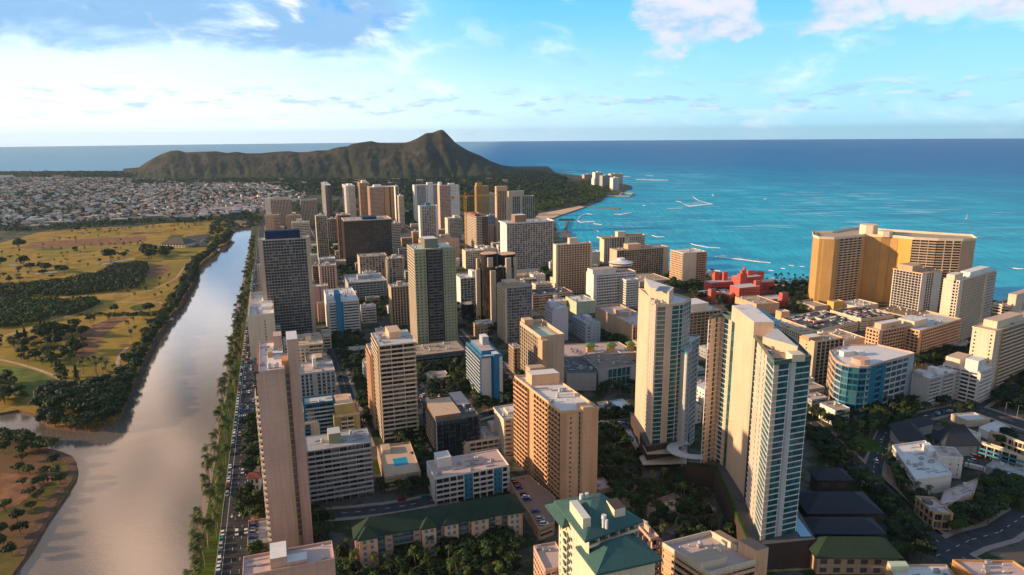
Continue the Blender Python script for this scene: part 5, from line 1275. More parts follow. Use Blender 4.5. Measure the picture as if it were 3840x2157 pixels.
# red hotel among the palms
def px_box(root, name, c, x0, x1, y, H, depth, mat, top=None, z0=0, off=0.0):
    p = g0(c, x0, y, H); best = 3
    for i in range(1, 900):
        if proj((p.x + V.x * i * .2, p.y + V.y * i * .2, H))[0] > nat(c, x1, 0)[0]: best = i * .2; break
    p = p + U * off
    return part_box(root, name, p, V * best, U * depth, z0, H, mat, top), p, best
r = thing('red_hotel', 'coral red mission style hotel with arched gables and small bell towers', 'building', tuple(g0('D', 370, 760, 8)))
for args in (('wall',60,330,680,16,14,'coral','r_lgrey'), ('wall',325,520,632,23,16,'coral','r_lgrey'), ('wall',320,510,725,19,18,'coral','r_lgrey'), ('wall',520,640,672,15,14,'coral','r_lgrey'),
             ('wall',100,215,600,24,8,'coral','roofgreen'), ('wall',390,545,590,25,8,'coral','roofgreen'), ('wall',230,330,790,9,16,'coral','r_pink'), ('tower',332,392,600,30,6,'coral','coral'),
             ('tower',346,378,568,34,4,'coral','coral'), ('gable',100,140,580,27,3,'coral','coral'), ('gable',180,218,582,27,3,'coral','coral'), ('gable',400,455,570,29,3,'coral','coral'), ('tower',470,510,660,25,4,'coral','coral')):
    px_box(r, args[0], 'D', args[1], args[2], args[3], args[4], args[5], args[6], args[7])
p = g0('D', 362, 545, 36); part_cyl(r, 'dome', (p.x + 1, p.y + 1), 2.2, 33, 38.5, 'coral', 10, .5)
def openings(root, c, x0, x1, y, H, n, rows, off=0):
    for k in range(n):
        p = g0(c, x0 + (x1 - x0) * (k + .3) / n, y, H)
        for j in range(rows):
            part_box(root, 'window', p - U * .05, V * 1.6, U * .3, H - 3.2 - j * 3.4, H - 1.6 - j * 3.4, 'darkbrown')
openings(r, 'D', 70, 325, 680, 16, 12, 3); openings(r, 'D', 325, 505, 725, 19, 8, 4); openings(r, 'D', 525, 635, 672, 15, 6, 3); openings(r, 'D', 400, 515, 632, 23, 4, 1)
for lb, x0, x1, y, H, tw in (('low coral wing with a small square tower, left of the red hotel', 50, 300, 790, 8, (75, 122, 740)), ('low coral wing with a small square tower, right of the tan theatre', 560, 790, 850, 8, (722, 775, 775))):
    r2 = thing('annex', lb, 'building', tuple(g0('D', (x0 + x1) / 2, y, 0)))
    px_box(r2, 'wall', 'D', x0, x1, y, H, 26, 'coral', 'r_lgrey'); px_box(r2, 'tower', 'D', tw[0], tw[1], tw[2], 17, 6, 'coral', 'roofgreen', off=2)
    px_box(r2, 'wall', 'D', x0 + 60, x0 + 110, y - 22, 12, 7, 'coral', 'r_lgrey', off=1)
    openings(r2, 'D', x0 + 5, x1 - 5, y, H, 8, 2)

# hipped pavilions (slate and green) at the lower right
def pavilion(label, c, l, rr, z, depth, rise, mat, wall='darkbrown', name='pavilion', windows=True, ext=0):
    a, b = g0(c, l[0], l[1], z), g0(c, rr[0], rr[1], z); d = (b - a).normalized(); a = a - d * ext; n = Vector((-d.y, d.x, 0)) * depth
    q = [a, b, b + n, a + n]; root = thing(name, label, 'building', tuple((a + b + n) / 2 * 1.0))
    i_ = grow(q, -1.6); o = Vector((root.location.x, root.location.y, 0))
    mb = MB(); mb.prism([(p.x, p.y) for p in [v - o for v in i_]], 0, z - .3, wall); mb.build('wall', root)
    hip(root, 'roof', q, z, rise, mat, .4)
    if windows:
        L = (i_[1] - i_[0]).length; k = max(2, int(L / 6))
        for j in range(k):
            for zz in (1, z / 2 + .6):
                if zz + 2 > z - .4: continue
                part_box(root, 'window', i_[0] + d * (L * (j + .25) / k), d * (L / k * .5), -n.normalized() * .12, zz, min(zz + 2.4, z - .7), 'g_black')
    BINFO.append(((a + b) / 2, q, z, root)); return root
pavilion('small dark slate hipped roof, farthest of the row beside the glass tower', 'O', (-60, 590), (248, 592), 11, 13, 4.5, 'slate', ext=2)
pavilion('large dark blue slate hipped roof in the middle of the row', 'O', (-140, 892), (522, 890), 11, 22, 6, 'slate', ext=2)
pavilion('dark flat slate hipped roof nearer than the large blue one', 'O', (-100, 1075), (548, 1078), 11, 15, 4, 'slate', ext=2)
pavilion('green hipped roof house, nearest of the row, with a pale lower storey', 'O', (-60, 1292), (702, 1296), 9.5, 16, 6, 'roofdark', wall='tan', ext=2)
pavilion('angular dark roofed church, left half with two hip slopes', 'J', (318, 1140), (600, 1165), 9, 26, 8, 'slate', wall='grey', name='church')
pavilion('angular dark roofed church hall with a steep taller slope', 'J', (590, 1095), (730, 1190), 8, 24, 11, 'slate', wall='grey', name='church')
pavilion('long low grey roof behind the angular church', 'J', (400, 1040), (660, 980), 8, 10, 4, 'slate', wall='grey', name='church', windows=False)
pavilion('golf clubhouse with a dark pyramid roof by the canal', 'P', (1238, 236), (1430, 240), 7, 34, 11, 'shed', wall='cream', name='clubhouse')
pavilion('small dark roofed shelter near the canal head', 'P', (1800, 70), (1900, 85), 5, 20, 5, 'shed', wall='tan', name='shelter')
pavilion('red tiled roof of the small white house by the boulevard', 'K', (535, 578), (672, 566), 9, 7, 2.5, 'redbrown', wall='white', name='house')
for i, (x0, x1, y) in enumerate(((235, 330, 475), (425, 520, 470), (610, 690, 460))):
    pavilion(('green peaked pavilion on the mall roof, leftmost', 'green peaked pavilion on the mall roof, middle', 'green peaked pavilion on the mall roof, beside the glass tower')[i], 'H', (x0, y + 8), (x1, y + 4), 12.5, 8, 2.6, 'roofpale', wall='yellow', windows=False)

# rooftop parking decks at street level
def deck(label, pts, c, z, mat='garage_deck'):
    q = [g0(c, x, y, z) for x, y in pts]
    return raise_building(label, q, ['garage'], z, ns=max(1, round(z / 3)), name='parking_deck', wall='tan', roof=mat, pent=False, parapet=.9, clutter=False)
DK1 = deck('grey rooftop parking deck beside the tall pink tower', [(548, 1200), (740, 1175), (735, 945), (560, 970)], 'K', 6, 'r_grey')
DK2 = deck('brown parking deck between the ochre tower and the green hip roof', [(290, 1040), (430, 985), (440, 760), (200, 555), (15, 590)], 'M', 6, 'r_brown')

# construction site
B('unfinished tower with exposed ochre balconies beside the crane', (690, 520), ['.45:bal:grey|.55:deep:brown','blank','blank','baln'], c='B', by=815, xl=585, xr=800, wall='concrete', bal='cream', roof='r_brown', glass='g_bronze', name='unfinished_tower', pent=False,
  extra=[('formwork',.1,.5,.2,.8,None,-4,'redbrown')])
cr = thing('tower_crane', 'orange yellow tower crane standing over the building site', 'crane', tuple(g0('B', 598, 805, 10)))
def lattice(name, parent, p, q, w, mat, seg, t0=.16, t1=.09):
    mb = MB(); d = (q - p); L = d.length; d.normalize()
    s = Vector((0, 0, 1)) if abs(d.z) < .5 else Vector((1, 0, 0)); a = d.cross(s).normalized() * w / 2; b = d.cross(a).normalized() * w / 2
    def bar(u, v, t):
        e = (v - u); 
        if e.length < .01: return
        x = e.normalized(); s2 = Vector((0, 0, 1)) if abs(x.z) < .8 else Vector((1, 0, 0)); m = x.cross(s2).normalized() * t; k = x.cross(m).normalized() * t
        mb.hexa([tuple(r_) for r_ in (u - m - k, u + m - k, u + m + k, u - m + k, v - m - k, v + m - k, v + m + k, v - m + k)], mat)
    cs = [a + b, a - b, -a - b, -a + b]
    for c_ in cs: bar(p + c_, q + c_, t0)
    n = int(L / seg)
    for i in range(n):
        u, v = p + d * (L * i / n), p + d * (L * (i + 1) / n)
        for j in range(4): bar(u + cs[j], v + cs[(j + 1) % 4], t1)
    return mb.build(name, parent)
zt = 0
_p = g0('B', 598, 805, 8)
for k in range(10, 160):
    if proj((_p.x, _p.y, k))[1] < nat('B', 0, 330)[1]: zt = k; break
zt = max(zt, 60)
lattice('mast', cr, Vector((0, 0, 0)), Vector((0, 0, zt)), 3.6, 'crane', 4, .34, .2)
lattice('tower_head', cr, Vector((0, 0, zt)), Vector((0, 0, zt + 9)), 2.0, 'crane', 3)
jd = V * 1.0
lattice('jib', cr, Vector((0, 0, zt + .5)), jd * 62 + Vector((0, 0, zt + .5)), 1.8, 'crane', 4)
lattice('counter_jib', cr, Vector((0, 0, zt + .5)), -jd * 24 + Vector((0, 0, zt + .5)), 1.8, 'crane', 4)
mb = MB(); mb.obox(-jd * 24 + Vector((0, -1.2, 0)), jd * 5, Vector((0, 2.4, 0)), zt - 4, zt + 1.5, 'orange'); mb.build('counterweight', cr)
mb = MB(); mb.box(.8, 3, -2.6, -.9, zt - 2.5, zt, 'white'); mb.build('cab', cr)

# umbrellas, boat, truck, poles
def umbrella(mat):
    t = thing('patio_umbrella', 'x', 'umbrella', (0, 0, 0)); mb = MB(); mb.cyl(0, 0, 2.2, 2.5, 3.4, mat, 8, .1); mb.cyl(0, 0, 2.2, 2.35, 2.5, mat, 8, cap=False); mb.build('canopy', t)
    mb = MB(); mb.cyl(0, 0, .06, 0, 2.6, 'metal', 6); mb.build('pole', t); return t
um = umbrella('yellowum'); first = True
for i, (x, y) in enumerate(((1005, 845), (1030, 825), (1050, 800), (1045, 850), (1065, 825), (1010, 810))):
    p = gp('I', x, y, 0); lab = 'yellow umbrella in the cluster beside the teal office'
    if first: um.location = p; um['label'] = lab; um['group'] = 'yellow umbrellas by the teal office'; first = False; um.scale = (1.25,) * 3
    else: dup(um, p, 0, 1.25, lab, 'yellow umbrellas by the teal office')
rt = thing('party_tent', 'round red canopy beside the long white awning, left one', 'tent', tuple(gp('M', 1077, 290))); mb = MB(); mb.cyl(0, 0, 3.2, 2.2, 4, 'red', 10, .6); mb.build('canopy', rt); mb = MB(); mb.cyl(0, 0, 2.8, 0, 2.15, 'red', 10); mb.build('wall', rt)
rt = thing('party_tent', 'larger red canopy beside the long white awning, right one', 'tent', tuple(gp('M', 1116, 318))); mb = MB(); mb.obox(Vector((-4, -2, 0)), Vector((8, -1, 0)), Vector((.5, 4.5, 0)), 2.2, 3.6, 'red'); mb.build('canopy', rt); mb = MB(); mb.obox(Vector((-3.6, -1.6, 0)), Vector((7.2, -.9, 0)), Vector((.4, 3.8, 0)), 0, 2.15, 'red'); mb.build('wall', rt)
p = gp('E', 930, 103, -1.9); bt = thing('sailing_boat', 'lone white sailing boat on the open sea', 'boat', tuple(p)); bt.scale = (.5, .5, .5); mb = MB()
mb.v = [(-9, 0, 2), (-6, -3, 2), (6, -3, 2), (10, 0, 2.4), (6, 3, 2), (-6, 3, 2), (-7, 0, -.6), (-5, -1.4, -.8), (5, -1.4, -.8), (8, 0, -.4), (5, 1.4, -.8), (-5, 1.4, -.8)]
mb.f = [(0, 1, 2, 3, 4, 5)] + [(i + 6, (i + 1) % 6 + 6, (i + 1) % 6, i) for i in range(6)]; mb.m = [mb.mi('white')] * 7; mb.build('hull', bt)
mb = MB(); mb.cyl(0, 0, .3, 2, 26, 'metal', 6); mb.build('mast', bt); mb = MB(); mb.ngon([(-.3, 0, 4), (-6.5, .3, 4), (-.3, 0, 24)], 'white'); mb.ngon([(-6.5, .34, 4), (-.3, .04, 4), (-.3, .04, 24)], 'white'); mb.build('sail', bt); mb = MB(); mb.box(-3, 3, -1.6, 1.6, 2.02, 3.6, 'white'); mb.build('cabin', bt)
p = gp('0', 2872, 749, -1.9); b2 = thing('motor_boat', 'small white motor boat far out right of the reef waves', 'boat', tuple(p)); mb = MB(); mb.hexa([(-5, -1.4, -.3), (5, -.6, -.3), (5, .6, -.3), (-5, 1.4, -.3), (-6, -2.2, 1.6), (8, -.8, 2.2), (8, .8, 2.2), (-6, 2.2, 1.6)], 'white'); mb.build('hull', b2); mb = MB(); mb.box(-3, 2, -1.5, 1.5, 1.7, 4, 'white'); mb.build('cabin', b2)
tr_ = thing('tanker_truck', 'white lorry with a long cylindrical tank parked in the service yard', 'lorry', tuple(gp('O', 1350, 500)), radians(-38))
mb = MB(); mb.box(-6, 3.4, -1.2, 1.2, 1.1, 3.4, 'lgrey'); mb.build('tank', tr_); mb = MB(); mb.box(3.8, 6.2, -1.2, 1.2, .6, 3.1, 'white'); mb.build('cab', tr_); mb = MB(); mb.box(6.21, 6.24, -1, 1, 1.9, 2.8, 'car_glass'); mb.build('windscreen', tr_)
for x in (-5, -3.8, 2.2, 5):
    for s_ in (-1, 1):
        mb = MB(); mb.box(x - .5, x + .5, s_ * 1.1 - .15, s_ * 1.1 + .15, 0, 1.0, 'tyre'); mb.build('wheel', tr_)
for lb, c, x, y, h in (('wooden power pole with crossarms beside the service yard', 'O', 1275, 490, 15), ('tall slim wooden pole right of the truck', 'O', 1352, 700, 15)):
    pl = thing('power_pole', lb, 'power pole', tuple(gp(c, x, y))); mb = MB(); mb.cyl(0, 0, .22, 0, h, 'trunk', 8, .15); mb.build('pole', pl)
    for z_ in (h - 1, h - 2.4): mb = MB(); mb.box(-2, 2, -.1, .1, z_, z_ + .2, 'trunk'); mb.build('crossarm', pl)
for lb, c, x, y in (('street lamp at the park corner of the avenue', 'O', 560, 340), ('street lamp beside the white van on the avenue', 'O', 490, 480), ('street lamp in the dark boulevard, left one', 'J', 1275, 900), ('street lamp in the dark boulevard, right one', 'J', 1382, 930)):
    pl = thing('street_lamp', lb, 'street lamp', tuple(gp(c, x, y))); mb = MB(); mb.cyl(0, 0, .12, 0, 9, 'metal', 6, .08); mb.build('pole', pl); mb = MB(); mb.box(0, 2.4, -.05, .05, 8.9, 9.02, 'metal'); mb.build('arm', pl); mb = MB(); mb.box(2, 2.8, -.18, .18, 8.7, 8.88, 'metal'); mb.build('lamp_head', pl)

# ------------------------------------------------------------------ streets among the towers
def cstrip(name, c, pts, w, z=.05, mat='asphalt'): return strip(name, c, pts, w, z, mat)
def street_px(c, pts, w, dashes=True, side=3.0):
    cstrip('pavement', c, pts, w + side * 2, .03, 'pavement'); cstrip('road', c, pts, w, .05, 'asphalt')
    if dashes:
        P = [gp(c, *p) for p in pts]; b = MB()
        for i in range(len(P) - 1):
            L = (P[i + 1] - P[i]).length; d = (P[i + 1] - P[i]).normalized(); n = Vector((-d.y, d.x, 0)) * .12; s = 1
            while s < L - 3:
                p = P[i] + d * s; q = p + d * 3; b.quad(*[(v.x, v.y , .05 + .004 * ZC[0] + .012) for v in (p - n, q - n, q + n, p + n)], 'paint'); s += 8
        o = b.build('road_markings'); o['kind'] = 'structure'
cstrip('pavement', 'O', [(-60,130),(60,170),(190,300),(300,420),(330,470)], 7, .035, 'rosepave')
cstrip('pavement', 'O', [(470,200),(430,280),(400,360),(360,450)], 5, .036, 'rosepave')
cstrip('pavement', 'O', [(560,380),(510,520),(540,640),(660,790),(830,960),(960,1060),(1160,1150)], 11, .034, 'rosepave')
street_px('O', [(-160,60),(0,190),(120,310),(300,470),(430,600),(560,720),(720,880),(880,1040),(1050,1180),(1300,1330),(1700,1500)], 11, True, 1.5)
street_px('O', [(540,150),(500,230),(470,330),(430,450),(420,560)], 9, True, 1)
street_px('O', [(980,1280),(1300,1130),(1560,1060),(1800,900)], 13)
street_px('J', [(840,800),(930,830),(1100,880),(1300,950),(1447,1000),(1700,1080)], 15)
street_px('J', [(540,920),(700,880),(850,850),(1000,830),(1200,700),(1447,640)], 10)
street_px('L', [(-200,900),(60,880),(330,850),(560,815),(740,775),(1000,735)], 9)
street_px('H', [(250,1230),(450,1210),(700,1185),(900,1170)], 18)
street_px('F', [(830,500),(880,620),(930,780),(985,960),(1060,1200),(1120,1400)], 9)
street_px('G', [(500,330),(580,420),(680,560),(900,640),(1000,760),(1080,880),(1180,1000)], 9)
street_px('G', [(130,700),(160,860),(200,1020),(230,1200)], 8)
street_px('G', [(-60,1300),(100,1290),(300,1250),(700,1120),(1100,1000)], 8)
for o_ in (95, 190, 300):   # streets parallel to the canal
    a, b = bank(-60, o_), bank(1500, o_); 
for s_, o0, o1 in ((620, 30, 420), (840, 30, 600), (1060, 30, 600), (300, 30, 180), (470, 30, 160)):
    a, b = bank(s_, o0), bank(s_, o1); street('road', a, b, 8, z=.045)
for o_, s0_, s1_ in ((130, 500, 1500), (330, 700, 1500), (230, 820, 1500)):
    street('road', bank(s0_, o_), bank(s1_, o_), 9, z=.06)
cstrip('lawn', 'O', [(190,180),(300,240),(360,330)], 22, .04, 'lawn')
sheet('lawn', G('K', [(545,650),(675,645),(680,700),(550,735)]), .06, 'lawn')
sheet('lawn', G('B', [(1118,285),(1350,268),(1335,320),(1260,335),(1215,312),(1120,300)]), .4, 'meadow')

sheet('pavement', G('M', [(1000,560),(1180,640),(1120,760),(1000,700),(930,620)]), .06, 'rosepave')
sheet('pavement', G('N', [(-200,800),(60,700),(160,760),(240,980),(60,1080),(-160,1000)]), .06, 'pavement')
sheet('pavement', G('M', [(930,240),(1150,330),(1110,420),(1000,360)]), .06, 'rosepave')
strip('path', 'M', [(800,430),(900,500),(1000,620),(1060,760),(1100,900)], 5, .08, 'pavement')
B('low cream garden pavilion among the trees of the court', (40, 880), ['deep'], c='N', by=905, xl='m9', xr=150, wall='cream', roof='r_peach', pent=False, name='pavilion')
B('low white loggia at the edge of the court beneath the twin towers', (300, 900), ['deep'], c='N', by=930, xl='m7', xr=450, wall='beige', roof='r_tan', pent=False, name='pavilion')
B('low tan roof between the ochre tower and the court trees', (830, 690), ['punch'], c='M', by=715, xl='m12', xr=960, wall='tan', roof='r_pink', pent=False, name='pavilion')

# ------------------------------------------------------------------ plants
def blobs(rnd, lobes, n, size, mat, flatten=1.0, mb=None):
    mb = mb or MB(); k = mb.mi(mat)
    for i in range(n):
        cx, cy, cz, r = lobes[rnd.randrange(len(lobes))] if rnd.random() > .12 else (0, 0, sum(l[2] for l in lobes) / len(lobes), max(l[3] for l in lobes) * 1.45)
        th = rnd.uniform(0, 2 * pi); ph = math.acos(rnd.uniform(-.55, 1)); rr = r * (.62 + .42 * rnd.random())
        p = Vector((cx + rr * sin(ph) * cos(th), cy + rr * sin(ph) * sin(th), cz + rr * cos(ph) * .75 * flatten))
        nrm = Vector((sin(ph) * cos(th), sin(ph) * sin(th), cos(ph) + .25)) + Vector((rnd.uniform(-.5, .5), rnd.uniform(-.5, .5), rnd.uniform(-.3, .5)))
        nrm.normalize(); a = nrm.cross(Vector((rnd.uniform(-1, 1), rnd.uniform(-1, 1), .3))).normalized(); b = nrm.cross(a)
        s = size * rnd.uniform(.6, 1.35); t = s * rnd.uniform(.5, 1)
        mid = p + nrm * s * .18
        v0 = len(mb.v); mb.v += [tuple(p - a * s), tuple(mid - b * t), tuple(p + a * s), tuple(mid + b * t)]
        mb.f.append((v0, v0 + 1, v0 + 2, v0 + 3)); mb.m.append(k)
    return mb
def trunk_mesh(h, r, rnd, mat='trunk', limbs=4):
    mb = MB(); n = 6; prev = None; k = mb.mi(mat)
    rings = [(0, 0, 0, r), (rnd.uniform(-.2, .2), rnd.uniform(-.2, .2), h * .5, r * .7), (rnd.uniform(-.4, .4), rnd.uniform(-.4, .4), h, r * .45)]
    for (x, y, z, q) in rings:
        st = len(mb.v); mb.v += [(x + q * cos(2 * pi * j / n), y + q * sin(2 * pi * j / n), z) for j in range(n)]
        if prev is not None:
            for j in range(n): mb.f.append((prev + j, prev + (j + 1) % n, st + (j + 1) % n, st + j)); mb.m.append(k)
        prev = st
    x, y, z, q = rings[1]
    for l in range(limbs):
        t = 2 * pi * l / limbs + rnd.random(); st = len(mb.v); e = Vector((x + cos(t) * h * .45, y + sin(t) * h * .45, h * 1.15))
        mb.v += [(x + q * cos(2 * pi * j / n) * .9, y + q * sin(2 * pi * j / n) * .9, z + .05) for j in range(n)] + [(e.x + q * .3 * cos(2 * pi * j / n), e.y + q * .3 * sin(2 * pi * j / n), e.z) for j in range(n)]
        for j in range(n): mb.f.append((st + j, st + (j + 1) % n, st + n + (j + 1) % n, st + n + j)); mb.m.append(k)
    return mb
def make_tree(seed, h, r, mat, n=420, size=.75, flatten=1.0, name='tree', th=.4):
    rnd = random.Random(seed); t = thing(name, 'x', 'tree')
    lobes = []
    for i in range(rnd.randint(6, 9)):
        a = rnd.uniform(0, 2 * pi); d = r * rnd.uniform(.25, .68); lobes.append((d * cos(a), d * sin(a), h * rnd.uniform(.62, .86) * 1.0, r * rnd.uniform(.34, .52)))
    lobes.append((0, 0, h * .82, r * .5))
    trunk_mesh(h * .6, th, rnd).build('trunk', t); blobs(rnd, lobes, n, size, mat, flatten).build('crown', t); return t
def make_palm(seed, h):
    rnd = random.Random(seed); t = thing('palm_tree', 'x', 'palm tree'); mb = MB(); k = mb.mi('palmtrunk'); n = 6; lx, ly = rnd.uniform(-1.2, 1.2), rnd.uniform(-1.2, 1.2); prev = None
    for i in range(6):
        f = i / 5; q = .24 * (1 - f * .45); x, y, z = lx * f * f, ly * f * f, h * f; st = len(mb.v)
        mb.v += [(x + q * cos(2 * pi * j / n), y + q * sin(2 * pi * j / n), z) for j in range(n)]
        if prev is not None:
            for j in range(n): mb.f.append((prev + j, prev + (j + 1) % n, st + (j + 1) % n, st + j)); mb.m.append(k)
        prev = st
    mb.build('trunk', t)
    mb = MB(); k = mb.mi('palmleaf'); top = Vector((lx, ly, h))
    for fr_ in range(17):
        a = 2 * pi * fr_ / 17 * 2.6 + rnd.uniform(-.2, .2); up = rnd.uniform(-.35, 1.05); L = rnd.uniform(2.9, 3.8)
        d = Vector((cos(a), sin(a), 0)); sd = Vector((-sin(a), cos(a), 0)); pts = []
        for i in range(6):
            s = L * i / 5; pts.append(top + d * s * (1 - .06 * i) + Vector((0, 0, up * s * .9 - .20 * s * s + .2)))
        for i in range(5):
            p, q = pts[i], pts[i + 1]; ax = (q - p)
            for sg in (-1, 1):
                for hh in (0, .5):
                    b0 = p + ax * hh; b1 = p + ax * (hh + .36); w = (1.0 - abs(i - 1.7) * .18) * 1.15
                    tip = b0 + sd * sg * w + ax * .5 - Vector((0, 0, .42 * w)); v0 = len(mb.v)
                    mb.v += [tuple(b0), tuple(b1), tuple(tip + ax * .12), tuple(tip)]; mb.f.append((v0, v0 + 1, v0 + 2, v0 + 3)); mb.m.append(k)
    mb.build('crown', t); return t
def make_pine(seed, h, r):
    rnd = random.Random(seed); t = thing('pine_tree', 'x', 'tree'); lobes = [(0, 0, h * (.15 + .8 * i / 9), r * (1 - i / 11)) for i in range(10)]
    trunk_mesh(h * .5, .35, rnd, limbs=0).build('trunk', t); blobs(rnd, lobes, 420, .8, 'leaf_dark').build('crown', t); return t
PROTO = dict(leafy=[make_tree(s, 8.5, 5.0, 'leaf') for s in (1, 2, 3)], dark=[make_tree(s, 10, 6.0, 'leaf_dark', 520, .85) for s in (4, 5, 6)], dry=[make_tree(s, 7.0, 5.2, 'leaf_dry', 300, .7, .5) for s in (7, 8)],
             palm=[make_palm(s, h) for s, h in ((1, 11), (2, 13), (3, 9.5), (4, 12))], pine=[make_pine(9, 20, 3.4), make_pine(10, 17, 3.0)])
TREENAME = dict(leafy='leafy_tree', dark='shade_tree', dry='flat_crowned_tree', palm='palm_tree', pine='pine_tree')
for k_, l_ in PROTO.items():
    for t_ in l_: t_.name = TREENAME[k_]
TR = random.Random(11)
REQ = {}
def plant(kind, x, y, label, group, sc=1.0, z=0.0):
    s = sc * TR.uniform(.82, 1.18)
    REQ.setdefault(kind, []).append((x * x + y * y - (sc * 30) ** 2, TR.randrange(len(PROTO[kind])), x, y, z, TR.uniform(0, 6.28), (s, s, s * TR.uniform(.9, 1.15)), label, group))
def plant_all(limit=290):
    import numpy as np
    for kind, reqs in REQ.items():
        reqs.sort(key=lambda r: r[0]); used = set(); bake = []
        for i, (_, k, x, y, z, rz, s3, label, group) in enumerate(reqs):
            p = PROTO[kind][k]
            if i < limit:
                if k in used: dup(p, (x, y, z), rz, s3, label, group); continue
                used.add(k); p.location = (x, y, z); p.rotation_euler = (0, 0, rz); p.scale = s3; p['label'] = label; p['group'] = group
            else: bake.append((k, x, y, z, rz, s3))
        for k, p in enumerate(PROTO[kind]):
            if k not in used:
                for ch in list(p.children): bpy.data.objects.remove(ch)
                bpy.data.objects.remove(p)
        if not bake: continue
        V_, F_, Mi, off, mats = [], [], [], 0, []
        for k, x, y, z, rz, s3 in bake:
            for me in PMESH[kind][k]:
                if me not in mats: mats.append(me)
                n = len(me.vertices); co = np.empty(n * 3, dtype=np.float32); me.vertices.foreach_get('co', co); co = co.reshape(-1, 3) * np.array(s3)
                c_, s_ = cos(rz), sin(rz); q = np.empty_like(co); q[:, 0] = co[:, 0] * c_ - co[:, 1] * s_ + x; q[:, 1] = co[:, 0] * s_ + co[:, 1] * c_ + y; q[:, 2] = co[:, 2] + z
                f = np.array([tuple(pl.vertices) if len(pl.vertices) == 4 else tuple(pl.vertices)[:3] + (pl.vertices[-1],) for pl in me.polygons], dtype=np.int64) if me not in QF else QF[me]
                QF[me] = f; V_.append(q); F_.append(f + off); Mi += [mats.index(me)] * len(f); off += n
        V_ = np.concatenate(V_); F_ = np.concatenate(F_); me = bpy.data.meshes.new('grove')
        me.vertices.add(len(V_)); me.vertices.foreach_set('co', V_.astype(np.float32).ravel()); me.loops.add(len(F_) * 4); me.loops.foreach_set('vertex_index', F_.ravel().astype(np.int32))
        me.polygons.add(len(F_)); me.polygons.foreach_set('loop_start', np.arange(0, len(F_) * 4, 4, dtype=np.int32))
        for m_ in mats: me.materials.append(m_.materials[0])
        me.polygons.foreach_set('material_index', np.array(Mi, dtype=np.int32)); me.update(calc_edges=True)
        o = add('grove', me); o['kind'] = 'stuff'; o['label'] = 'mass of more distant ' + {'palm': 'palms', 'dark': 'dark shade trees', 'leafy': 'leafy trees', 'dry': 'dry flat crowned trees', 'pine': 'pines'}[kind]
QF = {}
PMESH = {k: [[c.data for c in p.children] for p in l_] for k, l_ in PROTO.items()}
def inside(x, y, poly):
    c = False; n = len(poly)
    for i in range(n):
        a, b = poly[i], poly[i - 1]
        if (a[1] > y) != (b[1] > y) and x < (b[0] - a[0]) * (y - a[1]) / (b[1] - a[1]) + a[0]: c = not c
    return c
FOOT = [(grow(b[1], 1.2), min(p.x for p in b[1]) - 3, max(p.x for p in b[1]) + 3, min(p.y for p in b[1]) - 3, max(p.y for p in b[1]) + 3) for b in BINFO]
def free(x, y, road=0.0):
    for A, B, hw in ROADS:
        dx, dy = B.x - A.x, B.y - A.y; l2 = dx * dx + dy * dy
        if l2 < .1: continue
        t = max(0, min(1, ((x - A.x) * dx + (y - A.y) * dy) / l2)); ex, ey = x - A.x - dx * t, y - A.y - dy * t
        if ex * ex + ey * ey < (hw + road) ** 2: return False
    for q, x0, x1, y0, y1 in FOOT:
        if x0 < x < x1 and y0 < y < y1 and inside(x, y, q): return False
    return True
NB0 = len(BINFO)
# small filler buildings in the gaps between the towers
FR = random.Random(5); nfill = 0; fl = []
WW = ('small white flat roofed walk-up', 'small cream flat roofed walk-up', 'small tan flat roofed walk-up', 'small grey flat roofed walk-up')
for _ in range(16000):
    if nfill >= 190: break
    s_, o_ = FR.uniform(130, 1500), FR.uniform(40, 520)
    if s_ < 420 and o_ > 250: continue
    c_ = bank(s_, o_); w_, d_ = FR.uniform(11, 22), FR.uniform(9, 16)
    q = [c_, c_ + V * w_, c_ + V * w_ + U * d_, c_ + U * d_]
    ctr = c_ + V * w_ / 2 + U * d_ / 2
    px_, py_ = proj((ctr.x, ctr.y, 0)); 
    if not (930 < px_ < 3840 and py_ > 760): continue
    if any(not free(p.x, p.y) for p in grow(q, 1.5) + [ctr] + [(q[k] + q[k - 1]) / 2 for k in range(4)]): continue
    if any(abs(ctr.x - f_[0]) < f_[2] and abs(ctr.y - f_[1]) < f_[2] for f_ in fl): continue
    if ctr.x > 300 + (900 - ctr.y) * -.2 and ctr.y < 1000: continue
    dsh = (ctr - gp('C', 1340, 1012)); 
    if ctr.x + ctr.y * .55 > 720 + 0: continue
    k = FR.randrange(4); H_ = FR.uniform(6, 19); fl.append((ctr.x, ctr.y, 15)); nfill += 1
    raise_building(WW[k] + ' standing in the gaps between the taller towers', q, [FR.choice(('bal', 'punch', 'band')), 'punch'], H_, name='walk_up', wall=('white', 'cream', 'tan', 'grey')[k], roof=FR.choice(('r_white', 'r_pink', 'r_grey', 'r_tan')), glass='g_room',
                   pent=False, clutter=True, group=WW[k] + 's between the towers', parapet=.4)


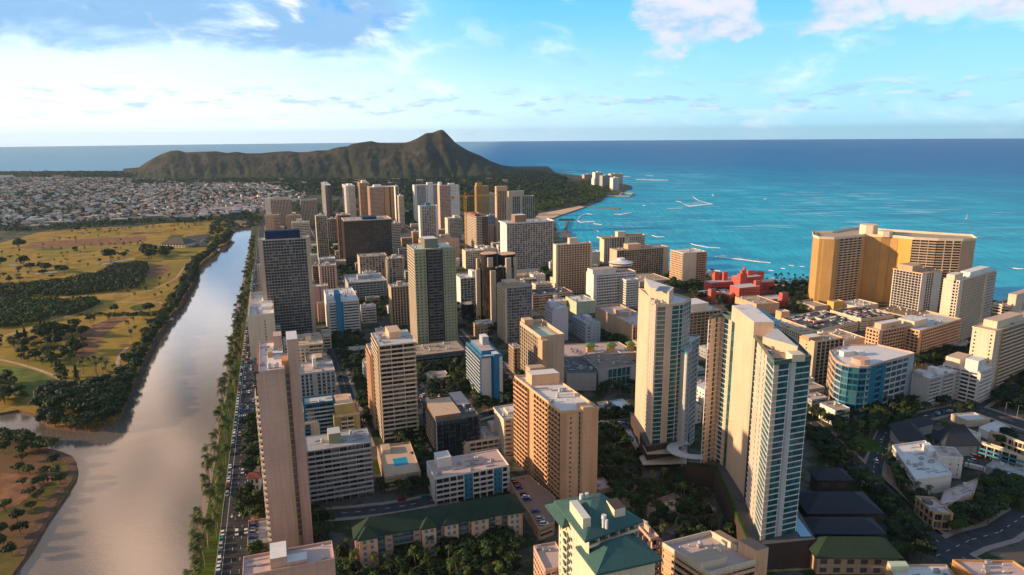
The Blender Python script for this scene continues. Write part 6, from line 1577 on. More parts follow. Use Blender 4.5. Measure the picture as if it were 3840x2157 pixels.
k = 0
for _ in range(6000):
    if k >= 46: break
    c_ = Vector((FR.uniform(105, 232), FR.uniform(440, 660), 0)); w_, d_ = FR.uniform(12, 20), FR.uniform(10, 15); q = [c_, c_ + V * w_, c_ + V * w_ + U * d_, c_ + U * d_]; ctr = (q[0] + q[2]) / 2
    if any(not free(p.x, p.y, 2) for p in grow(q, 1.5) + [ctr] + [(q[j] + q[j - 1]) / 2 for j in range(4)]) or any(abs(ctr.x - f_[0]) < 17 and abs(ctr.y - f_[1]) < 17 for f_ in fl): continue
    fl.append((ctr.x, ctr.y, 17)); k += 1
    raise_building('low flat roofed shop behind the twin glass towers', q, [FR.choice(('punch', 'band')), 'punch'], FR.uniform(5, 12), name='shop', wall=FR.choice(('white', 'cream', 'tan', 'grey')), roof=FR.choice(('r_white', 'r_pink', 'r_grey', 'r_tan')), glass='g_room', pent=False, group='low shops behind the twin glass towers', parapet=.4)
for b in BINFO[NB0:]: FOOT.append((grow(b[1], 1.2), min(p.x for p in b[1]) - 3, max(p.x for p in b[1]) + 3, min(p.y for p in b[1]) - 3, max(p.y for p in b[1]) + 3))

def scatter(c, pts, n, mix, label, group, sc=1.0, gap=4.0, sc_far=None, tries=30):
    poly = [gp(c, *p) for p in pts]; x0, x1 = min(p.x for p in poly), max(p.x for p in poly); y0, y1 = min(p.y for p in poly), max(p.y for p in poly); got = []
    for _ in range(n * tries):
        if len(got) >= n: break
        x, y = TR.uniform(x0, x1), TR.uniform(y0, y1)
        if not inside(x, y, poly) or not free(x, y): continue
        if any((x - a) ** 2 + (y - b) ** 2 < gap * gap for a, b in got): continue
        got.append((x, y)); k = TR.choice(mix)
        kind = {'leafy': 'green leafy tree', 'dark': 'dark broad shade tree', 'dry': 'dry tree', 'palm': 'slender palm', 'pine': 'tall dark pine'}[k]
        plant(k, x, y, kind + ' ' + label, kind + 's ' + group, sc)
# boulevard palms along the canal
s = -90.0
while s < RLEN - 20:
    o_ = TR.choice((2.6, 4.5, 7, 10)) + TR.uniform(-.6, .6); p = bank(s, o_)
    if s < 560: plant('palm', p.x, p.y, 'slender palm on the grass verge between the canal and the boulevard', 'palms along the canal side of the boulevard', 1.2)
    else: plant(TR.choice(('palm', 'leafy')), p.x, p.y, 'tree on the far stretch of the grass verge between the canal and the boulevard', 'trees on the far canal verge', .8)
    s += TR.uniform(2.8, 5.4) if s < 560 else TR.uniform(6, 10)
s = -70.0
while s < 900:
    p = bank(s, 28.8 + TR.uniform(-.8, 3))
    if free(p.x, p.y): plant(TR.choice(('palm', 'palm', 'leafy')), p.x, p.y, 'tree on the building side pavement of the canal boulevard', 'trees on the building side of the boulevard', .85)
    s += TR.uniform(7, 16)
# left bank of the canal
for i in range(2, len(left_bank) - 6):
    a, b = left_bank[i], left_bank[i + 1]; L = (b - a).length
    if b.x < -420 and b.y < 700 and i > 24: break
    k = 0
    while k < L:
        p = a.lerp(b, k / L); far = p.y > 800
        plant(TR.choice(('dark', 'dark', 'leafy')), p.x - 1.2 + TR.uniform(-1.5, 1.0), p.y + TR.uniform(-1, 1), 'bushy tree leaning over the left bank of the canal', 'trees on the left bank of the canal', 1.0)
        if TR.random() < .75: plant(TR.choice(('dark', 'leafy')), p.x - 8.5 + TR.uniform(-3, 2), p.y + TR.uniform(-2, 6), 'bushy tree in the second row behind the left canal bank', 'trees behind the left bank', 1.0)
        k += TR.uniform(6, 9)
scatter('Q', [(290,200),(330,90),(460,50),(620,40),(960,10),(980,60),(900,190),(700,250),(500,230),(350,190)], 56, ['dark','dark','leafy'], 'in the dense grove at the creek mouth', 'in the grove at the creek mouth', 1.25, 5)
scatter('Q', [(-100,20),(0,-60),(120,-40),(145,60),(240,110),(140,120),(0,130),(-100,130)], 22, ['dark','leafy'], 'on the upper side of the creek at the left edge', 'above the creek', .9, 5)
scatter('Q', [(-60,370),(0,375),(150,415),(330,460),(430,490),(330,495),(150,455),(0,430),(-60,425)], 34, ['dark','leafy','leafy'], 'on the lower side of the creek at the left edge', 'below the creek', .85, 3.5)
scatter('Q', [(0,470),(200,520),(440,600),(500,700),(380,860),(300,1000),(200,1150),(60,1350),(0,1440)], 20, ['leafy','dark','dry','dry'], 'on the grassy spit at the lower left', 'on the grassy spit', .75, 8)
# golf course
scatter('P', [(0,240),(600,200),(1150,250),(1100,350),(850,400),(500,470),(0,560)], 70, ['palm','palm','palm','dry'], 'standing on the dry grass in the upper part of the golf course', 'on the upper golf course', .85, 10)
scatter('P', [(500,125),(1000,105),(1600,70),(1600,110),(1130,170),(600,190)], 46, ['palm','dry','palm'], 'on the yellow strip near the far houses', 'on the far yellow strip', .85, 10)
scatter('P', [(0,560),(0,430),(200,430),(500,440),(480,500),(200,540)], 10, ['dry','dark'], 'at the left edge above the long thicket', 'above the long thicket', 1.0, 12)
scatter('P', [(1080,330),(1130,280),(1320,300),(1330,350),(1140,370)], 22, ['dark','dark','leafy'], 'in the grove below the golf clubhouse', 'below the golf clubhouse', 1.2, 7)
scatter('P', [(1000,560),(1320,520),(1330,680),(900,700)], 12, ['palm'], 'on the open grass right of the long thicket', 'right of the long thicket', 1.0, 12)
scatter('P', [(650,900),(1150,820),(1180,900),(1030,1010),(950,1000)], 9, ['palm'], 'on the brown fairway beside the canal', 'on the brown fairway', 1.0, 12)
scatter('P', [(640,1180),(900,1230),(920,1330),(640,1300)], 14, ['palm'], 'in the row beside the curved cart path', 'beside the curved cart path', 1.0, 6)
scatter('P', [(80,1000),(300,900),(480,900),(700,940),(650,1080),(560,1180),(400,1200),(130,1130)], 48, ['dark','dark','leafy','dry'], 'in the dark grove in the middle of the golf course', 'in the middle golf grove', 1.0, 6.5)
for i, (x, y) in enumerate(((0,1040),(145,1000),(200,985),(330,965),(360,955),(395,940),(440,950),(465,945),(480,1300),(510,1305),(600,1320),(455,1280))):
    p = gp('P', x, y); plant('pine', p.x, p.y, 'tall dark pine in the upright group on the golf course', 'dark pines on the golf course', .95)
for i, (x, y, s_) in enumerate(((150,285,2.1),(185,415,1.6),(10,415,1.6),(860,380,1.7),(965,355,1.3),(895,775,1.1),(1158,772,1.35),(580,900,1.1),(1385,95,1.5),(1560,88,1.6),(600,150,1.6),(580,300,.9),(700,850,.9),(360,460,1.2),(500,470,1.1))):
    p = gp('P', x, y); plant('dark', p.x, p.y, ('lone round shade tree at the left edge of the golf course, largest', 'lone round shade tree left of the thin ditch', 'lone shade tree cut by the left edge', 'round tree at the bright ditch, left one', 'round tree at the bright ditch, right one', 'round tree left of the putting green', 'round tree right of the putting green', 'small round tree above the dark grove', 'spreading tree near the far houses, left one', 'spreading tree near the far houses, right one', 'wide flat tree on the far brown field', 'small dark bush like tree on the upper course', 'lone bush like tree on the brown fairway', 'round tree on the ditch at the left', 'round tree just above the long thicket')[i], 'lone trees of the golf course', s_)
def thicket(name, label, polys, n, mat, r=(4, 7), h=(4, 8), per=26, size=1.3, z0=0.0):
    rnd = random.Random(len(label)); mb = MB()
    for c, pts in polys:
        poly = [gp(c, *p) for p in pts]; x0, x1 = min(p.x for p in poly), max(p.x for p in poly); y0, y1 = min(p.y for p in poly), max(p.y for p in poly); k = 0; t = 0
        while k < n / len(polys) and t < n * 30:
            t += 1; x, y = rnd.uniform(x0, x1), rnd.uniform(y0, y1)
            if not inside(x, y, poly) or not free(x, y): continue
            k += 1; rr = rnd.uniform(*r); hh = rnd.uniform(*h); b = MB(); blobs(rnd, [(0, 0, hh * .55, rr)], per, size, mat, .8, b)
            off = len(mb.v); mb.v += [(v[0] + x, v[1] + y, max(v[2] + z0, z0)) for v in b.v]; mb.f += [tuple(i + off for i in f) for f in b.f]; mb.m += [mb.mi(mat)] * len(b.f)
    o = mb.build(name); o['kind'] = 'stuff'; o['label'] = label
thicket('thicket', 'dense dark thicket in a long band across the golf course', [('P', [(-100,585),(200,560),(480,530),(760,480),(900,410),(1100,392),(1150,420),(1120,500),(1070,590),(900,610),(500,640),(-100,660)])], 620, 'leaf_dark', (4, 6.5), (5, 9), 44, 1.25)
thicket('thicket', 'second dense thicket at the left edge of the golf course', [('P', [(-100,680),(150,670),(480,690),(740,675),(790,700),(620,775),(430,800),(250,870),(-100,900)])], 420, 'leaf', (4, 6.5), (5, 9), 48, 1.15)
thicket('hedge', 'low bushes along the far side of the ditch', [('P', [(570,790),(900,780),(1200,775),(1290,770),(1300,830),(1230,900),(1210,900),(1250,800),(700,800)])], 120, 'leaf', (1.5, 2.5), (2, 3), 20, .8)
thicket('woodland', 'wooded park between the towers and the bay', [('C', [(-380,470),(-300,330),(0,230),(300,190),(470,240),(400,330),(250,400),(60,430),(-120,450),(-250,500)])], 900, 'leaf', (6, 10), (7, 12), 30, 2.2)
thicket('woodland', 'dark woods at the foot of the crater and behind the far towers', [('S', [(1900,300),(2110,285),(2200,292),(2320,320),(2300,350),(2000,330)]), ('S', [(0,330),(400,325),(900,318),(1400,330),(1900,300),(2150,310),(2350,350),(2440,400),(2300,440),(1700,430),(1500,450),(1100,420),(850,380),(700,345),(0,345)])], 3000, 'leaf_dark', (9, 16), (8, 15), 24, 4.2)
thicket('woodland', 'dark trees along the far shore line', [('S', [(-760,290),(-360,288),(0,286),(60,300),(0,312),(-360,308),(-760,308)])], 520, 'leaf_dark', (9, 15), (12, 20), 22, 5.0)
thicket('woodland', 'sunlit trees among the far towers', [('A', [(460,420),(740,400),(930,380),(1060,380),(1080,500),(700,560),(500,520)]), ('B', [(0,400),(120,430),(150,600),(0,560)]), ('B', [(540,330),(680,330),(680,480),(560,480)])], 380, 'leaf', (5, 8), (7, 11), 32, 1.7)
# town at the canal head
thicket('woodland', 'dark trees at the head of the canal', [('P', [(1640,90),(1800,10),(2000,0),(2060,60),(1960,100),(1830,120),(1760,180),(1650,230),(1600,250)])], 160, 'leaf_dark', (4, 7), (6, 10), 36, 1.5)

# street trees and gardens of the city
LG = [('F', [(760,280),(1100,420),(1180,700),(1200,1240),(1100,1250),(1060,900),(860,640),(800,500)], 60, ['dark','leafy','dark'], 'in the shaded street left of the tall beige tower', 4),
      ('G', [(120,600),(640,600),(640,900),(300,960),(160,1000)], 60, ['dark','dark','leafy','palm'], 'in the dark car park garden below the pale green tower', 4.5),
      ('G', [(500,130),(700,170),(900,340),(860,380),(640,380),(500,330)], 34, ['dark','palm'], 'at the foot of the black tower', 4.5),
      ('G', [(640,900),(1120,740),(1150,1000),(900,1040),(700,1120)], 40, ['dark','palm','leafy'], 'round the foot of the blue finned hotel', 4.5),
      ('M', [(790,150),(1160,220),(1180,560),(1100,760),(900,680),(790,640)], 36, ['dark','dark','leafy'], 'between the ochre tower and the glass towers', 5),
      ('N', [(-330,640),(0,560),(240,700),(300,900),(640,1110),(0,1210),(-330,1160),(-500,900)], 52, ['dark','leafy','dark','palm'], 'in the garden court below the glass towers', 5),
      ('N', [(200,780),(460,860),(420,980),(240,960)], 4, ['palm'], 'at the edge of the garden court podium', 5),
      ('L', [(470,220),(690,160),(700,400),(640,520),(560,420)], 14, ['dark','leafy'], 'behind the rooftop pool terrace', 5),
      ('L', [(310,600),(740,560),(740,700),(560,740),(330,720)], 14, ['leafy','dark'], 'in front of the rooftop pool terrace', 6),
      ('L', [(-100,1400),(0,1250),(400,1330),(900,1200),(1447,1130),(1560,1200),(1560,1700),(-100,1750)], 110, ['palm','dark','dark','leafy'], 'in the dark garden in front of the long green roof', 4),
      ('K', [(1130,900),(1290,880),(1350,1100),(1150,1150)], 12, ['dark','palm'], 'beside the pink spotted roof at the bottom', 4),
      ('K', [(470,760),(700,780),(700,940),(540,960),(470,900)], 14, ['dark','leafy'], 'below the peach carport beside the boulevard', 3.5),
      ('K', [(530,60),(640,60),(650,500),(530,560)], 20, ['dark','leafy'], 'at the foot of the tall pink tower', 3.5),
      ('O', [(1100,850),(1330,760),(1560,880),(1600,1050),(1400,1190),(1170,1130)], 42, ['dark','dark','leafy'], 'in the big clump in front of the brown corner shop', 4.5),
      ('O', [(1440,620),(1600,560),(1785,600),(1785,900),(1600,860),(1440,760)], 26, ['dark','leafy'], 'beside the service yard at the right edge', 4.5),
      ('O', [(560,860),(820,900),(960,1080),(980,1300),(720,1330),(560,1240),(560,1000)], 60, ['dark','dark','leafy'], 'along the avenue beside the slate roofs', 4.5),
      ('O', [(200,480),(340,560),(560,760),(640,900),(540,900),(320,680),(180,560)], 34, ['dark','leafy','palm'], 'between the slate roofs and the avenue', 4),
      ('O', [(540,400),(640,420),(900,780),(960,960),(900,960),(700,780),(540,560)], 26, ['palm','leafy'], 'on the pavement in front of the white corner store', 4),
      ('O', [(0,-20),(430,-20),(560,100),(500,180),(300,170),(60,60)], 40, ['dark','palm','leafy'], 'in the triangle park below the teal office', 5),
      ('O', [(100,100),(250,100),(440,180),(420,220),(250,210)], 10, ['palm'], 'on the lawn of the triangle park', 6),
      ('O', [(-180,180),(0,230),(180,420),(60,470),(-100,330)], 26, ['dark','leafy'], 'left of the avenue beside the glass tower', 5),
      ('J', [(150,850),(560,800),(560,900),(380,960),(200,1100),(100,1000)], 44, ['dark','leafy','palm'], 'along the road at the foot of the teal office', 5),
      ('J', [(460,380),(960,330),(980,390),(720,470),(460,480)], 50, ['dark','dark','palm'], 'in the garden below the terraced tan hotels', 4.5),
      ('J', [(1150,620),(1447,560),(1600,700),(1600,900),(1330,860),(1150,800)], 60, ['dark','dark','leafy'], 'across the dark road below the yellow tower', 5),
      ('J', [(660,780),(880,760),(900,860),(700,890)], 14, ['dark','palm'], 'in front of the grey hotel', 5),
      ('J', [(840,880),(960,900),(940,1010),(860,1000)], 9, ['palm','dark'], 'beside the narrow white roofed shed', 4),
      ('J', [(1190,1120),(1340,1090),(1340,1200),(1220,1220)], 10, ['dark','leafy'], 'behind the white roofed motel', 4),
      ('I', [(950,880),(1100,920),(1250,1020),(1400,1250),(1447,1447),(1300,1447),(1150,1250),(1000,1050)], 50, ['dark','leafy','palm'], 'along the avenue seen past the glass tower', 5),
      ('D', [(20,700),(330,800),(330,860),(140,900),(0,860)], 40, ['dark','palm','leafy'], 'in front of the red hotel', 5),
      ('D', [(540,700),(960,700),(960,930),(820,960),(700,860)], 80, ['dark','dark','leafy','palm'], 'between the red hotel and the golden hotel', 5),
      ('D', [(640,655),(960,680),(950,720),(640,690)], 22, ['palm'], 'on the beach behind the red hotel', 6),
      ('D', [(200,920),(380,930),(400,970),(230,970)], 12, ['dark'], 'left of the windowless tan theatre', 5),
      ('C', [(930,1090),(1120,1060),(1230,1110),(1280,1150),(1447,1160),(1447,1280),(1300,1290),(1140,1200),(960,1160)], 70, ['dark','dark','leafy'], 'in the banyan court behind the left glass tower', 6),
      ('C', [(1040,1060),(1130,1060),(1140,1110),(1050,1120)], 5, ['palm'], 'in front of the cream beachfront slab', 6),
      ('C', [(1300,1010),(1420,1050),(1400,1110),(1300,1100)], 8, ['palm'], 'between the cream beachfront slab and the red hotel', 6),
      ('B', [(1290,1000),(1380,1000),(1380,1110),(1290,1090)], 14, ['dark','leafy'], 'right of the foot of the egg crate hotel', 5),
      ('H', [(300,1080),(440,1050),(640,1120),(620,1180),(320,1190)], 16, ['leafy','palm','dark'], 'round the small white shed', 4),
      ('H', [(360,880),(660,850),(660,960),(380,960)], 14, ['dark','palm'], 'in front of the mall windows', 5),
      ('H', [(360,380),(600,440),(560,470),(370,440)], 14, ['dark','leafy'], 'under the wall of the tan department store', 4),
      ('A', [(640,780),(900,740),(900,880),(660,880)], 24, ['dark','leafy'], 'between the slim cream tower and the dark glass hotel', 5),
      ('A', [(870,980),(1060,960),(1060,1120),(930,1110),(880,1130)], 26, ['dark','leafy'], 'behind the long grey hotel', 5),
      ('A', [(1090,1300),(1350,1240),(1350,1447),(1150,1447)], 24, ['dark','leafy'], 'round the low brick red block', 4.5)]
for c, pts, n, mix, lb, gap in LG: scatter(c, pts, n, mix, lb, lb, .78, gap)

plant_all()

# ------------------------------------------------------------------ the town of low houses
HR = random.Random(3)
def house_mesh(w, d, h, rise, roofm, wallm, gable):
    wl = MB(); wl.box(-w / 2, w / 2, -d / 2, d / 2, 0, h, wallm)
    rf = MB(); e = .6; W2, D2 = w / 2 + e, d / 2 + e; ins = 0.001 if gable else D2
    rf.v = [(-W2, -D2, h), (W2, -D2, h), (W2, D2, h), (-W2, D2, h), (-W2 + ins, 0, h + rise), (W2 - ins, 0, h + rise)]
    rf.f = [(0, 1, 5, 4), (2, 3, 4, 5), (1, 2, 5), (3, 0, 4), (3, 2, 1, 0)]; k = rf.mi(roofm); rf.m = [k] * 5
    return wl, rf
HROOF = ['h_white', 'h_white', 'h_grey', 'h_grey', 'h_lgrey', 'h_pink', 'h_red', 'h_blue', 'h_tan', 'h_dark']
HN = dict(h_white='white', h_grey='grey', h_lgrey='pale grey', h_pink='pink', h_red='red', h_blue='blue', h_tan='tan', h_dark='dark')
protoh = {}
town_poly = [gp('R', *p) for p in [(-300,660),(0,655),(300,640),(700,640),(1000,600),(1500,590),(1850,580),(2150,540),(2400,520),(2700,470),(3000,330),(2600,205),(1900,205),(1300,185),(700,175),(-300,172)]]
tx0, tx1 = min(p.x for p in town_poly), max(p.x for p in town_poly); ty0, ty1 = min(p.y for p in town_poly), max(p.y for p in town_poly)
spots = []
ca, sa = cos(radians(24)), sin(radians(24))
gx = -3200
while gx < 3200:
    gy = -500
    while gy < 5200:
        u_, v_ = gx + HR.uniform(-7, 7), gy + HR.uniform(-7, 7); wx = noise.noise(Vector((gx * .0016, gy * .0016, 2))) * 260; wy = noise.noise(Vector((gx * .0016, gy * .0016, 9))) * 260; x = (u_ + wx) * ca - (v_ + wy) * sa; y = (u_ + wx) * sa + (v_ + wy) * ca
        if HR.random() < .80 and tx0 < x < tx1 and ty0 < y < ty1 and inside(x, y, town_poly): spots.append((x, y))
        gy += 16
        if int(gy / 16) % 6 == 0: gy += 8
    gx += 15
    if int(gx / 15) % 2 == 0: gx += 9
spots.sort(key=lambda p: p[0] ** 2 + p[1] ** 2)
town = MB()
for i, (x, y) in enumerate(spots):
    rm = HR.choice(HROOF); w, d = HR.uniform(9, 17), HR.uniform(7, 12); w *= 1.9 if HR.random() < .05 else 1; h = HR.choice((3, 3.2, 5.5, 6)); rz = radians(24) + HR.choice((0, pi / 2)) + HR.uniform(-.25, .25)
    if i < 300:
        key = (rm, int(w) % 2, h > 4)
        if key not in protoh:
            wl, rf = house_mesh(w, d, h, HR.uniform(1.2, 2.4), rm, HR.choice(('cream', 'white', 'beige', 'lgrey')), HR.random() < .5)
            protoh[key] = (wl.mesh('wall'), rf.mesh('roof'))
        t_ = thing('house', HN[rm] + ' roofed low house in the near rows of the town beyond the golf course', 'house', (x, y, 0), rz, HN[rm] + ' roofed houses beyond the golf course')
        add('wall', protoh[key][0], t_); add('roof', protoh[key][1], t_)
    else:
        wl, rf = house_mesh(w, d, h, HR.uniform(1.2, 2.4), rm, HR.choice(('cream', 'white', 'beige', 'lgrey')), HR.random() < .5)
        c_, s_ = cos(rz), sin(rz)
        for m_ in (wl, rf):
            off = len(town.v); town.v += [(x + v[0] * c_ - v[1] * s_, y + v[0] * s_ + v[1] * c_, v[2]) for v in m_.v]
            town.f += [tuple(q + off for q in f) for f in m_.f]; town.m += [town.mi(m_.mats[0])] * len(m_.f)
o = town.build('town_houses'); o['kind'] = 'stuff'; o['label'] = 'hundreds of small house roofs filling the plain up to the crater'
thicket('town_trees', 'dark tree crowns scattered among the far houses', [('R', [(-300,690),(0,660),(700,650),(1500,600),(2150,560),(2700,480),(3000,330),(2600,210),(700,180),(-300,180)])], 3000, 'leaf_dark', (3, 8), (5, 10), 14, 2.6)
thicket('town_trees', 'tree line between the golf course and the town', [('R', [(-100,690),(0,650),(500,640),(900,600),(1500,585),(2000,580),(2400,540),(2400,560),(2000,610),(1500,610),(1000,650),(480,690)])], 240, 'leaf_dark', (5, 8), (6, 10), 26, 1.8)
for lb, c, x, y, by, xr, wl, st_ in (('wide cream apartment house at the edge of the town', 'R', 1400, 545, 590, 1580, 'cream', 'grid'), ('long white school roof near the canal head', 'R', 2045, 472, 500, 2325, 'white', 'blank'), ('bright aqua sided low block near the canal head', 'R', 2210, 510, 545, 2320, 'aqua', 'band'),
                     ('salmon pink hall among far trees at the left', 'R', 518, 152, 190, 605, 'rose', 'blank'), ('small white ribbed block far out in the town', 'R', 2490, 268, 305, 2560, 'white', 'vert'), ('long white shed far at the left edge', 'R', -40, 152, 172, 118, 'white', 'blank'),
                     ('orange yellow low building beside the canal head', 'R', 2052, 540, 560, 2120, 'ochre', 'band'), ('tan long roofed school behind the canal head', 'R', 2290, 445, 470, 2430, 'tan', 'blank'), ('white apartment row at the edge of the town, left part', 'R', 250, 580, 620, 410, 'white', 'band'),
                     ('cream apartment row at the edge of the town, second from left', 'R', 420, 605, 640, 670, 'cream', 'band'), ('pale long roof at the far left edge of the golf course', 'R', 215, 640, 665, 470, 'cream', 'band'), ('white long block with an aqua end', 'R', 1060, 575, 610, 1225, 'white', 'band')):
    B(lb, (x, y), [st_], c=c, by=by, xl='m16', xr=xr, wall=wl, name='apartment_house', pent=False, clutter=False, roof='r_white' if wl != 'rose' else 'r_pink')
NR = random.Random(8)
for i in range(26):
    p = gp('S', NR.uniform(700, 2100), NR.uniform(322, 352)); w_ = NR.uniform(16, 40); q = [p, p + Vector((w_, 0, 0)), p + Vector((w_, 14, 0)), p + Vector((0, 14, 0))]
    raise_building('pale low villa among the dark trees at the foot of the crater', q, ['band'], NR.uniform(6, 13), name='villa', wall=NR.choice(('white', 'cream', 'rose')), roof='r_white', pent=False, clutter=False, group='villas at the foot of the crater')

# ------------------------------------------------------------------ cars
CR = random.Random(21)
def car_mesh(color, van):
    t = thing('car', 'x', 'car'); L = 2.25 if not van else 2.35; h = 1.45 if not van else 1.85
    b = MB(); w = .9
    prof = [(-L, .35), (-L, .85), (-L + .15, .95), (L * .5, .92), (L - .1, .78), (L, .6), (L, .35)]
    k = b.mi('car_' + color); n = len(prof)
    for s_ in (-w, w): b.v += [(x, s_, z) for x, z in prof]
    for i in range(n): j = (i + 1) % n; b.f.append((i, i + n, j + n, j)); b.m.append(k)
    b.f += [tuple(range(n)), tuple(range(2 * n - 1, n - 1, -1))]; b.m += [k, k]
    b.build('body', t)
    g = MB(); x0, x1, x2, x3 = (-L + .25, -L + .75, .35, 1.05) if not van else (-L + .12, -L + .3, .5, 1.2)
    g.hexa([(x0, -w + .06, .92), (x3, -w + .06, .92), (x3, w - .06, .92), (x0, w - .06, .92), (x1, -w + .2, h), (x2, -w + .2, h), (x2, w - .2, h), (x1, w - .2, h)], 'car_glass'); g.build('window', t)
    r_ = MB(); r_.hexa([(x1 - .02, -w + .18, h), (x2 + .02, -w + .18, h), (x2 + .02, w - .18, h), (x1 - .02, w - .18, h)] + [(x1 + .05, -w + .24, h + .06), (x2 - .05, -w + .24, h + .06), (x2 - .05, w - .24, h + .06), (x1 + .05, w - .24, h + .06)], 'car_' + color); r_.build('roof', t)
    for sx in (-1.35, 1.35):
        for sy in (-.82, .82):
            m_ = MB(); nn = 10
            m_.v = [(sx + .33 * cos(2 * pi * j / nn), sy + dy, .33 + .33 * sin(2 * pi * j / nn)) for dy in (-.1, .1) for j in range(nn)]
            m_.f = [(j, (j + 1) % nn, nn + (j + 1) % nn, nn + j) for j in range(nn)] + [tuple(range(nn))[::-1], tuple(range(nn, 2 * nn))]; m_.m = [m_.mi('tyre')] * len(m_.f); m_.build('wheel', t)
    return t
CARC = {}; 
def put_car(p, ang, where, group, z=.06, col=None):
    col = col or CR.choice(('white', 'white', 'white', 'silver', 'silver', 'grey', 'black', 'black', 'blue', 'red', 'teal', 'beige')); van = CR.random() < .45
    CARQ.append((p[0] ** 2 + p[1] ** 2, (p[0], p[1], z), ang, (col, van), col + (' van' if van else ' car') + ' ' + where, group))
CARQ = []
def park_all(limit=290):
    CARQ.sort(key=lambda r: r[0]); far = MB()
    for i, (_, p, ang, key, lab, group) in enumerate(CARQ):
        if i < limit:
            if key not in CARC:
                t = CARC[key] = car_mesh(*key); t.location = p; t.rotation_euler = (0, 0, ang); t['label'] = lab; t['group'] = group
            else: dup(CARC[key], p, ang, 1.0, lab, group)
        else:
            if key not in CARC: key = next(iter(CARC))
            c_, s_ = cos(ang), sin(ang)
            for ch in CARC[key].children:
                me = ch.data; off = len(far.v); far.v += [(p[0] + v.co.x * c_ - v.co.y * s_, p[1] + v.co.x * s_ + v.co.y * c_, p[2] + v.co.z) for v in me.vertices]
                far.f += [tuple(q + off for q in f.vertices) for f in me.polygons]; far.m += [far.mi(me.materials[0].name)] * len(me.polygons)
    if far.f: o = far.build('far_cars'); o['kind'] = 'stuff'; o['label'] = 'more distant cars in streets and on rooftop parking decks'
road_ang = atan2(RD.y, RD.x)
s = -60.0
while s < 760:
    if not (12 < s < 40) and CR.random() < .86: put_car(bank(s, 13.1 + CR.uniform(-.15, .15)), road_ang + pi, 'parked on the canal side of the boulevard', 'cars parked along the canal side')
    s += CR.uniform(5.6, 6.6)
for lane, o_ in (('left', 16.6), ('middle', 20.4), ('right', 24.3)):
    s = CR.uniform(-40, 0) if lane == 'left' else 5
    while s < 900:
        if s > 125 or CR.random() < .25: put_car(bank(s, o_ + CR.uniform(-.3, .3)), road_ang + pi, 'driving in the ' + lane + ' lane of the boulevard', 'cars in the ' + lane + ' lane of the boulevard')
        s += CR.uniform(9, 30) if s < 420 else CR.uniform(25, 60)
def cars_on(c, pts, z, n, ang, where, group, cols=None):
    for x, y in pts:
        p = gp(c, x, y, z); put_car(p, ang + CR.uniform(-.05, .05), where, group, z + .03)
CQ = random.Random(4)
for c, poly_, n_, wh in (('G', [(150,620),(620,620),(600,900),(180,940)], 46, 'parked in the dark garden car park below the pale green tower'), ('F', [(930,600),(1110,420),(1130,560),(1000,620)], 10, 'parked in the yard beside the blue finned block'),
                         ('O', [(1290,330),(1440,360),(1420,460),(1290,440)], 7, 'parked in the service yard'), ('J', [(560,900),(640,880),(800,880),(800,900),(640,920)], 5, 'parked by the grey hotel'), ('M', [(780,80),(1100,60),(1100,110),(800,140)], 6, 'on the wide side street by the ochre tower')):
    P_ = [gp(c, *q) for q in poly_]; x0, x1, y0, y1 = min(p.x for p in P_), max(p.x for p in P_), min(p.y for p in P_), max(p.y for p in P_); k = 0
    for _ in range(3000):
        if k >= n_: break
        x, y = CQ.uniform(x0, x1), CQ.uniform(y0, y1)
        if inside(x, y, P_): put_car((x, y), radians(70) + CQ.choice((0, pi / 2)), wh, 'cars ' + wh, .09); k += 1
cars_on('K', [(610,990),(605,1040),(610,1072),(604,1112),(603,1170),(612,1008)], 6.3, 0, radians(6), 'parked on the grey deck beside the tall pink tower', 'cars on the grey deck')
cars_on('M', [(90,625),(98,645),(112,665),(160,725),(172,745),(188,768),(262,876),(305,945),(340,990),(70,605)], 6.3, 0, radians(12), 'parked on the brown deck by the ochre tower', 'cars on the brown deck')
dk = next(b for b in BINFO if 'big parking deck' in b[3]['label']); dk2 = next(b for b in BINFO if 'second cream parking' in b[3]['label']); dk3 = next(b for b in BINFO if 'pink striped parking' in b[3]['label'])
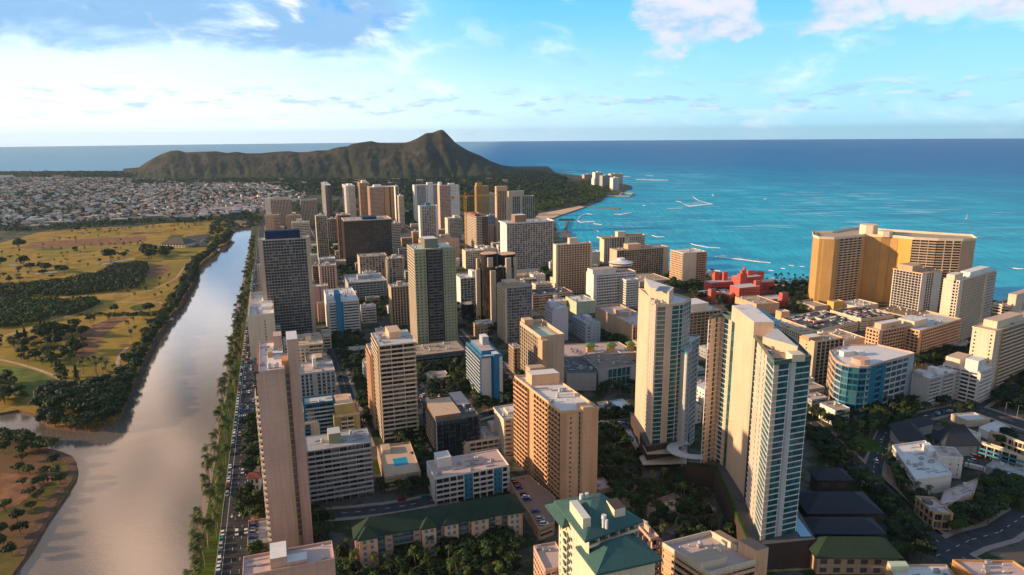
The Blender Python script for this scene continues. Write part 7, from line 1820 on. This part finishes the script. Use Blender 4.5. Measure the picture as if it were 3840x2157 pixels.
for b_, nu, nv, wh, skip in ((dk, 13, 7, 'parked on the big rooftop parking deck', .35), (dk2, 11, 6, 'parked on the second rooftop parking deck', .4), (dk3, 7, 2, 'parked on the pink striped deck', .5)):
    q = b_[1]; e1, e2 = q[1] - q[0], q[3] - q[0]; a_ = atan2(e2.y, e2.x)
    for i in range(nu):
        for j in range(nv):
            if CR.random() < skip: continue
            if b_ is dk and 3 < i < 9 and 2 < j < 5: continue
            p = q[0] + e1 * ((i + .7) / (nu + .4)) + e2 * ((j + .6) / (nv + .2)); put_car(p, a_ + CR.uniform(-.06, .06), wh, 'cars ' + wh, b_[2] + .3)
q = dk[1]; rr_ = dk[3]; e1, e2 = q[1] - q[0], q[3] - q[0]
for u0, u1, v0, v1 in ((.3, .7, .42, .44), (.3, .7, .66, .68), (.3, .32, .44, .66), (.5, .52, .44, .66)):
    part_box(rr_, 'ramp_wall', q[0] + e1 * u0 + e2 * v0, e1 * (u1 - u0), e2 * (v1 - v0), dk[2] + .25, dk[2] + 2.2, 'cream')
for c, x, y, a in (('O',118,305,-42),('O',447,425,80),('O',532,318,70),('O',518,370,72),('O',492,240,60),('M',1005,155,-20),('J',775,878,4),('J',668,893,4),('L',500,775,8),('L',710,742,30),('G',855,430,-30),('G',820,400,-20),('G',1060,808,-50),
                   ('F',910,760,75),('F',985,745,78),('F',990,680,78),('F',1003,800,75),('F',1128,1185,70),('F',1060,415,10),('F',1105,450,80),('K',1152,950,80),('K',1166,1092,80),('G',330,850,60),('G',365,930,60),('G',490,855,20),('G',830,1090,0),('G',140,980,60),('O',1455,570,10),('O',1540,588,8),
                   ('H',545,1185,0),('O',1380,385,30)):
    p = gp(c, x, y); put_car((p.x, p.y), radians(a), 'standing on a side street or yard away from the boulevard', 'cars in side streets and yards', .09)
# cars at the golf clubhouse
for i in range(22):
    p = gp('P', CR.uniform(1450, 1600), CR.uniform(190, 262)); put_car((p.x, p.y), CR.uniform(0, .2) + .3, 'parked beside the golf clubhouse', 'cars at the golf clubhouse', .25)

park_all()
